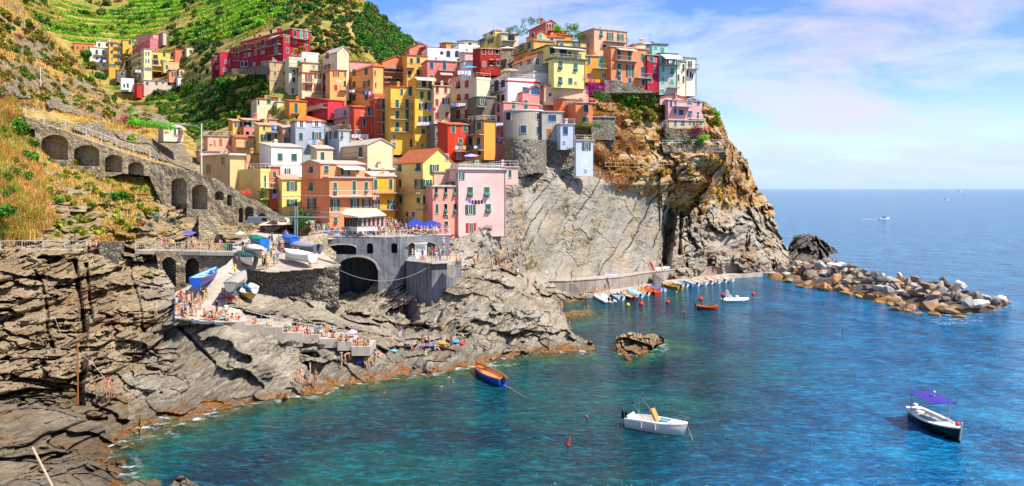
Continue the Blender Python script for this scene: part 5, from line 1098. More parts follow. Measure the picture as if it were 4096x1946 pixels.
H('grey house with red hip roof and white shutters', 1182,1182,1302,485,720,164,24,'9aa0aa','h',[('oe',[1205],[498],13,23),('oe',[1266],[495],13,23),('cg',[1204],[547],14,28),('og',[1267],[544],13,28),('cg',[1204],[594],14,22),('cg',[1268],[612],12,52)],[(1231,1298,577,1.3)],peak=459,rm='t')
H('grey flower terrace wing of the grey house', 1298,1357,1402,522,700,161,32,'a2a6ac','f',[('og',[1334],[541],13,28),('tg',[1368],[541],9,28)],bands=[(523,3,'d8d4c8')],rr=True)
H('cream small annex with pale roof beside the blank gable house', 1268,1268,1332,597,700,154,24,'dcbc90','s',[('cg',[1290],[626],13,32)],rm='w')
H('cream house with blank white gable and terrace doors', 1326,1470,1574,580,720,152,36,'e6c08e','gR',[('cg',[1357],[614],14,42),('cg',[1444],[611],14,42)],[(1320,1462,636,1.5)],peak=554,rm='w')
H('white house with dark side wall and four green windows', 1037,1086,1212,588,800,151,36,'ece4d0','s',[('cg',[1120],[629],19,28),('cg',[1176],[630],19,28),('og',[1150],[690],8,30)],bands=[(661,2,'b8c8d8')],rm='w')
H('ochre stepped house left of the white house', 983,983,1104,618,720,157,28,'dc9c50','f',[('cw',[985],[636],7,22),('cw',[1006],[634],6,24),('cb',[1087],[657],10,12)],rm='d')
H('peach roof strip with yellow chimney above the left terrace', 800,800,880,606,650,170,28,'e0a888','f',[],chim=[(850,3)])
H('beige terrace house with wooden lattice loggia', 800,920,982,622,790,148,44,'d8b070','f',[('xw',[893],[645],56,28),('xb',[836],[678],32,36)],rm='w',bands=[(619,5,'c8d0d8')],eave=.6)
H('plain yellow block with long railed roof terrace', 916,1042,1080,688,800,143,44,'e8c068','p',[('cg',[1060],[727],8,46)],[(1044,1098,752,1.2,'d8c8b8')],rr=True)
H('narrow orange red house behind the yellow block', 1078,1078,1122,668,840,145,26,'dd6038','f',[('cg',[1098],[698],12,22),('cg',[1098],[770],12,22)],[(1083,1126,734,1.2)],rm='w')
H('yellow house left of the big salmon house', 1128,1128,1208,720,880,141.5,26,'ecc860','s',[('og',[1168],[745],14,32),('og',[1168],[812],14,26)],rm='p',bands=[(785,4,'c8ccd4')])
SAL = H('big salmon corner house with glass veranda on the square', 1207,1318,1492,712,938,131.5,40,'e8763e','f',
  [('tg',[1246],[748],13,34),('og',[1248],[815],13,40),('tg',[1340],[752],14,40),('cg',[1416],[752],14,52),('tg',[1464],[752],13,44),('og',[1340],[821],12,40),('og',[1419],[819],11,40),('og',[1465],[818],11,38),('tg',[1342],[881],14,28),('cg',[1340],[776],14,18)],
  [(1312,1502,786,1.2,'d8ccc0'),(1232,1280,852,1.)],bands=[(714,5,'c9c4b4'),(786,4,'d8c8b0'),(852,4,'d8c8b0')],rm='w',eave=.4)
H('upper storey of the big salmon house with white roof and awning', 1207,1282,1458,655,715,132.4,40,'e88250','gL',[('tg',[1246],[680],13,24),('tg',[1305],[677],15,24),('og',[1382],[684],12,30),('tg',[1430],[680],13,20)],[],[(1345,1432,664,12,2.6,'efe9e2')],peak=641,rm='w',pipe=False)
H('orange yellow house with two balconies beside the salmon house', 1488,1488,1582,708,880,141,22,'f0a01c','s',[('cg',[1503],[738],13,36),('cg',[1563],[738],12,38),('og',[1503],[820],10,34),('og',[1565],[820],10,34)],[(1496,1582,771,1.2),(1488,1586,838,1.2)],rm='w')
H('pale roof house behind the orange yellow house', 1490,1490,1580,682,712,150,22,'dcc8a0','s',[],rm='w',chim=[(1530,3)])
H('yellow house with large orange tile gable roof', 1581,1692,1812,650,930,138,36,'e4c460','gR',[('tg',[1600],[673],13,34),('tg',[1675],[671],16,34),('cg',[1602],[733],9,30),('og',[1677],[738],13,36),('pn',[1786],[630],11,26),('og',[1737],[678],12,34),('og',[1709],[737],12,32),('cg',[1605],[800],10,28),('cg',[1675],[802],16,20),('pn',[1629,1655],[858],11,20),('og',[1709],[800],12,30)],[(1581,1690,771,1.3,'a05a48'),(1662,1732,838,1.2)],peak=594,rm='t')
H('pink top terrace house between tile roof and round tower', 1788,1834,2006,662,760,139.5,34,'dd9c8c','f',[('og',[1908],[654],10,22),('cg',[1800],[690],8,16)],rm='w')
H('pink house with three terraces, right part beside the cliff', 1834,1834,2022,680,950,135,22,'e4a89e','f',[('tg',[1880],[769],19,38),('tg',[1947],[769],19,38),('og',[1882],[839],13,36),('tg',[1952],[835],20,36),('or',[1884],[911],14,34),('og',[1840],[705],12,26)],bands=[(676,5,'e0d8d0')],rm='w',eave=.35,rr=True)
H('salmon house with small tilted shutters left of the pink house', 1731,1731,1836,748,960,134,22,'e0846a','f',[('tg',[1745,1783,1818],[771,771,769],11,36),('cg',[1748],[836],10,36),('tg',[1783,1820],[836,837],11,38),('xn',[1785],[905],14,36)],rm='w',bands=[(745,4,'d8c8b8')])
H('pink flower terrace storey with green pergola', 1736,1736,1836,690,750,139,22,'dd9a84','f',[('og',[1818],[705],12,26)],rm='w')
H('pink side block with green shutter against the rubble wall', 2008,2008,2072,670,740,138,20,'dfa898','f',[('cg',[2040],[696],9,28)],rm='w',rr=True)
H('scarlet worn house with laundry above the yellow tile roof', 1791,1791,1874,500,640,158,22,'cf3218','s',[('cg',[1813],[516],13,30),('cg',[1860],[512],13,30),('tg',[1842],[571],13,30),('xn',[1836,1870],[624],14,26)],[(1814,1874,605,1.1)],rm='t',wear=1.3)
H('orange and ochre house with grid balconies beside the scarlet one', 1873,1936,1984,484,640,157,40,'dc8a24','f',[('og',[1889],[513],9,44),('cg',[1917],[505],15,28),('cg',[1884],[570],15,34),('cg',[1915],[568],13,32),('xn',[1919],[613],14,16)],[(1873,1935,540,1.1),(1873,1935,602,1.2)],rm='d',rr=True)
H('pink tower house with terrace above the grey round tower', 1976,2014,2222,410,640,168.5,34,'d4706a','f',[('cg',[1995],[434],10,32),('cg',[1996],[477],9,26),('cg',[2008],[540],6,30),('cg',[2054],[420],14,30),('cg',[2103],[420],14,36),('cg',[2167],[415],14,18)],[(1966,2013,514,1.1)],rm='p')
# ---- round tower
tw = empty('tower_house', px(2092,590,167), 'grey round bastion house with blue shutters above the pale cliff', 'tower house'); k = 164/F
def cyl(rx, ry, z0, z1, n=28, a0=R(-185), a1=R(25)):
    m = MB(); rings = [[Vector((rx*math.cos(a0+(a1-a0)*i/n), ry*math.sin(a0+(a1-a0)*i/n), z)) for i in range(n+1)] for z in (z0, z1)]
    m.loft(rings[::-1], sm=True); m.add([p for p in rings[1]], [tuple(range(n+1))]); return m
rx, ry = 79*k, 79*k*.75; zt = (590-446)*k; 
cyl(rx, ry, -.4, zt).build('wall', plaster('9d927e', 1.3), tw); cyl(rx*1.05, ry*1.05, zt+.01, zt+.28).build('roof', TRIM, tw)
rl = MB()
for i in range(29): 
    a = R(-185)+R(210)*i/28; p = Vector((rx*math.cos(a), ry*math.sin(a), zt+.28)); rl.tube(p, p+Vector((0,0,1)), .02, 3)
    if i: rl.tube(q_+Vector((0,0,1)), p+Vector((0,0,1)), .03, 4)
    q_ = p
rl.build('railing', TRIM, tw)
for st, u, v, ww, hh in (('cd',2035,467,19,32),('cb',2093,521,23,32),('pn',2151,467,14,26),('cb',2150,524,10,32)):
    x = (u-2092)*k*1.02; x = max(-rx*.97, min(rx*.97, x)); y = -ry*math.sqrt(1-(x/rx)**2); nx, ny = x/rx**2, y/ry**2; ang = math.atan2(nx, -ny)
    me, lv = win_meshes(st, ww*k/max(.5, math.cos(ang)), hh*k); o = link('window', me, tw); o.location = (x+math.sin(ang)*.03, y-math.cos(ang)*.03, (590-v)*k); o.rotation_euler[2] = ang
    for l_ in lv: link('shutter', l_, o)
H('grey plaster block joined to the round bastion house', 2168,2168,2252,448,600,164.5,12,'a39c90','f',[('cb',[2209],[473],28,26),('cw',[2197],[534],16,36)],rm='w',wear=1.2)
H('pale blue narrow house with one blue window', 2242,2242,2298,498,600,161.5,10,'b4c2d4','f',[('cb',[2262],[523],18,32),('pn',[2257],[571],8,12)],rm='w',rr=True)
H('tall pale blue tower house standing on the cliff', 2298,2304,2372,563,706,160,14,'bcc6d6','f',[('og',[2346],[586],11,28),('pn',[2343],[683],7,10)],rm='w',rr=True,pipe=False)
basn = wallthing('bastion_wall', 'curved rubble bastion wall below the round grey house', 'stone wall', ctrl=None, poly=[(2010,553),(2180,558),(2248,572),(2248,590),(2300,592),(2306,705),(2300,722),(2220,700),(2140,690),(2090,705),(2040,720),(2010,718),(2008,640)], step=3, mat=RUBBLE,
    yfun=lambda U,V: 164.0-10*np.sqrt(np.clip(1-((U-2092)/95.)**2, 0, 1))*(U<2187)+np.clip(720-V,0,300)*.003, disp=lambda p,U,V: fbm(p*.9,4,48)*.3, edge=3)
H('ruined stone block wall right of the pale blue tower', 2366,2366,2460,470,560,170,8,'8c8272','f',[],mat=RUBBLE,pipe=False)
cot = H('small white cottage with green shutters beside the stair terrace', 654,654,733,510,566,163,32,'c8bc9c','s',[('cg',[700,716],[528],8,26)],[],[(724,740,512,8,1.6,'e0b070')],rm='w')
# ---- glass veranda of the salmon house
vr = empty('veranda', px(1365,925,126.5), 'glazed restaurant veranda with pale sloping roof on the square', 'veranda'); k = 126.5/F
m = MB(); 
MB().prism([(0,0,64*k),(78*k,-2.2,55*k),(178*k,.6,61*k),(124*k,4.,84*k),(0,3.2,84*k)], (0,0,.16)).build('roof', plain('veranda_roof','cfc1a0',.8), vr)
MB().obox((8*k,.5,0),(62*k,-1.9,0),(0,.2,0),(0,0,18*k)).obox((70*k,-1.4,0),(95*k,2.2,0),(0,.2,0),(0,0,18*k)).build('base_wall', TRIM, vr)
for i in range(6): t_ = i/5.; MB().obox((8*k+62*k*t_,.5-1.9*t_,18*k),(.16,0,0),(0,.16,0),(0,0,40*k)).build('post', WOODM, vr)
for i in range(1,7): t_ = i/6.; MB().obox((70*k+95*k*t_,-1.4+2.2*t_,18*k),(.3,0,0),(0,.2,0),(0,0,40*k)).build('post', plaster('d8a090'), vr)
MB().obox((8*k,.62,18*k),(62*k,-1.9,0),(0,.04,0),(0,0,36*k)).obox((70*k,-1.28,18*k),(95*k,2.2,0),(0,.04,0),(0,0,36*k)).build('glazing', GLASS, vr)
# round sign on the salmon house front
sg = empty('shop_sign', px(1783,869,133.2), 'round topped dark blue sign with white lines on the salmon wall', 'sign'); k = 133/F
pts = [(-9*k,0,-8*k),(9*k,0,-8*k)]+[(9*k*math.cos(a),0,-2*k+12*k*math.sin(a)) for a in np.linspace(0,math.pi,9)]
MB().prism(pts,(0,.06,0)).build('panel', plain('sign_blue','1c2450',.5), sg); MB().box((0,-.02,2*k),(9*k,.02,2*k)).box((0,-.02,-3*k),(14*k,.02,2.4*k)).build('lettering', [plain('sign_pink','d89ab0',.6)], sg)
# ------------------------------------------------------------ vegetation
def leaves(C, Rr, n, size, seed=0, flat=1., up=0.):
    """leaf-sized quads filling spheres: centres C (k,3), radii Rr (k)"""
    g = np.random.default_rng(seed); k = len(C); N = k*n
    c = np.repeat(C, n, 0); r = np.repeat(Rr, n)[:,None]
    d = g.normal(size=(N,3)); d /= np.linalg.norm(d, axis=1)[:,None]
    P = c+d*r*(g.uniform(.25,1,(N,1))**.45)*np.array([1,1,flat])
    a = d+g.normal(size=(N,3))*.55; a[:,2] += up; a /= np.linalg.norm(a, axis=1)[:,None]
    t = np.cross(a, g.normal(size=(N,3))); t /= np.linalg.norm(t, axis=1)[:,None]+1e-9; b = np.cross(a, t)
    s = size*g.uniform(.6,1.3,(N,1)); t *= s; b *= s*.62
    V = np.stack([P-t, P+b, P+t, P-b], 1).reshape(-1,3); Q = np.arange(N*4).reshape(-1,4)
    return V, Q
def blades(P, h, w_, seed=0, lean=.35, droop=.3):
    g = np.random.default_rng(seed); N = len(P); a = g.uniform(0, 6.283, N); L = np.stack([np.cos(a), np.sin(a), 0*a], 1); hh = h*g.uniform(.5,1.25,(N,1))
    S = np.stack([-np.sin(a), np.cos(a), 0*a], 1)*w_*g.uniform(.6,1.3,(N,1)); lean_ = lean*g.uniform(0,1,(N,1))*hh
    m = P+L*lean_*.5+np.array([0,0,1])*hh*.6; e = P+L*lean_*1.5+np.array([0,0,1])*hh*(1-droop*.3)
    V = np.stack([P-S, P+S, m+S*.7, m-S*.7, e+S*.12, e-S*.12], 1).reshape(-1,3); i = np.arange(N)[:,None]*6
    return V, np.concatenate([i+np.array([[0,1,2,3]]), i+np.array([[3,2,4,5]])])
def join(parts):
    V, Q, n = [], [], 0
    for v, q in parts: V.append(v); Q.append(q+n); n += len(v)
    return np.concatenate(V), np.concatenate(Q)
FG = foliage('green_leaves', '1e4408','3f7414','6ea022'); FD = foliage('dark_leaves', '16300c','2c5214','466f20'); FY = foliage('olive_leaves', '565a12','8a8a20','a9a034')
FL = foliage('lime_leaves', '4a8a10','76b41c','9ccf38'); FO = foliage('dry_orange_scrub', '8a5a24','b8803a','cc9a54'); FS = foliage('straw_grass', 'a88a30','d8b04a','f0d484'); FB = foliage('brown_scrub', '4e3c1c','7a5c28','a07c3c')
FM = foliage('magenta_bracts', 'a0105a','d01878','e84a9a'); FA = foliage('agave_leaves', '3f6a58','6a9480','9ab8a0', .5); FR = foliage('red_flowers', 'c02a1a','e04a30','d86a8a')
BARK = plain('bark', '5b4a38', .9)
def blob_mesh(name, mat, seed, nb=7, n=120, size=.13, flat=.8):
    g = np.random.default_rng(seed); C = g.normal(size=(nb,3)); C /= np.linalg.norm(C,axis=1)[:,None]; C *= g.uniform(.25,.62,(nb,1)); C[:,2] = np.abs(C[:,2])*flat+.35; C[:,0] *= 1.15
    V, Q = leaves(C, g.uniform(.38,.62,nb), n, size, seed, .85, .2); V[:,2] = np.maximum(V[:,2], .0)
    return np_mesh(name, V, Q, mat)
BM = {k: [blob_mesh('shrub', m, 10*i+j) for j in range(3)] for i, (k, m) in enumerate((('g',FG),('d',FD),('y',FY),('l',FL),('o',FO),('b',FB),('s',FS)))}
SMALL = {k: [blob_mesh('shrub', m, 90+10*i+j, 5, 45, .24) for j in range(3)] for i, (k, m) in enumerate((('g',FG),('d',FD),('y',FY),('l',FL),('o',FO),('b',FB)))}
NMS = {'g':'green','d':'dark green','y':'olive','l':'bright green','o':'rust orange','b':'brown','s':'straw coloured'}
def shrub(p, r, kind, label, group=None, meshes=BM, name='shrub', cat='shrub', hz=1.):
    o = link(name, random.choice(meshes[kind])); o.location = p-Vector((0,0,.15*r)); o.scale = (r*random.uniform(.85,1.2), r*random.uniform(.85,1.2), r*hz*random.uniform(.8,1.15)); o.rotation_euler[2] = random.uniform(0,6.28)
    tag(o, label, cat, group); return o
def surf_points(rel, n, poly, seed, accept=None):
    g = np.random.default_rng(seed); P = np.array(poly); u = g.uniform(P[:,0].min(), P[:,0].max(), n); v = g.uniform(P[:,1].min(), P[:,1].max(), n)
    ok = inpoly(u, v, poly) & rel.inside(u, v); u, v = u[ok], v[ok]; Y = rel.Yat(u, v); p = np.stack([(u-2048)/F*Y, Y, CH-(v-HZ)/F*Y], -1)
    if accept is not None: p = p[accept(p, u, v)]
    return p
def stuff(name, V, Q, mat): tag(link(name, np_mesh(name, V, Q, mat)), kind='stuff')
OD = ['first','second','third','fourth','fifth','sixth','seventh','eighth','ninth','tenth','eleventh','twelfth']+[f'{i}th' for i in range(13,21)]+['21st','22nd','23rd']+[f'{i}th' for i in range(24,31)]+['31st','32nd','33rd']+[f'{i}th' for i in range(34,60)]
def massed(name, rel, n, poly, rpx, mat, seed, avoid=()):
    p = surf_points(rel, n*4, poly, seed)[:n]; g = np.random.default_rng(seed); r = g.uniform(*rpx, len(p))/F*p[:,1]
    C = np.repeat(p, 3, 0)+g.normal(size=(len(p)*3,3))*np.repeat(r,3)[:,None]*.35; stuff(name, *leaves(C, np.repeat(r,3)*.7, 70, .42, seed), mat)
def scatter(rel, n, poly, rpx, kinds, label, group, meshes=SMALL, seed=1, off=.2, avoid=()):
    g = random.Random(seed); P = np.array(poly); c = 0; t = 0; made = []
    while c < n and t < n*30:
        t += 1; u, v = g.uniform(P[:,0].min(), P[:,0].max()), g.uniform(P[:,1].min(), P[:,1].max())
        if not inpoly(np.array([u]), np.array([v]), poly)[0] or not rel.inside(u, v): continue
        if any(a <= u <= b and c0 <= v <= d for a, c0, b, d in avoid): continue
        p = rel.pt(u, v, off); k = g.choice(kinds); r = g.uniform(*rpx)/F*p.y
        made.append((u, v, p, k, r)); c += 1
    by = {}
    for u, v, p, k, r in sorted(made): by.setdefault(k, []).append((u, p, r))
    for k, L_ in by.items():
        for i, (u, p, r) in enumerate(L_): shrub(p, r, k, label.format(NMS[k])+(f', {OD[i]} from the left' if len(L_) > 1 else ''), group.format(NMS[k]), meshes)
# far hillside
AV = [(296,140,830,345),(800,110,1245,300)]
scatter(far_hill, 60, [(60,-60),(1180,-60),(1220,130),(1000,110),(830,160),(300,140),(130,90)], (11,26), 'ggdyyl', '{} shrub on the vineyard terraces at the top left', '{} shrubs on the high terraces', seed=3, avoid=AV)
massed('spur_thicket', far_hill, 150, [(1000,-60),(1440,-60),(1430,200),(1320,230),(1240,180),(1120,60)], (10,22), FD, 94)
massed('spur_thicket', far_hill, 90, [(1150,-60),(1440,-60),(1460,200),(1320,230),(1240,180)], (8,18), FB, 104)
massed('mid_thicket', far_hill, 110, [(640,120),(850,90),(900,200),(860,330),(760,320),(700,180)], (9,20), FD, 105)
massed('terrace_thicket', far_hill, 120, [(60,-60),(1180,-60),(1220,130),(1000,110),(860,150),(300,140),(130,90)], (11,24), FD, 95)
scatter(far_hill, 26, [(1000,-60),(1440,-60),(1400,100),(1320,60),(1240,120),(1120,60)], (14,30), 'gddb', '{} bush on the rocky spur behind the crimson building', '{} bushes on the spur', seed=4)
scatter(far_hill, 26, [(1230,100),(1460,160),(1520,250),(1380,190),(1280,200)], (9,20), 'ybdo', '{} scrub on the crags above the tall cream tower', '{} scrub on the crags', seed=5)
massed('garden_thicket', far_hill, 90, [(560,350),(780,350),(860,340),(1075,310),(1080,420),(1020,470),(760,560),(700,520)], (12,26), FG, 96)
scatter(far_hill, 24, [(560,330),(780,340),(860,320),(1075,300),(1080,420),(1020,470),(760,560),(700,520)], (13,26), 'ggldy', '{} bush in the gardens below the crimson building', '{} bushes in the lower gardens', seed=6)
massed('ridge_thicket', ridge, 190, [(1380,-20),(1440,0),(1520,45),(1600,130),(1690,190),(1690,260),(1560,260),(1430,180)], (9,17), FG, 97)
scatter(ridge, 20, [(1380,-20),(1440,0),(1520,45),(1600,130),(1690,190),(1690,260),(1560,260),(1430,180)], (8,17), 'ggdyb', '{} shrub on the far right ridge of the hill', '{} shrubs on the far ridge', seed=7)
for (u, v, r, k, lab) in ((880,385,42,'g','large round green bush below the small crimson house'),(640,372,34,'d','dark round bush under the long pale house'),(930,400,34,'y','olive bush in the terrace gardens, left of the stone house'),(960,300,20,'l','bright green bush on the curved terrace wall'),(900,330,42,'g','big bushy green tree below the crimson chapel block'),(610,395,28,'g','green bush beside the red box house'),
    (700,395,34,'g','green tree crown right of the red box house'),(350,215,30,'g','tall green bush beside the white four storey house'),(330,205,14,'o','rust red bush beside the white four storey house'),(370,260,34,'y','olive bush below the white four storey house'),(400,300,30,'g','green bush above the dry wall left of the far houses'),
    (1040,90,34,'l','lime green tree behind the great crimson building'),(1075,75,26,'y','yellow green tree behind the crimson roof'),(950,130,30,'d','dark tree left of the crimson roof'),(890,140,30,'y','olive tree on the terrace left of the crimson building'),(1190,190,20,'y','autumn toned tree before the crimson right wall'),(1210,178,18,'y','second autumn toned crown before the crimson wall'),
    (520,160,14,'l','bright bush behind the ochre house roofs'),(740,160,20,'y','yellow bush above the coral red house'),(1350,120,26,'d','dark bush on the central crag'),(1180,40,40,'g','broad green bush on the spur above the crimson roof')):
    rel = far_hill if not (v > 180 and u < 420) else left_slope
    p = rel.pt(u, v, 3.) if rel.inside(u, v) else px(u, v, 300)
    if 1180 < u < 1215 and v > 170: p = px(u, v+14, 224)
    r_ = r/F*p.y; t = empty('tree', p-Vector((0,0,r_*.6)), lab, 'tree'); c = link('crown', random.choice(BM[k]), t); c.scale = (r_,r_,r_*.95); c.rotation_euler[2] = random.uniform(0,6)
    MB().tube((0,0,-r_*.5),(.05*r_,0,r_*.7),r_*.07,6,r_*.03).build('trunk', BARK, t)
# vine rows: stuff
p = surf_points(far_hill, 60000, [(20,-60),(1150,-60),(1150,60),(1000,120),(860,180),(300,170),(100,110)], 21, lambda p,u,v: (((terr(p)-np.floor(terr(p))) > .72) | ((terr(p)-np.floor(terr(p))) < .06)) & (vnoise(p*.03, 9) > -.35))
stuff('vineyard_rows', *leaves(p+np.array([0,-.5,.5]), np.full(len(p), .9), 4, .42, 5), FL)
p = surf_points(far_hill, 26000, [(560,330),(860,320),(1080,300),(1080,430),(760,570),(700,520)], 22, lambda p,u,v: (((terr(p)-np.floor(terr(p))) > .6)))
stuff('vineyard_rows', *leaves(p+np.array([0,-.5,.4]), np.full(len(p), .8), 4, .36, 6), FG)
p = surf_points(far_hill, 30000, [(-60,-60),(1460,-60),(1520,260),(1240,260),(860,180),(300,170),(60,60)], 23, lambda p,u,v: vnoise(p*.05, 19) > -.1)
stuff('hill_scrub', *leaves(p, np.full(len(p), .8), 3, .42, 7), FY)
p = surf_points(ridge, 14000, [(1380,-60),(1700,-60),(1700,300),(1380,260)], 24)
stuff('hill_scrub', *leaves(p, np.full(len(p), 1.0), 4, .55, 8), FD)
# dry slope at the left
for i, (pl_, o_, lb) in enumerate((([(180,392),(420,398),(520,425),(650,468),(690,500),(640,505),(510,500),(420,482),(200,432)],1.2,'long dry stone wall above the garden terrace'),([(300,495),(415,490),(425,520),(520,528),(600,556),(735,582),(775,640),(790,690),(700,655),(600,622),(467,580),(346,536),(290,515)],1.2,'dry stone wall directly above the stairway'),([(0,232),(150,268),(270,350),(290,388),(150,372),(0,300)],1.,'tumbled stone wall across the dry slope, middle one'),([(60,140),(120,150),(200,185),(252,245),(180,240),(90,215),(50,190)],1.,'short stone wall high on the dry slope'),([(0,325),(120,343),(262,392),(180,402),(0,374)],1.,'low stone wall on the dry slope, lowest one'),([(250,300),(330,315),(400,350),(455,385),(440,400),(330,380),(255,345)],1.,'stone wall on the dry slope near its right edge'))):
    r_ = Relief('terrace_wall', None, pl_, 3, DRYWALL, disp=lambda p,U,V: fbm(p*.8,3,6)*.25, yfun=lambda U,V,o_=o_: left_slope.Yat(U,V)-o_, kind=None, edge=4); tag(r_.o, lb, 'stone wall')
massed('slope_thicket', left_slope, 150, [(-60,0),(120,90),(300,260),(430,380),(600,470),(560,520),(150,400),(0,380)], (7,17), FY, 98)
massed('slope_thicket', left_slope, 90, [(-60,0),(120,90),(300,260),(430,380),(600,470),(560,520),(150,400),(0,380)], (7,17), FG, 99)
massed('rock_thicket', left_slope, 70, [(150,640),(560,660),(680,900),(200,980)], (9,20), FY, 100)
p = surf_points(left_slope, 60000, [(-90,-60),(80,-10),(200,130),(330,270),(470,390),(700,500),(600,560),(300,470),(120,430),(100,560),(200,720),(160,980),(-90,990)], 31, lambda p,u,v: vnoise(p*.08, 29)+.4*vnoise(p*.4, 28) > -.12)
stuff('dry_grass', *blades(p, .75, .07, 9), FS)
p = surf_points(left_slope, 26000, [(-90,380),(60,400),(110,520),(150,640),(190,760),(215,900),(150,960),(40,980),(-90,800)], 32)
stuff('slope_grass', *blades(surf_points(left_slope, 26000, [(100,420),(420,420),(700,500),(690,640),(560,700),(660,900),(300,900),(160,700)], 36, lambda p,u,v: vnoise(p*.15, 49)+.4*vnoise(p*.6, 48) > .0), .55, .06, 19), FS)
stuff('green_reeds', *blades(surf_points(left_slope, 9000, [(-90,380),(60,400),(110,520),(150,640),(190,760),(150,960),(-90,980)], 37, lambda p,u,v: vnoise(p*.2, 47) > .1), 1.3, .05, 20, .6), FL)
stuff('tall_dry_grass', *blades(p, 1.5, .05, 10, .6), FS)
p = surf_points(left_slope, 9000, [(-90,-60),(80,-10),(200,130),(470,390),(700,500),(600,560),(120,430),(100,560),(-90,600)], 33, lambda p,u,v: vnoise(p*.1, 39) > .1)
stuff('slope_scrub', *leaves(p, np.full(len(p), .45), 5, .16, 11), FB)
p = surf_points(left_slope, 9000, [(150,700),(680,700),(660,960),(200,990)], 34, lambda p,u,v: vnoise(p*.18, 49) > .15)
stuff('rock_scrub', *leaves(p, np.full(len(p), .35), 6, .12, 12), FO)
SL = 'on the dry slope at the upper left'
scatter(left_slope, 46, [(-60,0),(120,90),(300,260),(430,380),(600,470),(560,520),(150,400),(0,380)], (9,24), 'ygobbo', '{} scrub bush '+SL, '{} bushes on the dry slope', seed=8, meshes=BM)
scatter(left_slope, 26, [(-80,300),(60,330),(130,520),(150,700),(60,900),(-80,960)], (18,42), 'ggys', '{} bush in the tall dry grass at the left edge', '{} bushes in the tall grass', seed=9, meshes=BM)
scatter(left_slope, 22, [(150,700),(500,700),(650,900),(300,950)], (10,26), 'yobg', '{} tuft bush on the rocks under the stair arches', '{} tufts under the arches', seed=10, meshes=BM)
scatter(left_slope, 7, [(850,820),(960,830),(960,900),(900,920)], (9,18), 'yob', '{} bush on the crag beside the low block wall', '{} bushes on the crag', seed=14, meshes=BM)
for (u, v, r, k, lab) in ((60,500,60,'g','dark green bush left of the upper stair railing'),(110,565,42,'g','green bush in front of the first small arch'),(525,555,30,'l','round bright green bush on the garden wall'),(480,770,48,'g','large green bush among the agaves'),(20,830,50,'g','green creeper bush over the rocks at the left edge'),(100,700,30,'g','small green bush in tall grass'),(300,640,22,'y','olive bush inside the second arch'),(370,640,20,'l','bright leafy plant inside the third arch')):
    p = left_slope.pt(u, v, 2.2); shrub(p-Vector((0,0,r/F*p.y*.6)), r/F*p.y, k, lab)
# garden on the terrace: flowers and pergola creeper
for (u, v, r, mt, lab) in ((500,478,24,FR,'red and orange flowering bush above the garden boxes'),(610,505,16,FR,'red geranium boxes along the cottage terrace'),(580,530,14,FR,'red flowers in a box near the cottage'),(520,512,16,FR,'pink flower bush in the garden'),(555,512,14,FR,'red flower bush beside the pergola'),(665,533,9,FR,'red geraniums on the cottage rail, left'),(712,545,11,FR,'red geraniums on the cottage rail, right')):
    p = px(u, v, 162); V, Q = leaves(np.array([[0,0,0],[.5,0,.2],[-.6,0,-.1],[.1,0,.5]]), np.full(4, .7), 90, .1, int(u), .8); o = link('flower_bush', np_mesh('flower_bush', V, Q, mt)); s = r/F*178; o.location = p; o.scale = (s*1.3,s,s*.8); tag(o, lab, 'flowers')
g_ = np.random.default_rng(4); C = np.stack([px(u, v, 161) for u, v in zip(np.linspace(520,690,40), 486+np.linspace(0,22,40)+g_.uniform(-6,6,40))]); V, Q = leaves(np.array(C), np.full(40, .8), 60, .13, 77); tag(link('creeper', np_mesh('creeper', V, Q, FL)), 'bright green vine creeper over the garden pergola', 'vine')
C = np.stack([px(u, v, 161) for u, v in zip(np.full(14,524)+g_.uniform(-3,3,14), np.linspace(425,490,14))]); V, Q = leaves(np.array(C), np.full(14, .35), 40, .12, 78); tag(link('creeper', np_mesh('creeper', V, Q, FL)), 'narrow bright creeper hanging down the garden wall', 'vine')
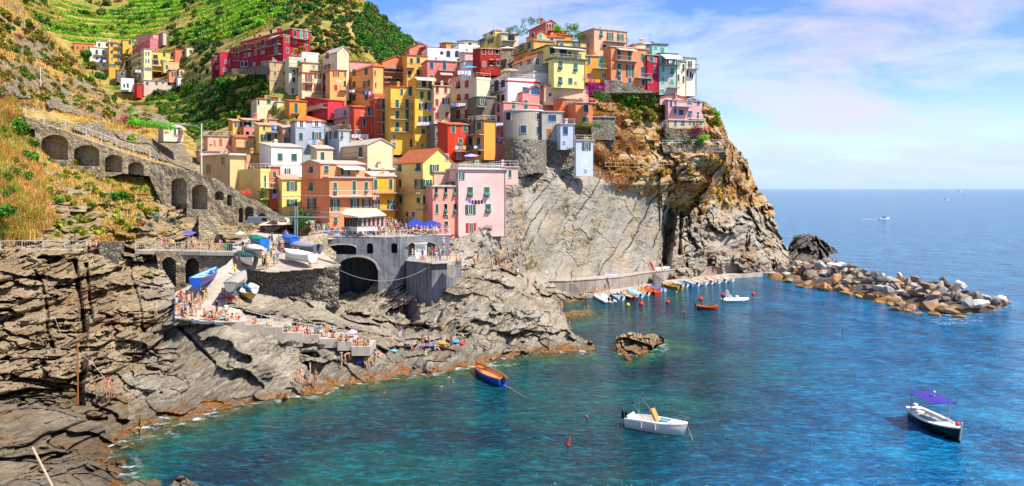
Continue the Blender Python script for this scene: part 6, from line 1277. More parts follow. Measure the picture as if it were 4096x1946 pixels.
# agaves
def agave_mesh(seed, n=26):
    g = random.Random(seed); m = MB()
    for i in range(n):
        a = g.uniform(0,6.28); el = R(g.uniform(12,78)); L = g.uniform(.75,1.1); d = Vector((math.cos(a)*math.cos(el), math.sin(a)*math.cos(el), math.sin(el))); s = Vector((-math.sin(a), math.cos(a), 0))
        p1 = d*L*.45; p2 = d*L+Vector((0,0,-.12)); w_ = .085
        m.add([-s*w_*.6, s*w_*.6, p1+s*w_, p1-s*w_, p2, p1+Vector((0,0,-.06))], [(0,1,2,3),(3,2,4),(1,0,5),(2,5,4),(5,3,4)])
    return m.mesh('agave', FA)
AG = [agave_mesh(i) for i in range(3)]
for i, (rel, u, v, r, lab) in enumerate(((left_slope,195,640,34,'grey green agave below the first big arch'),(left_slope,250,660,34,'spiky agave right of the first big arch opening'),(left_slope,228,700,26,'small agave below the first arches'),(left_slope,400,720,44,'large yellow edged agave cluster on the rocks'),(left_slope,375,760,32,'blue grey agave left of the big green bush'),(left_slope,430,790,40,'agave below the big green bush'),(left_slope,520,790,34,'agave right of the big green bush'),(left_slope,545,740,26,'agave under the fourth arch'),(left_slope,560,800,24,'small agave on the pale rocks'),(left_slope,550,860,34,'hanging agave above the pale rock face'),(left_slope,600,900,36,'dark agave right above the path'),(left_slope,630,870,36,'tall agave beside the pale rock rib'),(left_slope,700,880,34,'agave in front of the low block wall'),(left_slope,430,815,30,'agave at the foot of the scrub'),
    (headland,2150,745,26,'agave on the cliff below the bastion wall'),(headland,2580,500,20,'agave high on the dry headland slope'),(headland,2540,510,13,'small agave on the dry headland slope'),(headland,2880,670,16,'agave on the rocks right of the dry terraces'),(headland,2960,720,15,'agave near the headland edge'),(headland,2980,645,13,'agave on the headland skyline'),(far_hill,1165,80,24,'agave cluster above the crimson building'))):
    p = rel.pt(u, v, .9); s = r/F*p.y; o = link('agave', AG[i % 3]); o.location = p-Vector((0,0,s*.4)); o.scale = (s,s,s); o.rotation_euler = (random.uniform(.1,.4),0,random.uniform(0,6)); tag(o, lab, 'agave')
# headland scrub
p = surf_points(headland, 30000, [(2380,380),(2700,520),(2880,480),(3000,700),(3080,850),(3000,880),(2800,880),(2650,800),(2500,760),(2340,690)], 41, lambda p,u,v: (vnoise(p*.13, 59)+.5*vnoise(p*.5, 58) > .3) & (v+40*vnoise(p*.1, 3) < np.interp(u,[2380,2650,2800,3050],[760,800,880,830])))
stuff('dry_scrub', *leaves(p, np.full(len(p), .5), 7, .13, 13), FO)
p = surf_points(headland, 9000, [(2380,380),(2700,520),(2880,480),(3000,700),(3080,850),(2800,880),(2500,760),(2340,690)], 42, lambda p,u,v: vnoise(p*.16, 69) > .3)
stuff('straw_tufts', *leaves(p, np.full(len(p), .45), 7, .12, 14), FS)
p = surf_points(headland, 9000, [(2050,700),(2640,700),(2640,1050),(2100,1080)], 43, lambda p,u,v: (vnoise(p*.3, 79)+.5*vnoise(p*1.1, 7) > .62))
stuff('cliff_tufts', *leaves(p, np.full(len(p), .3), 6, .1, 15), FY)
massed('headland_thicket', headland, 60, [(2440,350),(2640,372),(2660,440),(2560,500),(2450,450)], (10,20), FY, 110)
massed('headland_thicket', headland, 26, [(2440,350),(2640,372),(2650,420),(2500,440)], (10,20), FG, 111)
massed('headland_scrub', headland, 90, [(2400,600),(2640,560),(2900,600),(3020,760),(2960,860),(2700,840),(2420,740)], (5,11), FO, 112)
scatter(headland, 26, [(2440,350),(2620,370),(2640,420),(2560,460),(2450,430)], (12,24), 'yygb', '{} hanging bush below the orange houses', '{} bushes below the orange houses', seed=11, meshes=BM)
scatter(headland, 34, [(2400,460),(2640,520),(2900,620),(3000,760),(2800,840),(2500,740)], (8,18), 'oooyb', '{} scrub on the dry headland slope', '{} scrub on the headland', seed=12, meshes=BM)
scatter(headland, 10, [(2560,650),(3000,780),(2950,850),(2700,830)], (7,13), 'gy', '{} shrub low on the headland slope', '{} shrubs low on the headland', seed=13, meshes=BM)
for (rel, u, v, r, k, lab) in ((None,2432,585,24,'g','dark green bush hanging on the stone blocks'),(None,2745,560,24,'g','round clipped green bush in the villa garden, left'),(None,2795,565,20,'g','small round green bush in the villa garden'),(None,2815,545,26,'l','bright bush in the villa garden, right'),(None,2665,552,14,'g','small bush at the left of the villa garden'),
    (None,2850,440,34,'l','lime green tree right of the pink villa'),(None,2860,480,34,'y','yellow green tree below the lime one'),(None,2830,440,22,'o','rust coloured bush beside the villa wall'),(None,2855,540,30,'b','brown bush right of the villa garden')):
    p = px(u, v, 178.6 if u < 2840 else 186); r_ = r/F*p.y; shrub(p-Vector((0,0,r_*.7)), r_, k, lab, hz=1.1)
def flowercloud(pts, rad, n, size, mat, name, lab, cat, seed=5):
    V, Q = leaves(np.array([list(p) for p in pts]), np.full(len(pts), rad), n, size, seed); tag(link(name, np_mesh(name, V, Q, mat)), lab, cat)
flowercloud([px(2385+g_.normal()*22, 345+g_.normal()*16, 170) for _ in range(16)], 1.1, 120, .13, FM, 'bougainvillea', 'big magenta bougainvillea below the ochre orange house', 'flowers')
flowercloud([px(2405+g_.normal()*18, 385+g_.normal()*8, 169.5) for _ in range(8)], 1.0, 120, .14, FG, 'shrub', 'green bush under the magenta bougainvillea', 'shrub')
flowercloud([px(2780+g_.normal()*26, 515+g_.normal()*14, 180) for _ in range(14)], .7, 80, .11, FR, 'bougainvillea', 'pink red bougainvillea on the villa garden wall', 'flowers')
flowercloud([px(u, 500+g_.uniform(-5,8), 166.5) for u in np.linspace(2300,2400,12)], .6, 80, .12, FG, 'creeper', 'green creeper edging the terrace above the pale blue tower', 'vine')
flowercloud([px(975+g_.normal()*22, 775+g_.normal()*7, 140) for _ in range(9)], .6, 80, .1, FR, 'flower_bush', 'red oleander bush on top of the stair wall', 'flowers')
flowercloud([px(1053+g_.uniform(-14,14), 790+g_.uniform(-28,30), 139) for _ in range(14)], .55, 60, .13, FG, 'cactus_bush', 'tall green cactus bush beside the yellow block', 'cactus')
flowercloud([px(1700+g_.uniform(-95,95)*.7+60, 735+g_.uniform(-6,6), 137) for _ in range(12)], .35, 50, .09, FG, 'terrace_plants', 'row of potted plants on the pink flower terrace', 'plants')
flowercloud([px(1380+g_.uniform(-40,20), 506+g_.uniform(-4,6), 159) for _ in range(12)], .35, 50, .09, FY, 'terrace_plants', 'flowering pots along the grey wing roof terrace', 'plants')
for (uc, vc, n, sp, Y, mt, lab) in ((2140,82,6,26,194,FG,'leafy plants behind the highest salmon house'),(2230,108,7,14,192,FL,'bright shrub right of the highest salmon house'),(2290,110,10,18,191,FL,'palm like green tree on the ridge terrace garden'),(2060,118,8,30,200,FG,'row of terrace plants on the ridge skyline'),(2310,150,5,14,188,FG,'ivy bush at the ridge terrace wall')):
    flowercloud([px(uc+g_.normal()*sp, vc+g_.normal()*6, Y) for _ in range(n)], .9, 90, .15, mt, 'shrub', lab, 'shrub', int(uc))
tr_ = empty('broadleaf_tree', px(1200,925,127), 'dense dark green tree beside the salmon house and pavilion', 'tree'); k = 127/F
cs_ = np.array([[g_.normal()*24*k, g_.normal()*1.0, (50+g_.normal()*16)*k] for _ in range(26)]); V, Q = leaves(cs_, np.full(26, .95), 130, .12, 3); link('crown', np_mesh('crown', V, Q, FD), tr_)
MB().tube((0,0,-.5),(0,0,1.6),.16,7,.1).tube((0,0,1.2),(.9,0,2.4),.07).tube((0,0,1.2),(-.8,0,2.3),.07).build('trunk', BARK, tr_)
scatter(shore_rock, 26, [(60,1010),(640,1020),(600,1120),(100,1200),(20,1150)], (4,11), 'lyg', '{} tuft on the cliff below the seaside path', '{} tufts below the path', seed=21, off=.1)
scatter(outcrop, 10, [(1600,1150),(2050,1100),(1900,1200),(1650,1200)], (4,8), 'yo', '{} tuft on the rock outcrop', '{} tufts on the outcrop', seed=22, off=.1)
# ------------------------------------------------------------ boats
def P_(c, rough=.45): return plain('boat_paint_'+c, c, rough)
def hullgeo(L, W, H, tr=.75, n=12, flare=.12, sheer=.35, full=.42):
    rings = []
    for i in range(n+1):
        t = i/n; x = -L/2+L*t
        if t < full: w_ = tr+(1-tr)*math.sin(t/full*math.pi/2)
        else: w_ = math.cos((t-full)/(1-full)*math.pi/2)**.75
        w_ = max(w_, .015)*W/2; z = H*(1+sheer*max(0, (t-.45)/.55)**2+.12*max(0, (.3-t)/.3)); k = 1-.15*t
        rings.append((x, w_, z, -.28*k))
    return rings
def boat(name, label, bow, stern, W=1.9, H=.55, hull='e8e8e4', rim='c8b090', inside='b8a080', cat='boat', z=0., benches=3, motor=True, cover=None, tr=.75, group=None, sheer=.35, ribs=False, stripe=None, tilt=0, depth=.4, lwl=.92, drop=0):
    if z > 5 and name != 'kayak':
        mu, mv = (bow[0]+stern[0])/2, (bow[1]+stern[1])/2
        for rel in (slip, plaza):
            if rel.inside(mu, mv): z = rel.pt(mu, mv).z+.28; break
    B, S = wp(*bow, z), wp(*stern, z); d = B-S; L = max(2.5, d.length); c = (B+S)/2; c.z = z-drop
    root = empty(name, c, label, cat, group, math.atan2(d.y, d.x)); root.rotation_euler[0] = tilt
    rg = hullgeo(L, W, H, tr, sheer=sheer)
    out = [[Vector((x, s*w_*k, zz)) for s, k, zz in ((-1,1,z_),(-1,.9,z_*.35),(-1,.55,kz*.55),(0,0,kz),(1,.55,kz*.55),(1,.9,z_*.35),(1,1,z_))] for x, w_, z_, kz in rg]
    m = MB().loft(out, sm=True); m.add(out[0], [tuple(range(7))]); m.build('hull', P_(hull), root)
    if stripe:
        m = MB()
        for s in (-1, 1): m.loft([[Vector((x*1.003, s*w_*k*1.012, z_*q)) for k, q in ((.985,.78),(1.0,.97))] for x, w_, z_, kz in rg])
        m.build('stripe', P_(stripe), root)
    m = MB(); t_ = .07
    for s in (-1, 1): m.loft([[Vector((x, s*(w_+.03), z_-.02)), Vector((x, s*(w_+.03), z_+.05)), Vector((x, s*max(0,w_-t_), z_+.05)), Vector((x, s*max(0,w_-t_), z_-.02))] for x, w_, z_, kz in rg])
    m.obox((-L/2-.03,-rg[0][1],rg[0][2]-.02),(.1,0,0),(0,2*rg[0][1],0),(0,0,.07)).build('gunwale', P_(rim), root)
    fl = H*(1-depth)-.1
    if cover is None:
        inn = [[Vector((x*.985, s*max(0,w_-t_)*k, zz)) for s, k, zz in ((-1,1,z_),(-1,.72,fl),(0,0,fl-.03),(1,.72,fl),(1,1,z_))] for x, w_, z_, kz in rg]
        m = MB().loft(inn); m.add(inn[0], [(0,1,2,3,4)]); m.build('interior', P_(inside), root)
        for k in range(benches):
            t = .2+.25*k; w_ = np.interp(t, [i/12 for i in range(13)], [r[1] for r in rg])
            MB().box((-L/2+L*t, 0, fl+.22),(.26, 2*w_*.9, .05)).build('bench', P_(rim), root)
        MB().obox((L*.22,-.28,H*.98),(L*.16,0,0),(0,.56,0),(0,0,.05)).build('foredeck', P_(rim), root)
    else:
        m = MB(); cv = [[Vector((x*1.01, s*(w_+.05)*k, z_+.06+zz)) for s, k, zz in ((-1,1.02,-.16),(-1,1,0),(-1,.45,H*.35*math.sin(math.pi*min(1,max(.08,i/12)))),(0,0,H*.5*math.sin(math.pi*min(1,max(.08,i/12)))),(1,.45,H*.35*math.sin(math.pi*min(1,max(.08,i/12)))),(1,1,0),(1,1.02,-.16))] for i, (x, w_, z_, kz) in enumerate(rg)]
        m.loft(cv, sm=True); m.build('tarpaulin', plain('tarp_'+cover, cover, .75), root)
    if motor:
        mo = MB().box((-L/2-.18,0,H*1.05),(.34,.3,.42)).sph((-L/2-.2,0,H*1.05+.2),.2,8,5,(1,.8,.8)).tube((-L/2-.2,0,H),(-L/2-.26,0,-.2),.07).build('outboard', DARKM if motor is True else plain('outboard_grey', motor, .4), root)
    return root
G1 = 'small boats moored along the harbour quay'
boat('rowing_boat', 'orange rimmed blue wooden boat with outboard moored below the outcrop', (1899,1482), (2013,1548), 2.0, .75, '0a4fb4', 'c8641a', 'c08850', benches=1, tr=.55, stripe='1a5cc0')
mooring = MB().path([wp(2015,1540,.6), wp(2045,1555,.15), wp(2100,1590,.02)], .02); tag(mooring.build('mooring_rope', plain('rope','b89a70',.9)), 'mooring rope running from the blue and orange boat', 'rope')
MB_ = boat('boat', 'white and pale tan boat with half open bow, third along the inner quay', (2452,1178), (2486,1203), 1.9, .5, 'dcdcd8', 'e8e4dc', '5a7fb8', group=G1, benches=2)
boat('boat', 'dark red hulled boat with cream inside, fourth along the inner quay', (2490,1176), (2535,1201), 1.8, .5, '8e1a14', 'd8c8a8', 'c8a878', group=G1)
boat('boat', 'pale blue covered boat with white hull at the inner quay', (2508,1168), (2562,1192), 1.9, .5, 'd0dce8', 'e8e8e4', '8ab8dc', group=G1, cover='8cc0e4')
boat('boat', 'white boat with cream inside between pale blue and orange boats', (2530,1166), (2588,1184), 1.8, .5, 'e0dcd4', 'e4d8c4', 'c89878', group=G1)
boat('boat', 'orange boat with yellow rim at the inner quay', (2562,1164), (2612,1180), 1.9, .5, 'c8481a', 'e8a030', 'd86a28', group=G1)
boat('boat', 'bright red boat with white fender, stern toward the bay', (2585,1157), (2632,1182), 1.9, .55, 'd02010', 'e88050', 'c85030', group=G1, motor=None)
boat('boat', 'lilac blue long boat at the right end of the inner quay', (2588,1152), (2655,1168), 1.9, .5, 'd8d4e0', '8a98d8', '7a8cc8', group=G1, motor='a8acb0')
boat('boat', 'yellow wooden boat with three benches off the quay corner', (2654,1144), (2722,1160), 1.9, .5, 'c89a38', 'e0b048', '8a6a2c', group=G1, stripe='3a7a4a')
for i, (b, s, h, r_, ins, lab) in enumerate((((2687,1136),(2743,1150),'e4e2de','e8e6e2','d8d0c0','white boat right of the yellow wooden boat'),((2716,1133),(2768,1149),'1a70c8','3a90e0','2a78c8','bright blue boat among the white ones at the quay'),((2740,1126),(2788,1146),'e8e6e0','f0ece4','e0d4c0','white boat just right of the bright blue boat'),
    ((2766,1122),(2818,1142),'ece4d4','f0e4d0','e4ccb0','cream boat, second right of the bright blue boat'),((2797,1120),(2843,1138),'e8e2e0','f0dcd8','e0a8a0','white boat with pink inside, third right of the bright blue boat'),((2820,1117),(2872,1135),'e8e4dc','f0e8dc','dcc8b0','white boat, fourth right of the bright blue boat'),((2854,1113),(2898,1131),'e4e0d8','f0e8d8','d8c0a0','white boat, second from the right end of the quay row'),((2883,1110),(2926,1128),'ece8e0','f4ece0','e0d4c0','white boat with seat box, last at the right end of the quay row'))):
    boat('boat', lab, b, s, 2.0, .55, h, r_, ins, group=G1, motor='3a4048' if i % 2 else True)
boat('rowing_boat', 'red wooden boat with tall stem floating in the harbour', (2871,1241), (2786,1238), 1.8, .6, 'b0200c', 'c88a30', '8a3018', benches=3, tr=.5, sheer=.6, stripe='b87a30')
# inflatable boats
def rib(label, bow, stern, W=2.3, arch_=False, motors=1, tube='e4e4e2'):
    B, S = wp(*bow), wp(*stern); d = B-S; L = d.length; root = empty('inflatable_boat', (B+S)/2, label, 'inflatable boat', None, math.atan2(d.y, d.x)); m = MB(); r = .26; n = 9; T = P_(tube, .5)
    for s in (-1, 1):
        pts = [Vector((-L/2, s*(W/2-r), .3)), Vector((0, s*(W/2-r), .3)), Vector((L*.22, s*(W/2-r)*.93, .34)), Vector((L*.38, s*(W/2-r)*.62, .42)), Vector((L*.48, s*.08, .5))]
        for a, b in zip(pts[:-1], pts[1:]): m.tube(a, b, r, 10)
        for p in pts[1:]: m.sph(p, r, 10, 6)
        m.tube(pts[0], pts[0]-Vector((.45,0,0)), r, 10, .08)
    m.build('tube', T, root)
    MB().prism([(-L/2,-W/2+r,.18),(L*.25,-W/2+r,.18),(L*.42,-.2,.25),(L*.42,.2,.25),(L*.25,W/2-r,.18),(-L/2,W/2-r,.18)], (0,0,-.3)).build('deck', P_('cfccc4'), root)
    MB().prism([(-.1,-.4,.15),(.55,-.4,.15),(.4,-.35,1.05),(0,-.35,1.15)], (0,.75,0)).build('console', P_('ece9e2'), root)
    MB().box((-.8,0,.45),(.7,1.0,.5)).box((-1.05,0,.85),(.16,1.,.5)).sph((L*.2,0,.3),.3,8,5,(1.4,1,.6)).build('seat', P_('f0eee8'), root)
    if arch_:
        a = MB(); y = W/2-.3; a.path([(-L*.36,-y,.4),(-L*.40,-y*.9,1.9),(-L*.40,-y*.7,2.15),(-L*.40,y*.7,2.15),(-L*.40,y*.9,1.9),(-L*.36,y,.4)], .05, 6).path([(-L*.28,-y,.4),(-L*.36,-y*.9,1.9)], .04).path([(-L*.28,y,.4),(-L*.36,y*.9,1.9)], .04).build('roll_bar', WHITE, root)
    for k in range(motors):
        y = (k-(motors-1)/2)*.6; MB().box((-L/2-.25,y,.75),(.4,.36,.5)).sph((-L/2-.27,y,1.),.24,8,5,(1,.8,.7)).tube((-L/2-.25,y,.6),(-L/2-.3,y,-.3),.08).build('outboard', P_('20242c'), root)
    return root
rib('large white inflatable boat with twin outboards beside the landing quay', (2385,1186), (2440,1214), 2.5, False, 2)
rib('white inflatable boat with roll bar anchored in the harbour', (2992,1206), (2898,1206), 2.3, True, 1)
# the white motorboat
B, S = wp(2724,1738), wp(2521,1706); d = B-S; L = d.length+.5
mb = empty('motorboat', (B+S)/2, 'white open motorboat with bimini frame and orange sun mattress', 'motorboat', None, math.atan2(d.y, d.x))
rg = []
for i in range(15):
    t = i/14; w_ = (.86+.14*math.sin(min(1,t/.4)*math.pi/2))*(1 if t < .5 else math.cos((t-.5)/.5*math.pi/2)**.6); rg.append((-L/2+L*t, max(.03,w_*.98), .80+.22*t+.05*math.sin(t*6), -.25+.3*max(0,t-.75)))
out = [[Vector((x+ (.35 if abs(s) and x > L*.3 else 0)*max(0,(x-L*.3)/(L*.2))*(q), s*w_*k, zz)) for s, k, zz, q in ((-1,1,z_,1),(-1,.99,z_-.13,.9),(-1,.93,z_*.62,.6),(-1,.80,.02,.1),(0,0,kz,0),(1,.80,.02,.1),(1,.93,z_*.62,.6),(1,.99,z_-.13,.9),(1,1,z_,1))] for x, w_, z_, kz in rg]
m = MB().loft(out, sm=True); m.add(out[0], [tuple(range(9))]); m.build('hull', P_('dcdad4', .3), mb)
m = MB(); 
for s in (-1,1): m.loft([[Vector((o[0 if s < 0 else -1].x, s*(r[1]+.03), r[2]-.03)), Vector((o[0].x, s*(r[1]+.02), r[2]+.05)), Vector((o[0].x, s*max(0,r[1]-.2), r[2]+.06))] for o, r in zip(out, rg)])
m.build('gunwale', P_('f2efe8', .3), mb)
inn = [[Vector((o[0].x*.96, s*max(0,r[1]-.18)*k, zz)) for s, k, zz in ((-1,1,r[2]+.05),(-1,.85,.32),(0,0,.28),(1,.85,.32),(1,1,r[2]+.05))] for o, r in zip(out[:12], rg[:12])]
m = MB().loft(inn); m.add(inn[0], [(0,1,2,3,4)]); m.build('cockpit', P_('e6e0d4'), mb)
MB().prism([(L*.26,-.75,.93),(L*.42,-.45,1.0),(L*.56,-.1,1.06),(L*.56,.1,1.06),(L*.42,.45,1.0),(L*.26,.75,.93)],(0,0,.06)).build('foredeck', P_('f0ede4'), mb)
MB().obox((-L*.46,-.75,.4),(.5,0,0),(0,1.5,0),(0,0,.42)).obox((-L*.46,-.75,.8),(.15,0,0),(0,1.5,0),(0,0,.3)).build('bench', P_('f0ebe0'), mb)
MB().prism([(.0,-.35,.35),(.45,-.35,.35),(.3,-.3,1.15),(.05,-.3,1.2)],(0,.6,0)).build('console', P_('ece8e0'), mb)
MB().prism([(.35,-.85,.75),(.55,-.85,.78),(-.05,-.75,1.95),(-.25,-.75,1.9)],(0,.75,0)).build('mattress', P_('e8904e', .8), mb)
MB().sph((.9,-.25,1.0),.28,8,5,(1.6,1,.3)).build('towel', P_('4a9ad8', .9), mb)
MB().path([(-L*.36,-.9,.95),(-L*.34,-.9,2.35),(-L*.1,-.9,2.5)],.028).path([(-L*.12,-.9,1.0),(-L*.34,-.9,2.35)],.028).path([(-L*.36,.9,.95),(-L*.34,.9,2.35),(-L*.1,.9,2.5)],.028).path([(-L*.05,.9,1.0),(-L*.3,.9,2.35)],.028).path([(-L*.5,-.7,.9),(-L*.52,-.7,1.8)],.025).build('bimini_frame', METAL, mb)
MB().tube((-L*.33,-.95,2.38),(-L*.33,.95,2.38),.09,7).build('rolled_canopy', P_('28304e', .8), mb)
MB().path([(L*.30,-.78,1.0),(L*.38,-.66,1.42),(L*.56,-.2,1.5),(L*.60,0,1.5),(L*.56,.2,1.5),(L*.38,.66,1.42),(L*.30,.78,1.0)],.022).path([(L*.5,-.3,1.05),(L*.52,-.32,1.5)],.02).path([(L*.5,.3,1.05),(L*.52,.32,1.5)],.02).build('bow_rail', METAL, mb)
MB().box((-L/2-.28,0,.95),(.42,.42,.62)).sph((-L/2-.3,0,1.25),.26,8,5,(1,.9,.7)).tube((-L/2-.25,0,.7),(-L/2-.3,0,-.4),.1).build('outboard', P_('101216', .25), mb)
for x in (-.9, .35): MB().tube((x,-1.02,.35),(x,-1.02,.78),.09,7).build('fender', P_('b8b4a8'), mb)
tag(MB().path([wp(2752,1712,.9), wp(2765,1745,.3), wp(2772,1765,.0)],.02).build('anchor_rope', plain('rope','b89a70',.9)), 'thin anchor rope at the bow of the white motorboat', 'rope')
# the dark boat with the blue canopy
B, S = wp(3838,1772), wp(3655,1672); d = B-S; L = d.length+.2
db = empty('canopied_boat', (B+S)/2, 'black hulled white wooden boat with violet blue sun canopy', 'boat', None, math.atan2(d.y, d.x))
rg = hullgeo(L, 2.35, .85, .55, 16, sheer=.42)
out = [[Vector((x, s*w_*k, zz)) for s, k, zz in ((-1,1,z_),(-1,.97,z_*.6),(-1,.82,.0),(0,0,kz),(1,.82,.0),(1,.97,z_*.6),(1,1,z_))] for x, w_, z_, kz in rg]
m = MB().loft(out, sm=True); m.add(out[0], [tuple(range(7))]); m.build('hull', P_('07080c', .25), db)
m = MB()
for s in (-1,1): m.loft([[Vector((x, s*(w_+.04), z_-.05)), Vector((x, s*(w_+.04), z_+.06)), Vector((x, s*max(0,w_-.28), z_+.06)), Vector((x, s*max(0,w_-.28), z_-.1))] for x, w_, z_, kz in rg])
m.obox((-L/2-.02,-rg[0][1],rg[0][2]-.05),(.5,0,0),(0,2*rg[0][1],0),(0,0,.11)).build('side_deck', P_('ece8dc', .4), db)
inn = [[Vector((x*.95, s*max(0,w_-.25)*k, zz)) for s, k, zz in ((-1,1,z_),(-1,.95,.25),(0,0,.22),(1,.95,.25),(1,1,z_))] for x, w_, z_, kz in rg]
m = MB().loft(inn); m.add(inn[0], [(0,1,2,3,4)]); m.build('cockpit', P_('d8d2c4'), db)
MB().prism([(L*.12,-.95,.86),(L*.3,-.7,.95),(L*.47,-.08,1.16),(L*.47,.08,1.16),(L*.3,.7,.95),(L*.12,.95,.86)],(0,0,.08)).build('foredeck', P_('f0ece0'), db)
MB().obox((-L*.12,-.5,.25),(1.1,0,0),(0,.95,0),(0,0,.6)).obox((-L*.26,-.4,.25),(.7,0,0),(0,.75,0),(0,0,.55)).build('engine_box', P_('9ea4a6', .5), db)
MB().obox((-L*.48,-.8,.55),(.9,0,0),(0,1.6,0),(0,0,.25)).build('stern_bench', P_('ece8dc'), db)
MB().tube((L*.49,0,.2),(L*.535,0,1.75),.07,7).build('stem_post', P_('c8c0a8'), db)
for x, y in ((-L*.30,-1.02),(-L*.27,-1.02),(.25,1.02),(.35,1.02)): MB().tube((x,y,.9),(x,y,2.65),.03,6).build('canopy_post', METAL, db)
zc_ = 2.68; m = MB(); n = 10; rings = []
for i in range(n+1):
    x = -L*.36+i/n*L*.54; rings.append([Vector((x, y, zc_+.10*math.cos(y*1.3)+.03*math.sin(i*1.7)-abs(i-n/2)*.012)) for y in (-1.15,-.6,0,.6,1.15)])
m.loft(rings); m.loft([[p+Vector((0,0,-.04)) for p in r] for r in rings][::-1]); m.build('canopy', P_('3a2c8e', .75), db)
MB().path([(-L*.36,-1.15,zc_),(L*.18,-1.15,zc_)],.03).path([(-L*.36,1.15,zc_),(L*.18,1.15,zc_)],.03).path([(-L*.29,-1.02,1.9),(.05,-1.1,zc_)],.02).build('canopy_frame', METAL, db)
MB().tube((-.35,.1,zc_+.1),(-.35,.1,zc_+.45),.03).sph((-.35,.1,zc_+.5),.12,8,5).build('mast_light', P_('c8c8c8'), db)
MB().box((-L/2-.15,.3,1.0),(.35,.3,.45)).tube((-L/2-.15,.3,1.0),(-L/2-.2,.3,0),.08).build('outboard', P_('d8d4c8'), db)
MB().sph((L*.37,.35,1.28),.2,10,7).build('buoy', P_('d81410', .4), db)
for x in (.3,.75,1.3,1.7): MB().tube((x,.85-.15*x,1.05),(x+.28,.8-.15*x,1.05),.11,8).build('fender', P_('d8d4c8'), db)
MB().tube((-L*.52,-.2,.1),(-L*.52,.9,.1),.12,6).build('swim_step', P_('202838'), db)
# boats drawn up on the slipway and the platform
boat('beached_boat', 'blue hulled boat under a green tarpaulin at the back of the slipway', (1000,978), (1060,988), 1.9, 1.0, '1668b0', '3a88c8', '3a88c8', z=12.3, motor=None, cover='157a66', sheer=.4)
boat('beached_boat', 'cream covered boat with red stripe, upper end of the slipway', (1046,1030), (1000,1000), 2.1, .8, 'd8c8a8', 'd8ccc0', 'c8b8a0', z=11.6, motor=None, cover='e0d8cc', stripe='b02a20')
boat('beached_boat', 'white boat under a dark green tarpaulin beside the slipway arch', (1008,1058), (955,1032), 2.0, .8, 'dcd4c4', 'b84030', 'c8b8a0', z=10.9, motor=None, cover='1f4a44')
boat('beached_boat', 'long boat under a grey tarpaulin at the top of the platform', (1158,1000), (1272,1012), 2.2, .9, '5c626a', '70767e', '70767e', z=11.3, motor=True, cover='8e9196')
boat('beached_boat', 'long boat under a white cover in the middle of the platform', (1140,1030), (1252,1045), 2.1, .8, 'd8d4cc', 'e8e4dc', 'e8e4dc', z=10.7, motor=None, cover='e8e6e2', sheer=.5)
boat('beached_boat', 'open blue boat with red line resting beside the slipway wall', (866,1098), (782,1142), 1.9, .75, '1a4fae', '3a7ad0', '9ac8b8', z=9.9, motor=None, stripe='b02a38', benches=3)
boat('beached_boat', 'boat under a loose grey tarpaulin beside the platform wall', (978,1112), (920,1160), 1.8, .7, '8a8478', '989286', '989286', z=8.9, motor=None, cover='a49c90')
boat('beached_boat', 'small white and yellow boat on the rocks below the platform wall', (952,1168), (1005,1190), 1.6, .5, 'd8a838', 'e8e4dc', 'e4e0d8', z=7.6, motor=None, cover='e8e4de')
boat('kayak', 'blue kayak leaning beside the small white boat', (973,1152), (1023,1174), .8, .35, '1a78b8', '2a8ac8', '2a8ac8', z=8.2, motor=None, cover='2a88c4', tr=.1)
boat('dinghy', 'small white upturned dinghy next to the blue kayak', (1002,1150), (1020,1168), 1.2, .4, 'dcdcd8', 'dcdcd8', 'dcdcd8', z=8.4, motor=None, cover='dadad6')
boat('beached_boat', 'bright blue boat at the top of the ramp near the pavilion', (1140,965), (1180,978), 1.9, .8, '1858b8', '2a70d0', '3a80d8', z=12.4, motor=None, cover='2468c8')
boat('kayak', 'white canoe on the harbour walkway below the cliff', (2618,1084), (2685,1078), .9, .45, 'e4e2e0', 'e4e2e0', 'e4e2e0', z=2.95, motor=None, cover='e8e6e4', tr=.1)
o = MB().prism([(0,0,0),(.45,0,0),(.3,0,1.2),(.0,0,2.3),(-.25,0,1.6),(-.15,0,.7)], (0,.12,0)).build('paddle_board', plain('red_board','c81c1c',.4)); o.location = qp(2612); o.rotation_euler[1] = -.25; tag(o, 'red board standing against the white canoe', 'board')
for (u0, u1, v, Y, lab) in ((1310,1345,918,128,'blue tarp covered dinghy beside the pavilion ramp railing'),(1375,1410,920,129,'blue covered dinghy in front of the glass veranda')):
    pass
# far speedboats with wakes
for (u, v, s, lab) in ((3537,878,7,'small speedboat with a short wake out at sea, nearest of three'),(3782,803,10,'tiny boat far out at sea, middle of three'),(3836,770,28,'distant boat with white wake near the horizon')):
    p = wp(u, v); root = empty('speedboat', p, lab, 'speedboat'); L = s
    m = MB().loft([[Vector((x*L, y*L, z*L)) for x, y, z in r] for r in (((-.5,-.15,.0),(-.5,-.16,.13),(-.5,.16,.13),(-.5,.15,0)),((.1,-.15,0),(.1,-.17,.14),(.1,.17,.14),(.1,.15,0)),((.5,-.01,.05),(.5,-.01,.18),(.5,.01,.18),(.5,.01,.05)))], closed=True, caps=True); m.build('hull', P_('e4e6ea'), root)
    MB().box((0,0,.19*L),(.3*L,.2*L,.12*L)).build('cabin', P_('30384a'), root)
    m = MB().prism([(-.5*L,-.1*L,.05),(-2.2*L,-.28*L,.05),(-2.2*L,.28*L,.05),(-.5*L,.1*L,.05)],(0,0,.04)).build('wake', plain('wake_foam','b8c8d8',.9), root)
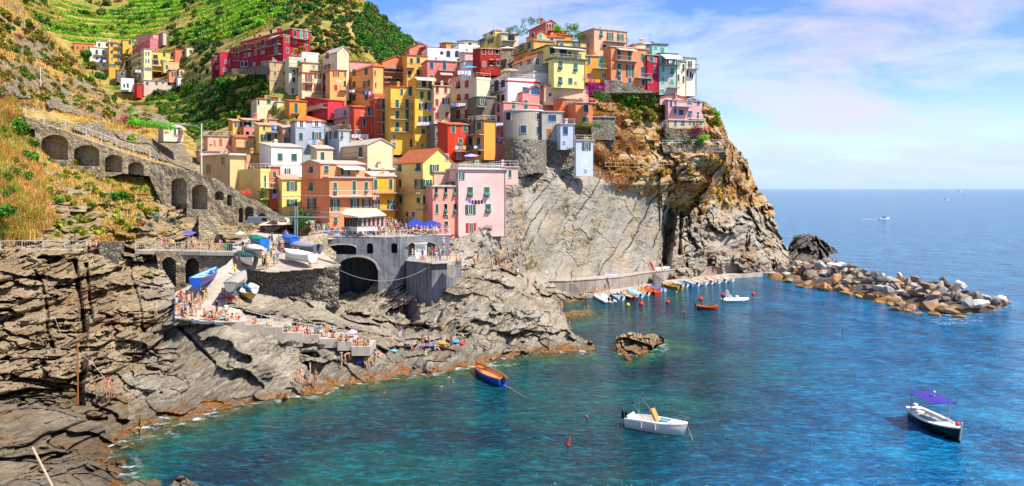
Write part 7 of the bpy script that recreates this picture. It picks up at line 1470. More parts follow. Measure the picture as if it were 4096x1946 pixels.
# buoys
for (u, v, c, r, lab) in ((2564,1222,'d81c0c',.42,'round red buoy off the inflatable boat'),(2671,1214,'d81c0c',.38,'round red buoy in mid harbour'),(2803,1203,'d81c0c',.42,'round red buoy above the red rowing boat'),(2891,1184,'d81c0c',.36,'round red buoy left of the anchored inflatable'),(2737,1251,'c84a20',.2,'small orange buoy left of the red rowing boat'),(2512,1225,'e0b010',.36,'yellow buoy near the inner quay'),(3012,1180,'d81c0c',.36,'round red buoy right of the anchored inflatable'),(2347,1671,'c8401a',.13,'tiny orange float left of the white motorboat'),(2942,1108,'c8301a',.25,'tiny red float at the right end of the quay row'),(2705,1172,'e0b010',.2,'small pale float below the yellow boat')):
    b = empty('buoy', wp(u, v), lab, 'buoy'); MB().sph((0,0,r*.55), r, 12, 8).build('float', P_(c, .35), b); MB().tube((0,0,r*1.4),(0,0,r*1.75),r*.16,6).build('eye', P_(c), b)
b = empty('cone_buoy', wp(2272,1782), 'red conical buoy in the foreground water', 'buoy'); b.rotation_euler[1] = .25; MB().tube((0,0,-.1),(0,0,.72),.16,10,.05).sph((0,0,.06),.17,10,6,(1,1,.8)).build('float', P_('d02a14', .35), b); MB().tube((0,0,.7),(0,0,.8),.03).build('eye', P_('3a2020'), b)
b = MB().tube((0,0,-.5),(0,0,1.05),.035,6).box((0,0,.9),(.1,.1,.3)).build('marker_pole', P_('402838')); b.location = wp(3371,1350); tag(b, 'dark thin marker pole standing in the water', 'pole')
# ------------------------------------------------------------ mole of boulders
def boulder_mesh(seed):
    g = np.random.default_rng(seed); n = 20; V = []; 
    d = g.normal(size=(44,3)); d /= np.linalg.norm(d, axis=1)[:,None]
    pl = g.normal(size=(11,3)); pl /= np.linalg.norm(pl, axis=1)[:,None]; off = g.uniform(.5,.85,11)
    r = np.ones(44)
    for q, o_ in zip(pl, off):
        c = d @ q; r = np.where(c > .2, np.minimum(r, o_/np.maximum(c, .2)), r)
    V = d*r[:,None]*np.array([1.25,.95,.85])
    import bmesh
    bm = bmesh.new(); [bm.verts.new(v) for v in V]; bmesh.ops.convex_hull(bm, input=bm.verts); 
    for v in [v for v in bm.verts if not v.link_faces]: bm.verts.remove(v)
    bmesh.ops.subdivide_edges(bm, edges=bm.edges, cuts=1, use_grid_fill=True)
    for v in bm.verts: v.co *= 1+.035*float(vnoise(np.array([v.co])*3+seed, seed)[0])
    me = bpy.data.meshes.new('boulder'); bm.to_mesh(me); bm.free(); me.materials.append(BOULD); return me
def boulder_mat():
    m, t = mat_new('boulder_stone'); oi = t.n('ShaderNodeObjectInfo'); n = t.noise(t.pos, 1.2, 6, .7, .4)
    c = t.mix(t.mapr(n,.3,.7,0,.7), oi.outputs['Color'], (.12,.10,.08)); c = t.mix(t.ramp(t.noise(t.pos,.8,4), [(.6,0),(.7,.6)]), c, (.55,.5,.43))
    sp = t.n('ShaderNodeSeparateXYZ'); t.l(t.pos, sp.inputs[0]); zz = t.math('ADD', sp.outputs[2], t.mapr(n,.3,.7,-.5,.5))
    wet = t.ramp(t.mapr(zz, -1, 3), [(.2,1),(.42,.75),(.6,0)]); c = t.mix(wet, c, t.mix(n, (.16,.065,.012), (.40,.20,.035)))
    t.l(c, t.b.inputs['Base Color']); t.l(t.mapr(wet,0,1,.9,.5), t.b.inputs['Roughness']); bump(t, n, .8, .15); return m
BOULD = boulder_mat(); BMS = [boulder_mesh(i) for i in range(9)]
A_, B_ = Vector((69,193,0)), Vector((80,135,0)); ax = (B_-A_); nb = 0; LB = {}; g = random.Random(11); placed = []
cols = [('pale',(.66,.62,.55)),('grey',(.36,.35,.33)),('brown',(.36,.29,.20)),('dark',(.13,.125,.12)),('rust',(.42,.22,.08))]
def ordn(i): return ['first','second','third','fourth','fifth','sixth','seventh','eighth','ninth','tenth','eleventh','twelfth','thirteenth','fourteenth','fifteenth','sixteenth','seventeenth','eighteenth','nineteenth','twentieth'][i] if i < 20 else None
for layer in range(3):
    for k in range((210, 130, 60)[layer]):
        t = g.uniform(-.02, 1.0); endw = 9.5 if t < .75 else 9.5+2*(t-.75); side = g.uniform(-1,1)*(1, .72, .42)[layer]
        if t > .93 and abs(side) > .8: continue
        c = A_+ax*t+Vector((side*endw, side*1.2, 0)); tip = 1-max(0, t-.86)/.3
        z = (.1, 1.8, 3.3)[layer]*tip+g.uniform(-.3,.4); s = g.uniform(.85,1.6)*(1.15 if layer == 0 else 1)
        if (c.x/c.y*F+2048) > 4005: continue
        if any((c-q).xy.length < (s+s2)*.52 and abs(z-q.z) < 1.3 for q, s2 in placed): continue
        placed.append((Vector((c.x,c.y,z)), s)); ci = g.choices(range(5), (3,4,7,4,2 if layer else 3))[0]
        o = link('boulder', BMS[g.randrange(9)]); o.location = (c.x, c.y, z); o.scale = (s*g.uniform(.8,1.25), s*g.uniform(.8,1.2), s*g.uniform(.75,1.05)); o.rotation_euler = (g.uniform(-.5,.5), g.uniform(-.5,.5), g.uniform(0,6.28))
        cn, cc = cols[ci]; kk = g.uniform(.8,1.2); o.color = (*[x*kk for x in cc], 1)
        seg = ['landward end','landward half','middle','seaward half','seaward tip'][min(4, max(0, int(t*5)))]; sd = ('harbour side foot' if side < -.15 else 'sea side foot' if side > .3 else 'core') if layer == 0 else ('flank' if layer == 1 else 'crest')
        tag(o, f"{cn} boulder {'large' if s > 1.2 else 'small'} on the {sd} of the breakwater, {seg}", 'boulder', f"{cn} boulders on the {sd}, {seg} of the breakwater")
        if s > 1.2: o['label'] = o['label'].replace(' large','').replace(f'{cn} boulder', f'large {cn} boulder')
        else: o['label'] = o['label'].replace(' small','').replace(f'{cn} boulder', f'small {cn} boulder')
        nb += 1; LB.setdefault(o['label'], []).append(o)
for i, (u, v, s) in enumerate(((3520,1212,.9),(3560,1222,.8),(3580,1243,1.0),(3625,1250,1.0),(3672,1258,1.),(3740,1262,1.1),(3835,1272,1.),(3900,1240,1.2),(3960,1236,1.),(3990,1215,.9),(4000,1212,.7),(4030,1216,.7),(3200,1150,1.),(3240,1152,1.1),(3290,1158,1.),(3120,1105,1.1),(3150,1112,1.2),(3178,1108,1.3),(3170,1128,1.))):
    o = link('boulder', BMS[i % 9]); p = wp(u, v); o.location = (p.x, p.y, .1); o.scale = (s,s*.9,s*.8); o.rotation_euler[2] = i; o.color = (.3,.2,.1,1)
    tag(o, ('wet rust brown boulder awash off the seaward tip' if u > 3860 else 'wet brown boulder at the harbour waterline of the breakwater' if u > 3300 else 'boulder where the mooring quay meets the breakwater')+f', {ordn(i if u > 3300 and u <= 3860 else i-7 if u > 3860 else i-12)} of its row', 'boulder', 'waterline boulders')
for lb_, os_ in LB.items():
    if len(os_) > 1:
        for i, o in enumerate(sorted(os_, key=lambda q: -q.location.y)): o['label'] = lb_+f', {ordn(i)} counting seaward'
mound = MB(); rings = []
for i in range(13):
    c = A_+ax*(i/12*1.0-.02); k = 1 if i < 11 else .6-.2*(i-11); rings.append([Vector((c.x+x*k, c.y+x*.12, z*k if z > 0 else z)) for x, z in ((-10,-3),(-7.5,-.2),(-4,1.2),(0,1.9),(4,1.2),(8,-.2),(10.5,-3))])
mound.loft(rings, caps=True); tag(mound.build('breakwater_core', RK_DARK), kind='structure')
print('boulders', nb)
# ------------------------------------------------------------ people
SKIN = objcol('skin', .6); CLOTH = objcol('cloth', .9, .15); HAIR = objcol('hair', .7)
def skin_mesh(name, V, E, Rd, mat, root=0, sub=1):
    me = bpy.data.meshes.new(name); me.from_pydata(V, E, []); o = bpy.data.objects.new(name, me); COL.objects.link(o)
    sm = o.modifiers.new('s', 'SKIN'); sm.use_smooth_shade = True
    for i, r in enumerate(Rd):
        sv = me.skin_vertices[0].data[i]; sv.radius = (r, r) if not hasattr(r, '__len__') else r; sv.use_root = (i == root)
    if sub: ss = o.modifiers.new('u', 'SUBSURF'); ss.levels = sub; ss.render_levels = sub
    dg = bpy.context.evaluated_depsgraph_get(); out = bpy.data.meshes.new_from_object(o.evaluated_get(dg)); out.name = name
    bpy.data.objects.remove(o, do_unlink=True); bpy.data.meshes.remove(me); out.materials.clear(); out.materials.append(mat); return out
def pose(kind):
    """joints in metres, facing -Y, feet or seat at z=0"""
    J = dict(pel=(0,0,.93), wst=(0,0,1.08), chs=(0,-.01,1.30), nck=(0,0,1.49), hd=(0,-.01,1.60), top=(0,-.01,1.70))
    arm = lambda s, e, w_, h: {('sh',s):(s*.17,0,1.41), ('el',s):e, ('wr',s):w_, ('ha',s):h}
    leg = lambda s, k, a, t: {('hp',s):(s*.09,0,.90), ('kn',s):k, ('an',s):a, ('to',s):t}
    for s in (-1,1):
        if kind in ('stand','walk','hips','lean','up'):
            f = 0 if kind != 'walk' else s
            J.update(leg(s, (s*.10,-.03-f*.10,.49), (s*.11,.03-f*.24,.08+(.06 if f < 0 else 0)), (s*.12,-.12-f*.24,.03)))
            if kind == 'stand': J.update(arm(s, (s*.24,.03,1.14), (s*.25,-.05,.90), (s*.24,-.09,.80)))
            if kind == 'walk': J.update(arm(s, (s*.23,.06*s,1.14), (s*.24,.16*s-.06,.92), (s*.23,.18*s-.1,.83)))
            if kind == 'hips': J.update(arm(s, (s*.38,.04,1.19), (s*.20,-.08,1.02), (s*.14,-.13,.98)))
            if kind == 'lean': J.update(arm(s, (s*.22,-.16,1.20), (s*.16,-.40,1.12), (s*.10,-.48,1.12)))
            if kind == 'up': J.update(arm(s, (s*.27,-.12,1.33) if s > 0 else (s*.24,.03,1.14), (s*.16,-.18,1.55) if s > 0 else (s*.25,-.05,.90), (s*.10,-.16,1.62) if s > 0 else (s*.24,-.09,.80)))
        elif kind in ('sit','sitleg'):
            z = -.82
            J = {**J, **{k: (J[k][0], J[k][1]+(.05 if kind == 'sit' else 0), (z+v[2]) if J[k][2] > .9 and J[k][2] == v[2] else v[2]) for k, v in {q: J[q] for q in ('pel','wst','chs','nck','hd','top')}.items() if J[k][2] > .9 and not ('_d' in J)}} if s == -1 else J
            J[('hp',s)] = (s*.10,-.02,.10)
            if kind == 'sit': J[('kn',s)] = (s*.14,-.36,.40); J[('an',s)] = (s*.12,-.56,.07); J[('to',s)] = (s*.13,-.70,.03)
            else: J[('kn',s)] = (s*.11,-.42,.09); J[('an',s)] = (s*.11,-.46,-.34); J[('to',s)] = (s*.11,-.60,-.40)
            J[('sh',s)] = (s*.17,.03,.59); J[('el',s)] = (s*.23,-.10,.38); J[('wr',s)] = (s*.16,-.30,.36 if kind == 'sit' else .18); J[('ha',s)] = (s*.12,-.38,.38 if kind == 'sit' else .15)
        elif kind == 'lie':
            L = lambda y, z, x=0: (x, y, z)
            J.update(pel=L(0,.12), wst=L(.15,.12), chs=L(.37,.14), nck=L(.56,.14), hd=L(.67,.16), top=L(.77,.16))
            J.update({('hp',s):(s*.09,-.03,.11),('kn',s):(s*.12,-.42,.16),('an',s):(s*.12,-.82,.07),('to',s):(s*.13,-.90,.14),('sh',s):(s*.17,.48,.13),('el',s):(s*.28,.25,.08),('wr',s):(s*.24,.02,.07),('ha',s):(s*.22,-.07,.07)})
        elif kind == 'swim':
            J.update(pel=(0,.35,-.42), wst=(0,.25,-.30), chs=(0,.1,-.10), nck=(0,0,.08), hd=(0,-.04,.20), top=(0,-.05,.30))
            J.update({('hp',s):(s*.09,.38,-.45),('kn',s):(s*.12,.75,-.55),('an',s):(s*.12,1.1,-.5),('to',s):(s*.12,1.2,-.55),('sh',s):(s*.18,.04,.02),('el',s):(s*.38,-.14,-.03),('wr',s):(s*.34,-.36,-.02),('ha',s):(s*.30,-.45,-.01)})
        elif kind == 'bend':
            J.update(pel=(0,.15,.88), wst=(0,.0,1.0), chs=(0,-.22,1.08), nck=(0,-.40,1.10), hd=(0,-.51,1.08), top=(0,-.60,1.04))
            J.update({('hp',s):(s*.09,.14,.85),('kn',s):(s*.11,.03,.47),('an',s):(s*.12,.08,.08),('to',s):(s*.12,-.08,.03),('sh',s):(s*.17,-.33,1.05),('el',s):(s*.20,-.38,.78),('wr',s):(s*.16,-.48,.55),('ha',s):(s*.14,-.50,.46)})
    return J
def body(kind):
    J = pose(kind); V = []; E = []; Rd = []; ix = {}
    def v(k, p, r): ix[k] = len(V); V.append(tuple(p)); Rd.append(r)
    def e(a, b): E.append((ix[a], ix[b]))
    v('pel', J['pel'], (.145,.10)); v('wst', J['wst'], (.12,.085)); v('chs', J['chs'], (.15,.10)); v('nck', J['nck'], .055); v('hd', J['hd'], (.078,.095)); v('top', J['top'], (.062,.075))
    e('pel','wst'); e('wst','chs'); e('chs','nck'); e('nck','hd'); e('hd','top')
    H_ = Vector(J['hd']); fw = Vector((0,-1,0)) if kind != 'lie' else Vector((0,0,1)); v('nose', H_+fw*.105, .014); e('hd','nose')
    for s in (-1,1):
        v(('ear',s), H_+Vector((s*.088,.01,0)), .014); e('hd',('ear',s))
        for k, r in (('hp',.092),('kn',.058),('an',.038),('to',.034)): v((k,s), J[(k,s)], r)
        e('pel',('hp',s)); e(('hp',s),('kn',s)); e(('kn',s),('an',s)); e(('an',s),('to',s))
        for k, r in (('sh',.055),('el',.040),('wr',.027),('ha',.034)): v((k,s), J[(k,s)], r)
        e('chs',('sh',s)); e(('sh',s),('el',s)); e(('el',s),('wr',s)); e(('wr',s),('ha',s))
        h, w_ = Vector(J[('ha',s)]), Vector(J[('wr',s)]); d = (h-w_).normalized(); sd = d.cross(Vector((0,1,.2))).normalized(); bn = d.cross(sd)
        for q, (o_, L) in enumerate(((-.028,.062),(-.010,.075),(.010,.070),(.027,.052))):
            v(('f',s,q), h+d*(.03+L*.5)+sd*o_, .0095); v(('g',s,q), h+d*(.03+L)+sd*o_+bn*.015, .008); e(('ha',s),('f',s,q)); e(('f',s,q),('g',s,q))
        v(('t',s), h+d*.02-sd*.05, .010); e(('ha',s),('t',s))
    J['_m'] = skin_mesh('person', V, E, Rd, SKIN); return J
def seg(J, spec, name, mat, sub=1):
    V = []; E = []; Rd = []
    for ch in spec:
        st = None
        for i, (p, r) in enumerate(ch):
            p = J[p] if not hasattr(p, 'x') else tuple(p); key = None
            for q, vv in enumerate(V):
                if (Vector(vv)-Vector(p)).length < 1e-4: key = q
            if key is None: V.append(tuple(p)); Rd.append(r); key = len(V)-1
            if st is not None: E.append((st, key))
            st = key
    return skin_mesh(name, V, E, Rd, mat, 0, sub)
def lerp(J, a, b, t): return Vector(J[a]).lerp(Vector(J[b]), t)
BOD = {}
for kd in ('stand','walk','hips','lean','up','sit','sitleg','lie','swim','bend'):
    J = body(kd); c = {}
    c['top'] = seg(J, [[('wst',(.142,.108)),('chs',(.168,.120)),(lerp(J,'chs','nck',.6),.075)],[('chs',(.168,.120)),(('sh',1),.068),(lerp(J,('sh',1),('el',1),.55),.056)],[('chs',(.168,.120)),(('sh',-1),.068),(lerp(J,('sh',-1),('el',-1),.55),.056)],[('wst',(.142,.108)),(lerp(J,'wst','pel',.5),(.150,.115))]], 'shirt', CLOTH)
    c['shorts'] = seg(J, [[(lerp(J,'pel','wst',.25),(.152,.112)),('pel',(.160,.118))],[('pel',(.160,.118)),(('hp',1),.108),(lerp(J,('hp',1),('kn',1),.6),.092)],[('pel',(.160,.118)),(('hp',-1),.108),(lerp(J,('hp',-1),('kn',-1),.6),.092)]], 'shorts', CLOTH)
    c['trunks'] = seg(J, [[(lerp(J,'pel','wst',.15),(.150,.108)),('pel',(.156,.112))],[('pel',(.156,.112)),(('hp',1),.102)],[('pel',(.156,.112)),(('hp',-1),.102)]], 'swimwear', CLOTH)
    c['bra'] = seg(J, [[(lerp(J,'wst','chs',.72),(.150,.108)),(lerp(J,'chs','nck',.12),(.160,.112))]], 'bikini_top', CLOTH)
    if kd in ('stand','walk','hips','lean','up'):
        c['dress'] = seg(J, [[('chs',(.165,.118)),('wst',(.142,.110)),('pel',(.180,.145)),(Vector((0,-.01,.72)),(.205,.17)),(Vector((0,-.01,.55)),(.215,.19))],[('chs',(.165,.118)),(lerp(J,'chs','nck',.5),.08)]], 'dress', CLOTH)
        c['trousers'] = seg(J, [[(lerp(J,'pel','wst',.25),(.152,.112)),('pel',(.158,.116))],[('pel',(.158,.116)),(('hp',1),.106),(('kn',1),.075),(lerp(J,('kn',1),('an',1),.9),.058)],[('pel',(.158,.116)),(('hp',-1),.106),(('kn',-1),.075),(lerp(J,('kn',-1),('an',-1),.9),.058)]], 'trousers', CLOTH)
    hd = Vector(J['hd']); up_ = (Vector(J['top'])-hd).normalized(); bk = Vector((0,.028,0)) if kd != 'lie' else Vector((0,0,-.025))
    m = MB().sph(hd+up_*.052+bk, .098, 10, 7, (.95,1.0,.88)); c['hair'] = m.mesh('hair', HAIR)
    m = MB().sph(hd+up_*.045+bk, .100, 10, 7, (.97,1.0,.9)).sph(hd-up_*.09+bk*2.4, .085, 8, 6, (.95,.6,1.5)); c['long'] = m.mesh('hair', HAIR)
    q = up_.to_track_quat('Z','Y').to_matrix(); m = MB(); 
    for r0, z0, r1, z1 in ((.19,.055,.19,.075),(.105,.07,.095,.15)):
        m.loft([[hd+q @ Vector((r*math.cos(a), r*math.sin(a), z)) for a in np.linspace(0,2*math.pi,13)[:-1]] for r, z in ((r0,z0),(r1,z1))], closed=True, caps=True)
    c['hat'] = m.mesh('sun_hat', CLOTH); BOD[kd] = (J['_m'], c)
CN = {'white':(.78,.76,.72),'red':(.62,.04,.03),'black':(.02,.02,.025),'navy':(.02,.03,.12),'blue':(.04,.16,.55),'green':(.03,.30,.12),'yellow':(.80,.55,.05),'pink':(.75,.28,.36),'grey':(.30,.31,.33),'beige':(.55,.44,.30),'orange':(.75,.22,.03),'purple':(.22,.06,.32),'turquoise':(.05,.45,.48),'light blue':(.30,.50,.70),'crimson':(.42,.02,.06),'khaki':(.30,.27,.15)}
SK = [(.62,.34,.21),(.50,.25,.14),(.70,.42,.28),(.40,.19,.10)]; HC = [(.03,.02,.015),(.09,.05,.025),(.30,.18,.07),(.02,.02,.02)]
PC = 0
def person(p, rz, kd, kind, c1, c2, label, group=None, hat=None, long=False, s=1.0, g=random):
    global PC; PC += 1; me, c = BOD[kd]
    o = link('person', me); o.location = p; o.rotation_euler[2] = rz; o.scale = (s,s,s); o.color = (*g.choice(SK),1)
    def put(k, col, nm=None):
        if k not in c: return
        q = link(c[k].name.split('.')[0], c[k], o); q.color = (*col,1)
    if kind == 'clothed': put('top', CN[c1]); put('shorts', CN[c2])
    elif kind == 'trousers': put('top', CN[c1]); put('trousers' if 'trousers' in c else 'shorts', CN[c2])
    elif kind == 'dress': put('dress' if 'dress' in c else 'top', CN[c1]); 'dress' in c or put('shorts', CN[c1])
    elif kind == 'trunks': put('trunks', CN[c1])
    else: put('bra', CN[c1]); put('trunks', CN[c1])
    if hat: put('hat', CN[hat]); put('hair', g.choice(HC))
    else: put('long' if long else 'hair', g.choice(HC))
    tag(o, label, 'person', group); return o
def describe(kind, c1, c2, kd, hat):
    w_ = {'clothed': f'{c1} top, {c2} shorts', 'trousers': f'{c1} top, {c2} trousers', 'dress': f'{c1} dress', 'trunks': f'{c1} trunks', 'bikini': f'{c1} bikini'}[kind]
    a = {'stand':'standing','walk':'walking','hips':'standing','lean':'leaning','up':'waving','sit':'sitting','sitleg':'sitting','lie':'lying','swim':'swimming','bend':'bending'}[kd]
    return w_+(f', hat' if hat else ''), a
ORD = ['leftmost','second','third','fourth','fifth','sixth','seventh','eighth','ninth','tenth','11th','12th','13th','14th','15th','16th','17th','18th','19th','20th','21st','22nd','23rd','24th','25th','26th','27th','28th','29th','30th','31st','32nd','33rd','34th','35th','36th','37th','38th','39th','40th','41st','42nd','43rd','44th','45th','46th','47th','48th','49th','50th']
def crowd(pts, place, kinds, poses, group, seed=1, rz=None, zf=None, s=1.0, hats=.2):
    """pts: list of 3D positions (left to right); every person gets clothes, pose and an own label"""
    g = random.Random(seed); cl = list(CN)
    for i, p in enumerate(sorted(pts, key=lambda q: q[0]/q[1])):
        kind = g.choice(kinds); kd = g.choice(poses); c1, c2 = g.choice(cl), g.choice(['navy','black','beige','blue','white','khaki','grey','red']); 
        if kind == 'dress': c1 = g.choice(['white','black','pink','red','blue','green','yellow','beige'])
        if kind == 'bikini': c1 = g.choice(['black','red','turquoise','purple','white','orange'])
        if kind == 'trunks': c1 = g.choice(['red','blue','black','turquoise','green','orange','navy'])
        hat = g.choice(['white','beige','black','red']) if g.random() < hats and kd not in ('lie','swim') else None
        d, a = describe(kind, c1, c2, kd, hat); n = 'leftmost' if i == 0 else ORD[min(i, 49)]+' along'
        r_ = g.uniform(-3.1,3.1) if rz is None else g.gauss(rz, .45)
        person(Vector(p), r_, kd, kind, c1, c2, f'{a} person {place}, {d}, {n}', group, hat, g.random() < .5 and kind in ('bikini','dress'), s*g.uniform(.92,1.05), g)
def line(u0, v0, u1, v1, z, n, jit=0., seed=1, back=0):
    g = random.Random(seed); out = []
    for k in range(n):
        t = (k+.5)/n+g.uniform(-.3,.3)/n; p = wp(u0+(u1-u0)*t, v0+(v1-v0)*t, z); out.append(p+Vector((g.uniform(-jit,jit), back+g.uniform(-jit,jit), 0)))
    return out
def on(rel, uv, off=.0): return [rel.pt(u, v, off) for u, v in uv]
DAY = ['clothed','clothed','trousers','dress','clothed']; BEA = ['trunks','bikini','bikini','trunks']
brz = lambda u: float(np.interp(u, [1310,1600,1797], [13.35,13.3,13.3]))
crowd([px(u, float(np.interp(u,[1316,1600,1797],[950,948,939]))-1.5, float(np.interp(u,[1316,1600,1797],[125.9,127.3,132.]))) for u in np.linspace(1322,1790,42)+g_.uniform(-4,4,42)], 'at the bridge railing', DAY, ['lean','stand','lean','hips'], 'people along the bridge railing', 3, 0.)
crowd([plaza.pt(u, v) for u, v in zip(np.linspace(1530,1800,30)+g_.uniform(-5,5,30), 928+g_.uniform(-4,6,30))], 'behind the bridge railing', DAY, ['stand','walk','hips'], 'crowd behind the bridge railing', 4)
crowd([plaza.pt(u, v) for u, v in zip(np.linspace(1545,1640,16)+g_.uniform(-4,4,16), 912+g_.uniform(-3,4,16))], 'right of the veranda', DAY, ['stand','walk'], 'crowd right of the veranda', 5)
crowd([plaza.pt(u, v) for u, v in zip(np.linspace(1215,1312,16)+g_.uniform(-4,4,16), 932+g_.uniform(-4,7,16))], 'beside the pavilion', DAY, ['stand','walk','hips'], 'people beside the pavilion', 6)
crowd([plaza.pt(u, v) for u, v in ((1078,983),(1088,976),(1093,999),(1107,1000),(1116,985),(1074,1022),(1128,1018),(1065,1062),(1052,1068),(1060,1077),(1085,1045),(1097,1066),(1110,1056),(1070,1078),(1142,960),(1150,968),(1240,1075),(1268,1057),(1190,1040),(1172,1035))], 'on the upper slipway and platform', DAY, ['stand','walk','stand'], 'people on the boat platform', 7)
crowd(line(352,1000,398,1000,12.3,2,0,1)+[], 'on the path by the pale rock', BEA, ['stand','walk'], 'pair on the path', 8, 0.)
crowd(line(628,999,700,1000,12.1,4,.3,2)+line(740,1000,790,1000,12.1,3,.3,3)+line(845,1003,900,1004,12.1,5,.5,4)+line(955,1010,1010,1000,12.1,3,.3,5), 'on the path above the arches', BEA+DAY, ['stand','walk','lean'], 'people on the path above the arches', 9)
crowd([slip.pt(u, v) for u, v in ((718,1268),(728,1262),(741,1268),(752,1275),(762,1262),(770,1268),(776,1255),(785,1268),(706,1245),(712,1228),(735,1235),(756,1228),(768,1216),(802,1210),(812,1215),(800,1240),(790,1225),(825,1205),(745,1215),(722,1212),(868,1262),(905,1272))], 'on the lower slipway', BEA+BEA+DAY, ['stand','stand','walk','hips','sit'], 'bathers on the lower slipway', 10)
crowd([slip.pt(u, v) for u, v in ((750,1282),(846,1276),(857,1280),(866,1278),(880,1276),(892,1255),(908,1285),(830,1282),(890,1180),(912,1195),(935,1190),(945,1205),(905,1215),(960,1225),(845,1245),(818,1268))], 'sitting on the lower slipway', BEA, ['sit','sit','lie'], 'sunbathers on the lower slipway', 11)
crowd([slip.pt(940,1100), slip.pt(958,1068)], 'alone on the upper slipway', DAY, ['walk'], 'walkers on the slipway', 12)
st = []
for (u, v, Y) in ((912,1286,90.),(928,1287,90),(944,1285,90),(955,1286,90),(1015,1296,90.2),(1022,1298,90.),(1080,1305,90.4),(1142,1328,90.4),(1158,1330,90.2),(1172,1328,90.5),(1188,1330,90.4),(1214,1336,90.6),(1228,1338,90.5),(1240,1337,90.6),(1262,1336,90.8),(1330,1352,90.4),(1342,1354,90.4),(1365,1366,89.6),(1386,1366,89.6),(1418,1384,90),(1432,1386,89.8),(1446,1384,90),(1458,1386,89.8),(1472,1384,90.1)): st.append(px(u, v, Y))
crowd(st, 'on the bathing steps', BEA+['clothed'], ['sit','sit','sitleg','sit'], 'bathers sitting on the steps', 13, 0.)
crowd([px(1284,1355,90.6), px(1306,1354,90.8)], 'on the middle of the bathing steps', ['clothed'], ['stand'], 'standing pair on the steps', 14, .3)
crowd(on(shore_rock, [(1415,1432),(1463,1465),(1475,1455),(1500,1462),(1515,1430),(1568,1370),(1648,1405),(1690,1395),(1716,1392),(1740,1402),(1775,1400),(1805,1398),(1850,1372),(1382,1455),(1700,1425),(1365,1470)], .3), 'on the flat rocks below the steps', BEA, ['stand','sit','bend','sit'], 'bathers on the flat rocks', 15)
crowd(on(shore_rock, [(1600,1352)], .3), 'on a boulder by the tidal pool', ['trousers'], ['stand'], 'man at the pool', 17, 3.)
crowd(on(shore_rock, [(1205,1532),(1230,1535),(1262,1545),(1190,1540),(1240,1520)], .4), 'at the waterline of the shore rocks', BEA+['clothed'], ['sit','stand','sit'], 'bathers at the waterline', 16, 0.)
crowd(on(shore_rock, [(432,1590),(450,1592)], .3), 'on the pale rock at lower left', ['bikini','trunks'], ['stand'], 'pair on the lower left rock', 18, .5, hats=.6)
crowd(on(shore_rock, [(624,1258)], .4), 'alone on the ledge left of the slipway', ['trunks'], ['stand'], 'man on the ledge', 19, 0.)
crowd(on(outcrop, [(1912,1052),(1968,1076),(2000,1082),(2022,1088),(2036,1090),(2070,1092),(2112,1150),(2160,1190),(1925,1240),(1760,1218),(2245,1255)], .3), 'on the rock outcrop', BEA+['clothed'], ['stand','sit','stand'], 'bathers on the outcrop', 20)
crowd([wp(u, v, 10.02) for u, v in ((1650,1035),(1735,1042),(1745,1048),(1760,1046),(1772,1040),(1788,1044),(1742,1030),(1728,1030),(1715,1026),(1775,1032),(1722,1038),(1755,1030),(1700,1028),(1690,1040),(1800,1040))], 'on the kiosk terrace', DAY, ['stand','lean','walk','hips'], 'people on the kiosk terrace', 21)
crowd([wp(1774,1000,12.2), wp(1826,1068,9.8), wp(1842,1066,9.9)], 'near the kiosk steps', DAY, ['walk'], 'people near the kiosk steps', 22)
crowd([wp(u, v, .78) for u, v in ((2335,1176),(2346,1174),(2358,1173),(2378,1172),(2388,1168),(2396,1171),(2408,1170),(2420,1166),(2438,1165),(2555,1148),(2568,1146))], 'on the landing quay', BEA, ['sit','sit','bend','stand'], 'sunbathers on the landing quay', 23)
crowd([wp(u, v, .9) for u, v in ((2768,1113),(2832,1107),(2838,1110),(2856,1103),(2864,1104),(2894,1099),(2998,1093),(3020,1092),(3040,1091),(3054,1090),(2845,1112),(3130,1097),(3150,1098))], 'on the mooring quay', BEA+['clothed'], ['stand','stand','walk','hips'], 'people on the mooring quay', 24)
crowd([qp(u) for u, v in ((2286,1118),(2648,1078),(2656,1076),(2840,1066),(2866,1066),(2910,1065),(2930,1064),(2955,1062),(3045,1056),(3060,1054),(3080,1055)) ], 'on the upper harbour walkway', BEA+['clothed'], ['stand','sit','lie','walk'], 'people on the upper harbour walkway', 25)
crowd([wp(u, v, 4.6) for u, v in ((3238,1050),(3335,1050),(3345,1053),(3395,1066),(3405,1068))]+[wp(u, v, 3.4) for u, v in ((3265,1085),(3300,1088),(3318,1100),(3360,1100),(3288,1090),(3275,1098),(3268,1112))]+[wp(3340,1136,1.5), wp(3808,1196,3.4), wp(3825,1200,3.2)], 'on the breakwater boulders', BEA, ['sit','sit','stand','lie'], 'sunbathers on the breakwater', 26)
crowd([wp(u, v, -.03) for u, v in ((1538,1572),(1765,1548),(1795,1512),(1812,1530),(1712,1500),(2318,1218),(2398,1272),(2440,1280),(2278,1292),(2302,1300),(3656,1086),(3672,1086))], 'in the water', BEA, ['swim'], 'swimmers', 27, hats=0)
crowd([wp(2338,1253,.15), wp(2352,1252,.15)], 'on the shallow reef', BEA, ['stand'], 'pair on the reef', 28, s=.8)
crowd([px(350,560,144.6), px(596,644,141.8), px(627,652,141)], 'on the stairway above the arches', DAY, ['walk'], 'people on the stairway', 29, .6)
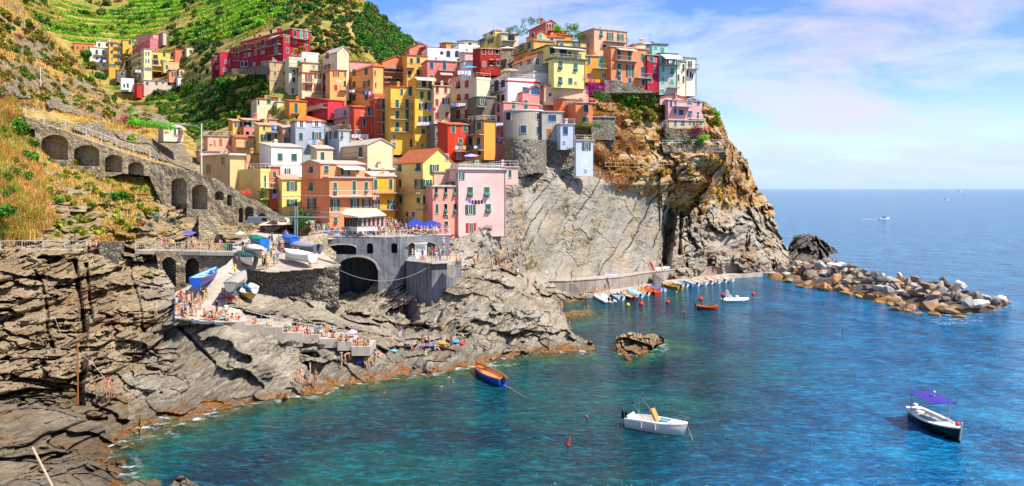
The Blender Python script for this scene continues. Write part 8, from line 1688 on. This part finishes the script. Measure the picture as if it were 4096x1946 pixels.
# towels, parasols, bins
for i, (rel, u, v, c) in enumerate(((slip,900,1195,'magenta'),(slip,925,1200,'red'),(slip,880,1275,'turquoise'),(slip,852,1275,'crimson'),(slip,740,1190,'blue'))):
    p = rel.pt(u, v); o = MB().box((0,0,.03),(1.7,.8,.04)).build('towel', plain('towel_'+c, {'magenta':'c01870','red':'c82020','turquoise':'58c0c8','crimson':'901020','blue':'2a6ad0'}[c], .95)); o.location = p+Vector((0,0,.05)); o.rotation_euler[2] = i*1.3; tag(o, f'{c} towel spread on the slipway', 'towel')
for i, (u, v, c, cc) in enumerate(((1693,1392,'c030a0','purple'),(1730,1388,'3a80d0','blue'),(1768,1378,'e08818','orange'),(1845,1378,'d81828','red'),(1822,1372,'20a0d8','turquoise'),(1575,1408,'58b8c8','pale blue'),(1465,1448,'28c040','lime green'),(1440,1452,'1850c8','deep blue'),(1560,1392,'d84848','coral'))):
    p = shore_rock.pt(u, v, .4); m = MB().sph((0,0,.12),.42,9,6,(1.3,1,.4),jit=.25); o = m.build('beach_bag', plain('bag_'+c, c, .8)); o.location = p; tag(o, f'{cc} towel and bag heap on the flat rocks', 'beach things')
def parasol(p, r, c, label, h=2.3, tilt=.15, stripes=None):
    t = empty('parasol', p, label, 'parasol'); t.rotation_euler[0] = tilt; m = MB(); n = 8
    m.add([(0,0,h+.35)]+[(r*math.cos(2*math.pi*i/n), r*math.sin(2*math.pi*i/n), h) for i in range(n)]+[(0,0,h+.28)], [(0,i+1,(i+1)%n+1) for i in range(n)]+[(n+1,(i+1)%n+1,i+1) for i in range(n)])
    m.build('canopy', plain('parasol_'+c, c, .8), t); MB().tube((0,0,0),(0,0,h+.45),.03).build('pole', METAL, t)
parasol(px(760,995,117), 1.0, '4a58c8', 'blue violet parasol above the path wall')
parasol(px(962,985,118), .7, 'a8e0d4', 'mint green parasol near the tarp covered boats', 1.9)
parasol(px(1410,1372,92), .65, 'c8a8e0', 'lilac parasol at the end of the bathing steps', 1.3)
parasol(px(2041,330,173.5), 2.2, 'e8d8a8', 'cream parasol on the white red banded terrace', 2.6, .05)
parasol(px(1885,675,137), 1.3, 'b0a0d8', 'lilac parasol on the pink roof terrace', 2.2)
parasol(px(1878,300,174), 1.8, '48a8c0', 'turquoise and white parasol on the beige roof terrace', 1.6)
parasol(px(2586,212,183), 1.4, 'e0a8b8', 'pink striped parasol on the upper right roof terrace', 2.)
parasol(px(2365,440,167), 1.6, 'd83a30', 'red parasol on the orange corner house roof', 2.)
parasol(px(680,262,333), 2.6, 'e8dca8', 'cream parasol on the beige box house roof', 2.)
parasol(px(2030,238,176), 2.0, 'e8e4dc', 'white parasol on the terrace above the rough grey house', 2.4)
for (u, v, c, lab) in ((874,1001,'e0b010','yellow waste bin on the path'),(910,1003,'20b040','green waste bin on the path'),(922,1004,'283038','dark waste bin on the path')):
    p = wp(u, v, 12.15); b = empty('waste_bin', p, lab, 'bin'); MB().box((0,0,.5),(.5,.5,1.0)).build('body', plain('bin_'+c, c, .5), b); MB().box((0,0,1.03),(.55,.55,.08)).build('lid', DARKM, b)
for (u0, u1, u2, v, Y, lab) in ((1632,1660,1692,888,133,'blue canvas canopy in the crowd, left of the pair'),(1682,1725,1770,895,132,'blue canvas canopy beside the salmon wall')):
    t = empty('canopy', px(u1, 948, Y), lab, 'canopy'); k = Y/F; a, b = (u0-u1)*k, (u2-u1)*k; z = (948-v)*k
    MB().prism([(a,-1,z-.55),(b,-1,z-.75),(b*.8,1.4,z+.0),(0,1.6,z+.45),(a*.9,1.4,z+.1)],(0,0,-.05)).build('cloth', plain('canvas_blue','1a3c9c',.8), t); MB().tube((a,-.9,0),(a,-.9,z-.5),.04).tube((b*.8,-.9,0),(b*.8,-.9,z-.6),.04).build('poles', DWOOD, t)
for (u, v, Y, c, lab) in ((1330,935,126.5,'3a88c8','blue tarp covered dinghy behind the bridge railing, left one'),(1393,937,127,'2a68b8','blue tarp covered dinghy in front of the veranda'),(1500,932,128.5,'3a4048','black tarp covered dinghy right of the veranda')):
    o = empty('covered_dinghy', px(u, v+8, Y), lab, 'dinghy'); MB().sph((0,0,.45),.75,10,6,(1.9,.9,.7)).build('tarpaulin', plain('tarp_'+c, c, .7), o); MB().box((0,0,.15),(2.4,1.,.3)).build('hull', WHITE, o)
# laundry
def laundry(u0, u1, v, Y, cols, label, h=14, th=20):
    a, b = px(u0, v, Y), px(u1, v, Y); root = empty('laundry_line', a, label, 'laundry'); L = (b-a); MB().tube((0,0,0), L, .012, 4).build('line', METAL, root); n = len(cols); k = Y/F
    for i, c in enumerate(cols):
        w_ = L*(.82/n); hh = h*k*random.uniform(.7,1.1); MB().obox(L*((i+.08)/n), w_, (0,.03,0), (0,0,-hh)).build('cloth', plain('laundry_'+c, c, .9), root)
Wt, Bl, Pk = 'e8e8ec', '3a70c8', 'd090a8'
for a in ((1804,1862,413,171.5,[ '5a9ae0','4a80d0',Pk,Wt,Wt,Wt],'laundry of blue, pink and white cloths on the beige house'),(1668,1730,489,175.5,[Wt,Wt,Wt,Wt,'3a50a0'],'white sheets on the yellow house balcony'),(1978,2013,492,163.5,[Wt,Wt,Wt],'white sheets on the pink tower house balcony'),(1984,2012,551,163.5,['182038','2a50a8','5a78a0'],'dark and blue clothes under the pink tower balcony',26),
    (1820,1925,584,155.5,[Wt,Pk,'e0c848','20242c','20242c',Wt,'404858'],'mixed clothes along the scarlet house balcony'),(1232,1296,559,162,[ 'c8ccd0','58a8e0','e8c0b0','b07050'],'blue and pink towels on the grey house balcony',22),(1083,1108,505,169,['3a90e0','a8c8e8'],'blue towels on the yellow terrace house',12),(1405,1475,538,183,[Wt,Wt,Wt,Wt,Wt],'white sheets in front of the terracotta house',20),
    (1872,1958,802,132.6,['2a80d8','5030a8','201820','402818','202848','6878a8',Wt],'colourful clothes on the pink house wall',16),(1452,1482,366,201,['201c40','3aa0c8','2850d8','e8e8e8'],'blue clothes on the apricot house balcony',15),(1396,1432,360,201,['b0a0e0',Wt,'404050'],'lilac and white washing on the apricot house',10),(2660,2690,242,180,['e06030','302860',Wt,'a8b8d8'],'bright washing on the grey green house balcony',14),
    (1488,1505,782,139,['e8c8e0','d8b8e8'],'pale pink sheet beside the salmon house',22),(1710,1745,432,175.5,['2040c0','c03040'],'rainbow cloth hanging under the yellow house window',14),(382,425,240,353,[Wt,'3838c0',Wt],'white and blue sheets, far white house',9),(540,565,280,333,[Wt,Wt],'white sheets on the cream far house',10),(1088,1122,775,143.5,['b088d8','b088d8','e060a0'],'purple towels on the orange red house',18),(1345,1365,262+60,191,[Wt,Wt],'small white washing in the pink courtyard',8),(1830,1885,283,171,[Wt,Wt,'d8d8e8',Wt],'white washing on the beige roof terrace',18)):
    laundry(*a[:6], **({'h': a[6]} if len(a) > 6 else {}))
# poles, wires, boxes
pl = empty('utility_pole', px(806,700,150), 'tall pale pole rising beside the beige lattice house', 'pole'); MB().tube((0,0,0),(0,0,195/F*158),.16,8,.11).build('post', plain('pole_white','c8c8cc',.6), pl); MB().box((.4,0,4.6),(1.,.2,.25)).build('bracket', DARKM, pl)
def wire(a, b, sag, label, r=.035, n=14):
    pts = [a.lerp(b, i/n)-Vector((0,0,sag*4*(i/n)*(1-i/n))) for i in range(n+1)]; tag(MB().path(pts, r, 4).build('cable', plain('cable_grey','b0aaa0',.7)), label, 'cable')
wire(px(-20,160,185), px(395,390,205), .5, 'pale cable running down over the dry slope', .09); wire(px(0,170,185), px(-60,140,190), .1, 'cable end beyond the left edge', .05)
wire(px(395,390,205), px(790,505,190), 1.5, 'pale cable crossing behind the garden terrace', .07)
wire(px(812,520,157), px(1050,692,146), .6, 'thin wire from the pale pole to the yellow block', .03)
wire(px(1356,1080,107), px(1712,1070,118.5), 1.75, 'sagging rope below the bridge from the platform corner to the kiosk wall', .018, 24)
wire(px(980,1243,91.5), px(1400,1325,91), .2, 'rope handrail above the bathing steps', .04); wire(px(980,1262,91.5), px(1400,1343,91), .2, 'lower rope rail above the bathing steps', .03)
for (u, v0, v1) in ((970,1243,1288),(1045,1252,1298),(1120,1262,1309),(1275,1300,1340)): tag(MB().tube(px(u,v1,90.8), px(u,v0-2,91), .035, 5).build('rail_post', METAL), f"rail post on the bathing steps, {['first','second','third','fourth'][[970,1045,1120,1275].index(u)]} from the left", 'post', 'rail posts on the steps')
wire(px(215,1262,84), px(245,1340,80), -.0, 'bare bent cane leaning on the left cliff', .02); wire(px(230,1390,76), px(420,1515,73), -.8, 'long arched cane over the cliff', .02)
for (u0,v0,u1,v1,Y,lab) in ((310,1380,312,1620,72,'rusty upright pole in the cliff cleft'),(130,1790,210,1946,52,'weathered driftwood pole in the foreground rocks'),(161,270,164,352,168,'white metal pole on the dry slope')):
    tag(MB().tube(px(u1,v1,Y-2), px(u0,v0,Y-1),   .07 if Y < 100 else .08, 6).build('pole', plain('pole_'+str(u0), {310:'8a4a20',130:'b8a080',161:'c0c4c4'}[u0], .8)), lab, 'pole')
for i, (u, v, Y, h) in enumerate(((136,150,180,44),(250,330,200,22),(310,390,205,20),(232,345,200,16),(370,420,206,16),(98,290,170,40),(193,300,185,46))):
    tag(MB().tube(px(u, v+h, Y), px(u+2, v, Y), .07, 5).build('vine_post', plain('grey_post','7a6a58',.9)), f'weathered vine post on the dry slope, {["first","second","third","fourth","fifth","sixth","seventh"][i]} counting by place', 'post', 'vine posts on the dry slope')
for (u, v, Y) in ((1787,245,205),(1900,160,203),(2160,70,194),(2600,180,186),(1380,235,212),(575,128,352)):
    a = empty('antenna', px(u, v, Y), f'thin roof antenna above {({1787:"the scarlet ridge house",1900:"the yellow pergola house",2160:"the highest salmon house",2600:"the upper right roofs",1380:"the pink low house",575:"the far pink house"})[u]}', 'antenna'); MB().tube((0,0,0),(0,0,2.6),.035,4).build('mast', METAL, a); MB().tube((-.7,0,2.4),(.7,0,2.4),.02,3).tube((-.5,0,2.1),(.5,0,2.1),.02,3).build('crossbar', METAL, a)
# villa garden walls, fences and steps
vt = Relief('garden_wall', None, [(2660,515),(2812,512),(2815,575),(2665,580)], 3, DRYWALL, yfun=lambda U,V: 180+0*U, kind=None, disp=lambda p,U,V: fbm(p*.8,3,6)*.2, edge=2); tag(vt.o, 'dark garden wall below the pink villa', 'stone wall')
vt = Relief('garden_wall', None, [(2645,582),(2900,580),(2905,640),(2800,650),(2700,640),(2655,610)], 3, DRYWALL, yfun=lambda U,V: 176.8+(U-2645)*.012+np.clip(V-612,0,99)*.14, kind=None, disp=lambda p,U,V: fbm(p*.8,3,7)*.3, edge=3); tag(vt.o, 'lower dark stone wall under the villa lawn', 'stone wall')
WR = plain('white_pipe_rail','c8ccd0',.5)
rail_line('railing', [px(2650,582,177), px(2770,581,178.3), px(2896,580,180)], 1.1, 2.4, 0, 'white pipe railing round the villa lawn', WR, rails=(1.,.5), r=.04)
rail_line('railing', [px(2668,514,180), px(2745,514,180), px(2812,514,180)], 1.0, 2.0, 0, 'white railing on the villa terrace below the basement', WR, rails=(1.,.5), r=.04)
rail_line('railing', [px(2632,520,178.), px(2668,497,178.)], 1.0, 1.5, 0, 'white rail of the stairs left of the villa', WR, rails=(1.,.5), r=.04)
rail_line('railing', [px(2421,668,167), px(2540,672,171), px(2690,660,176)], .9, 2.6, 0, 'pale cane rail along the dry headland terrace', plain('cane','c8a878',.9), r=.04)
rw = Relief('ruined_wall', None, [(2365,500),(2455,470),(2462,560),(2440,640),(2372,650)], 3, RUBBLE, yfun=lambda U,V: 171.5+0*U, kind=None, disp=lambda p,U,V: fbm(p*.5,3,7)*.8, edge=5); tag(rw.o, 'rough stone blocks wall right of the pale blue tower', 'stone wall')
rw = Relief('garden_wall', None, [(2418,318),(2480,326),(2560,352),(2640,376),(2640,392),(2560,385),(2470,390),(2420,395)], 3, RUBBLE, yfun=lambda U,V: 176+(U-2418)*.02+np.clip(V-372,0,99)*.2, kind=None, disp=lambda p,U,V: fbm(p*.8,3,7)*.2, edge=3); tag(rw.o, 'grey stone wall under the orange and crimson houses', 'stone wall')
print('people', PC)
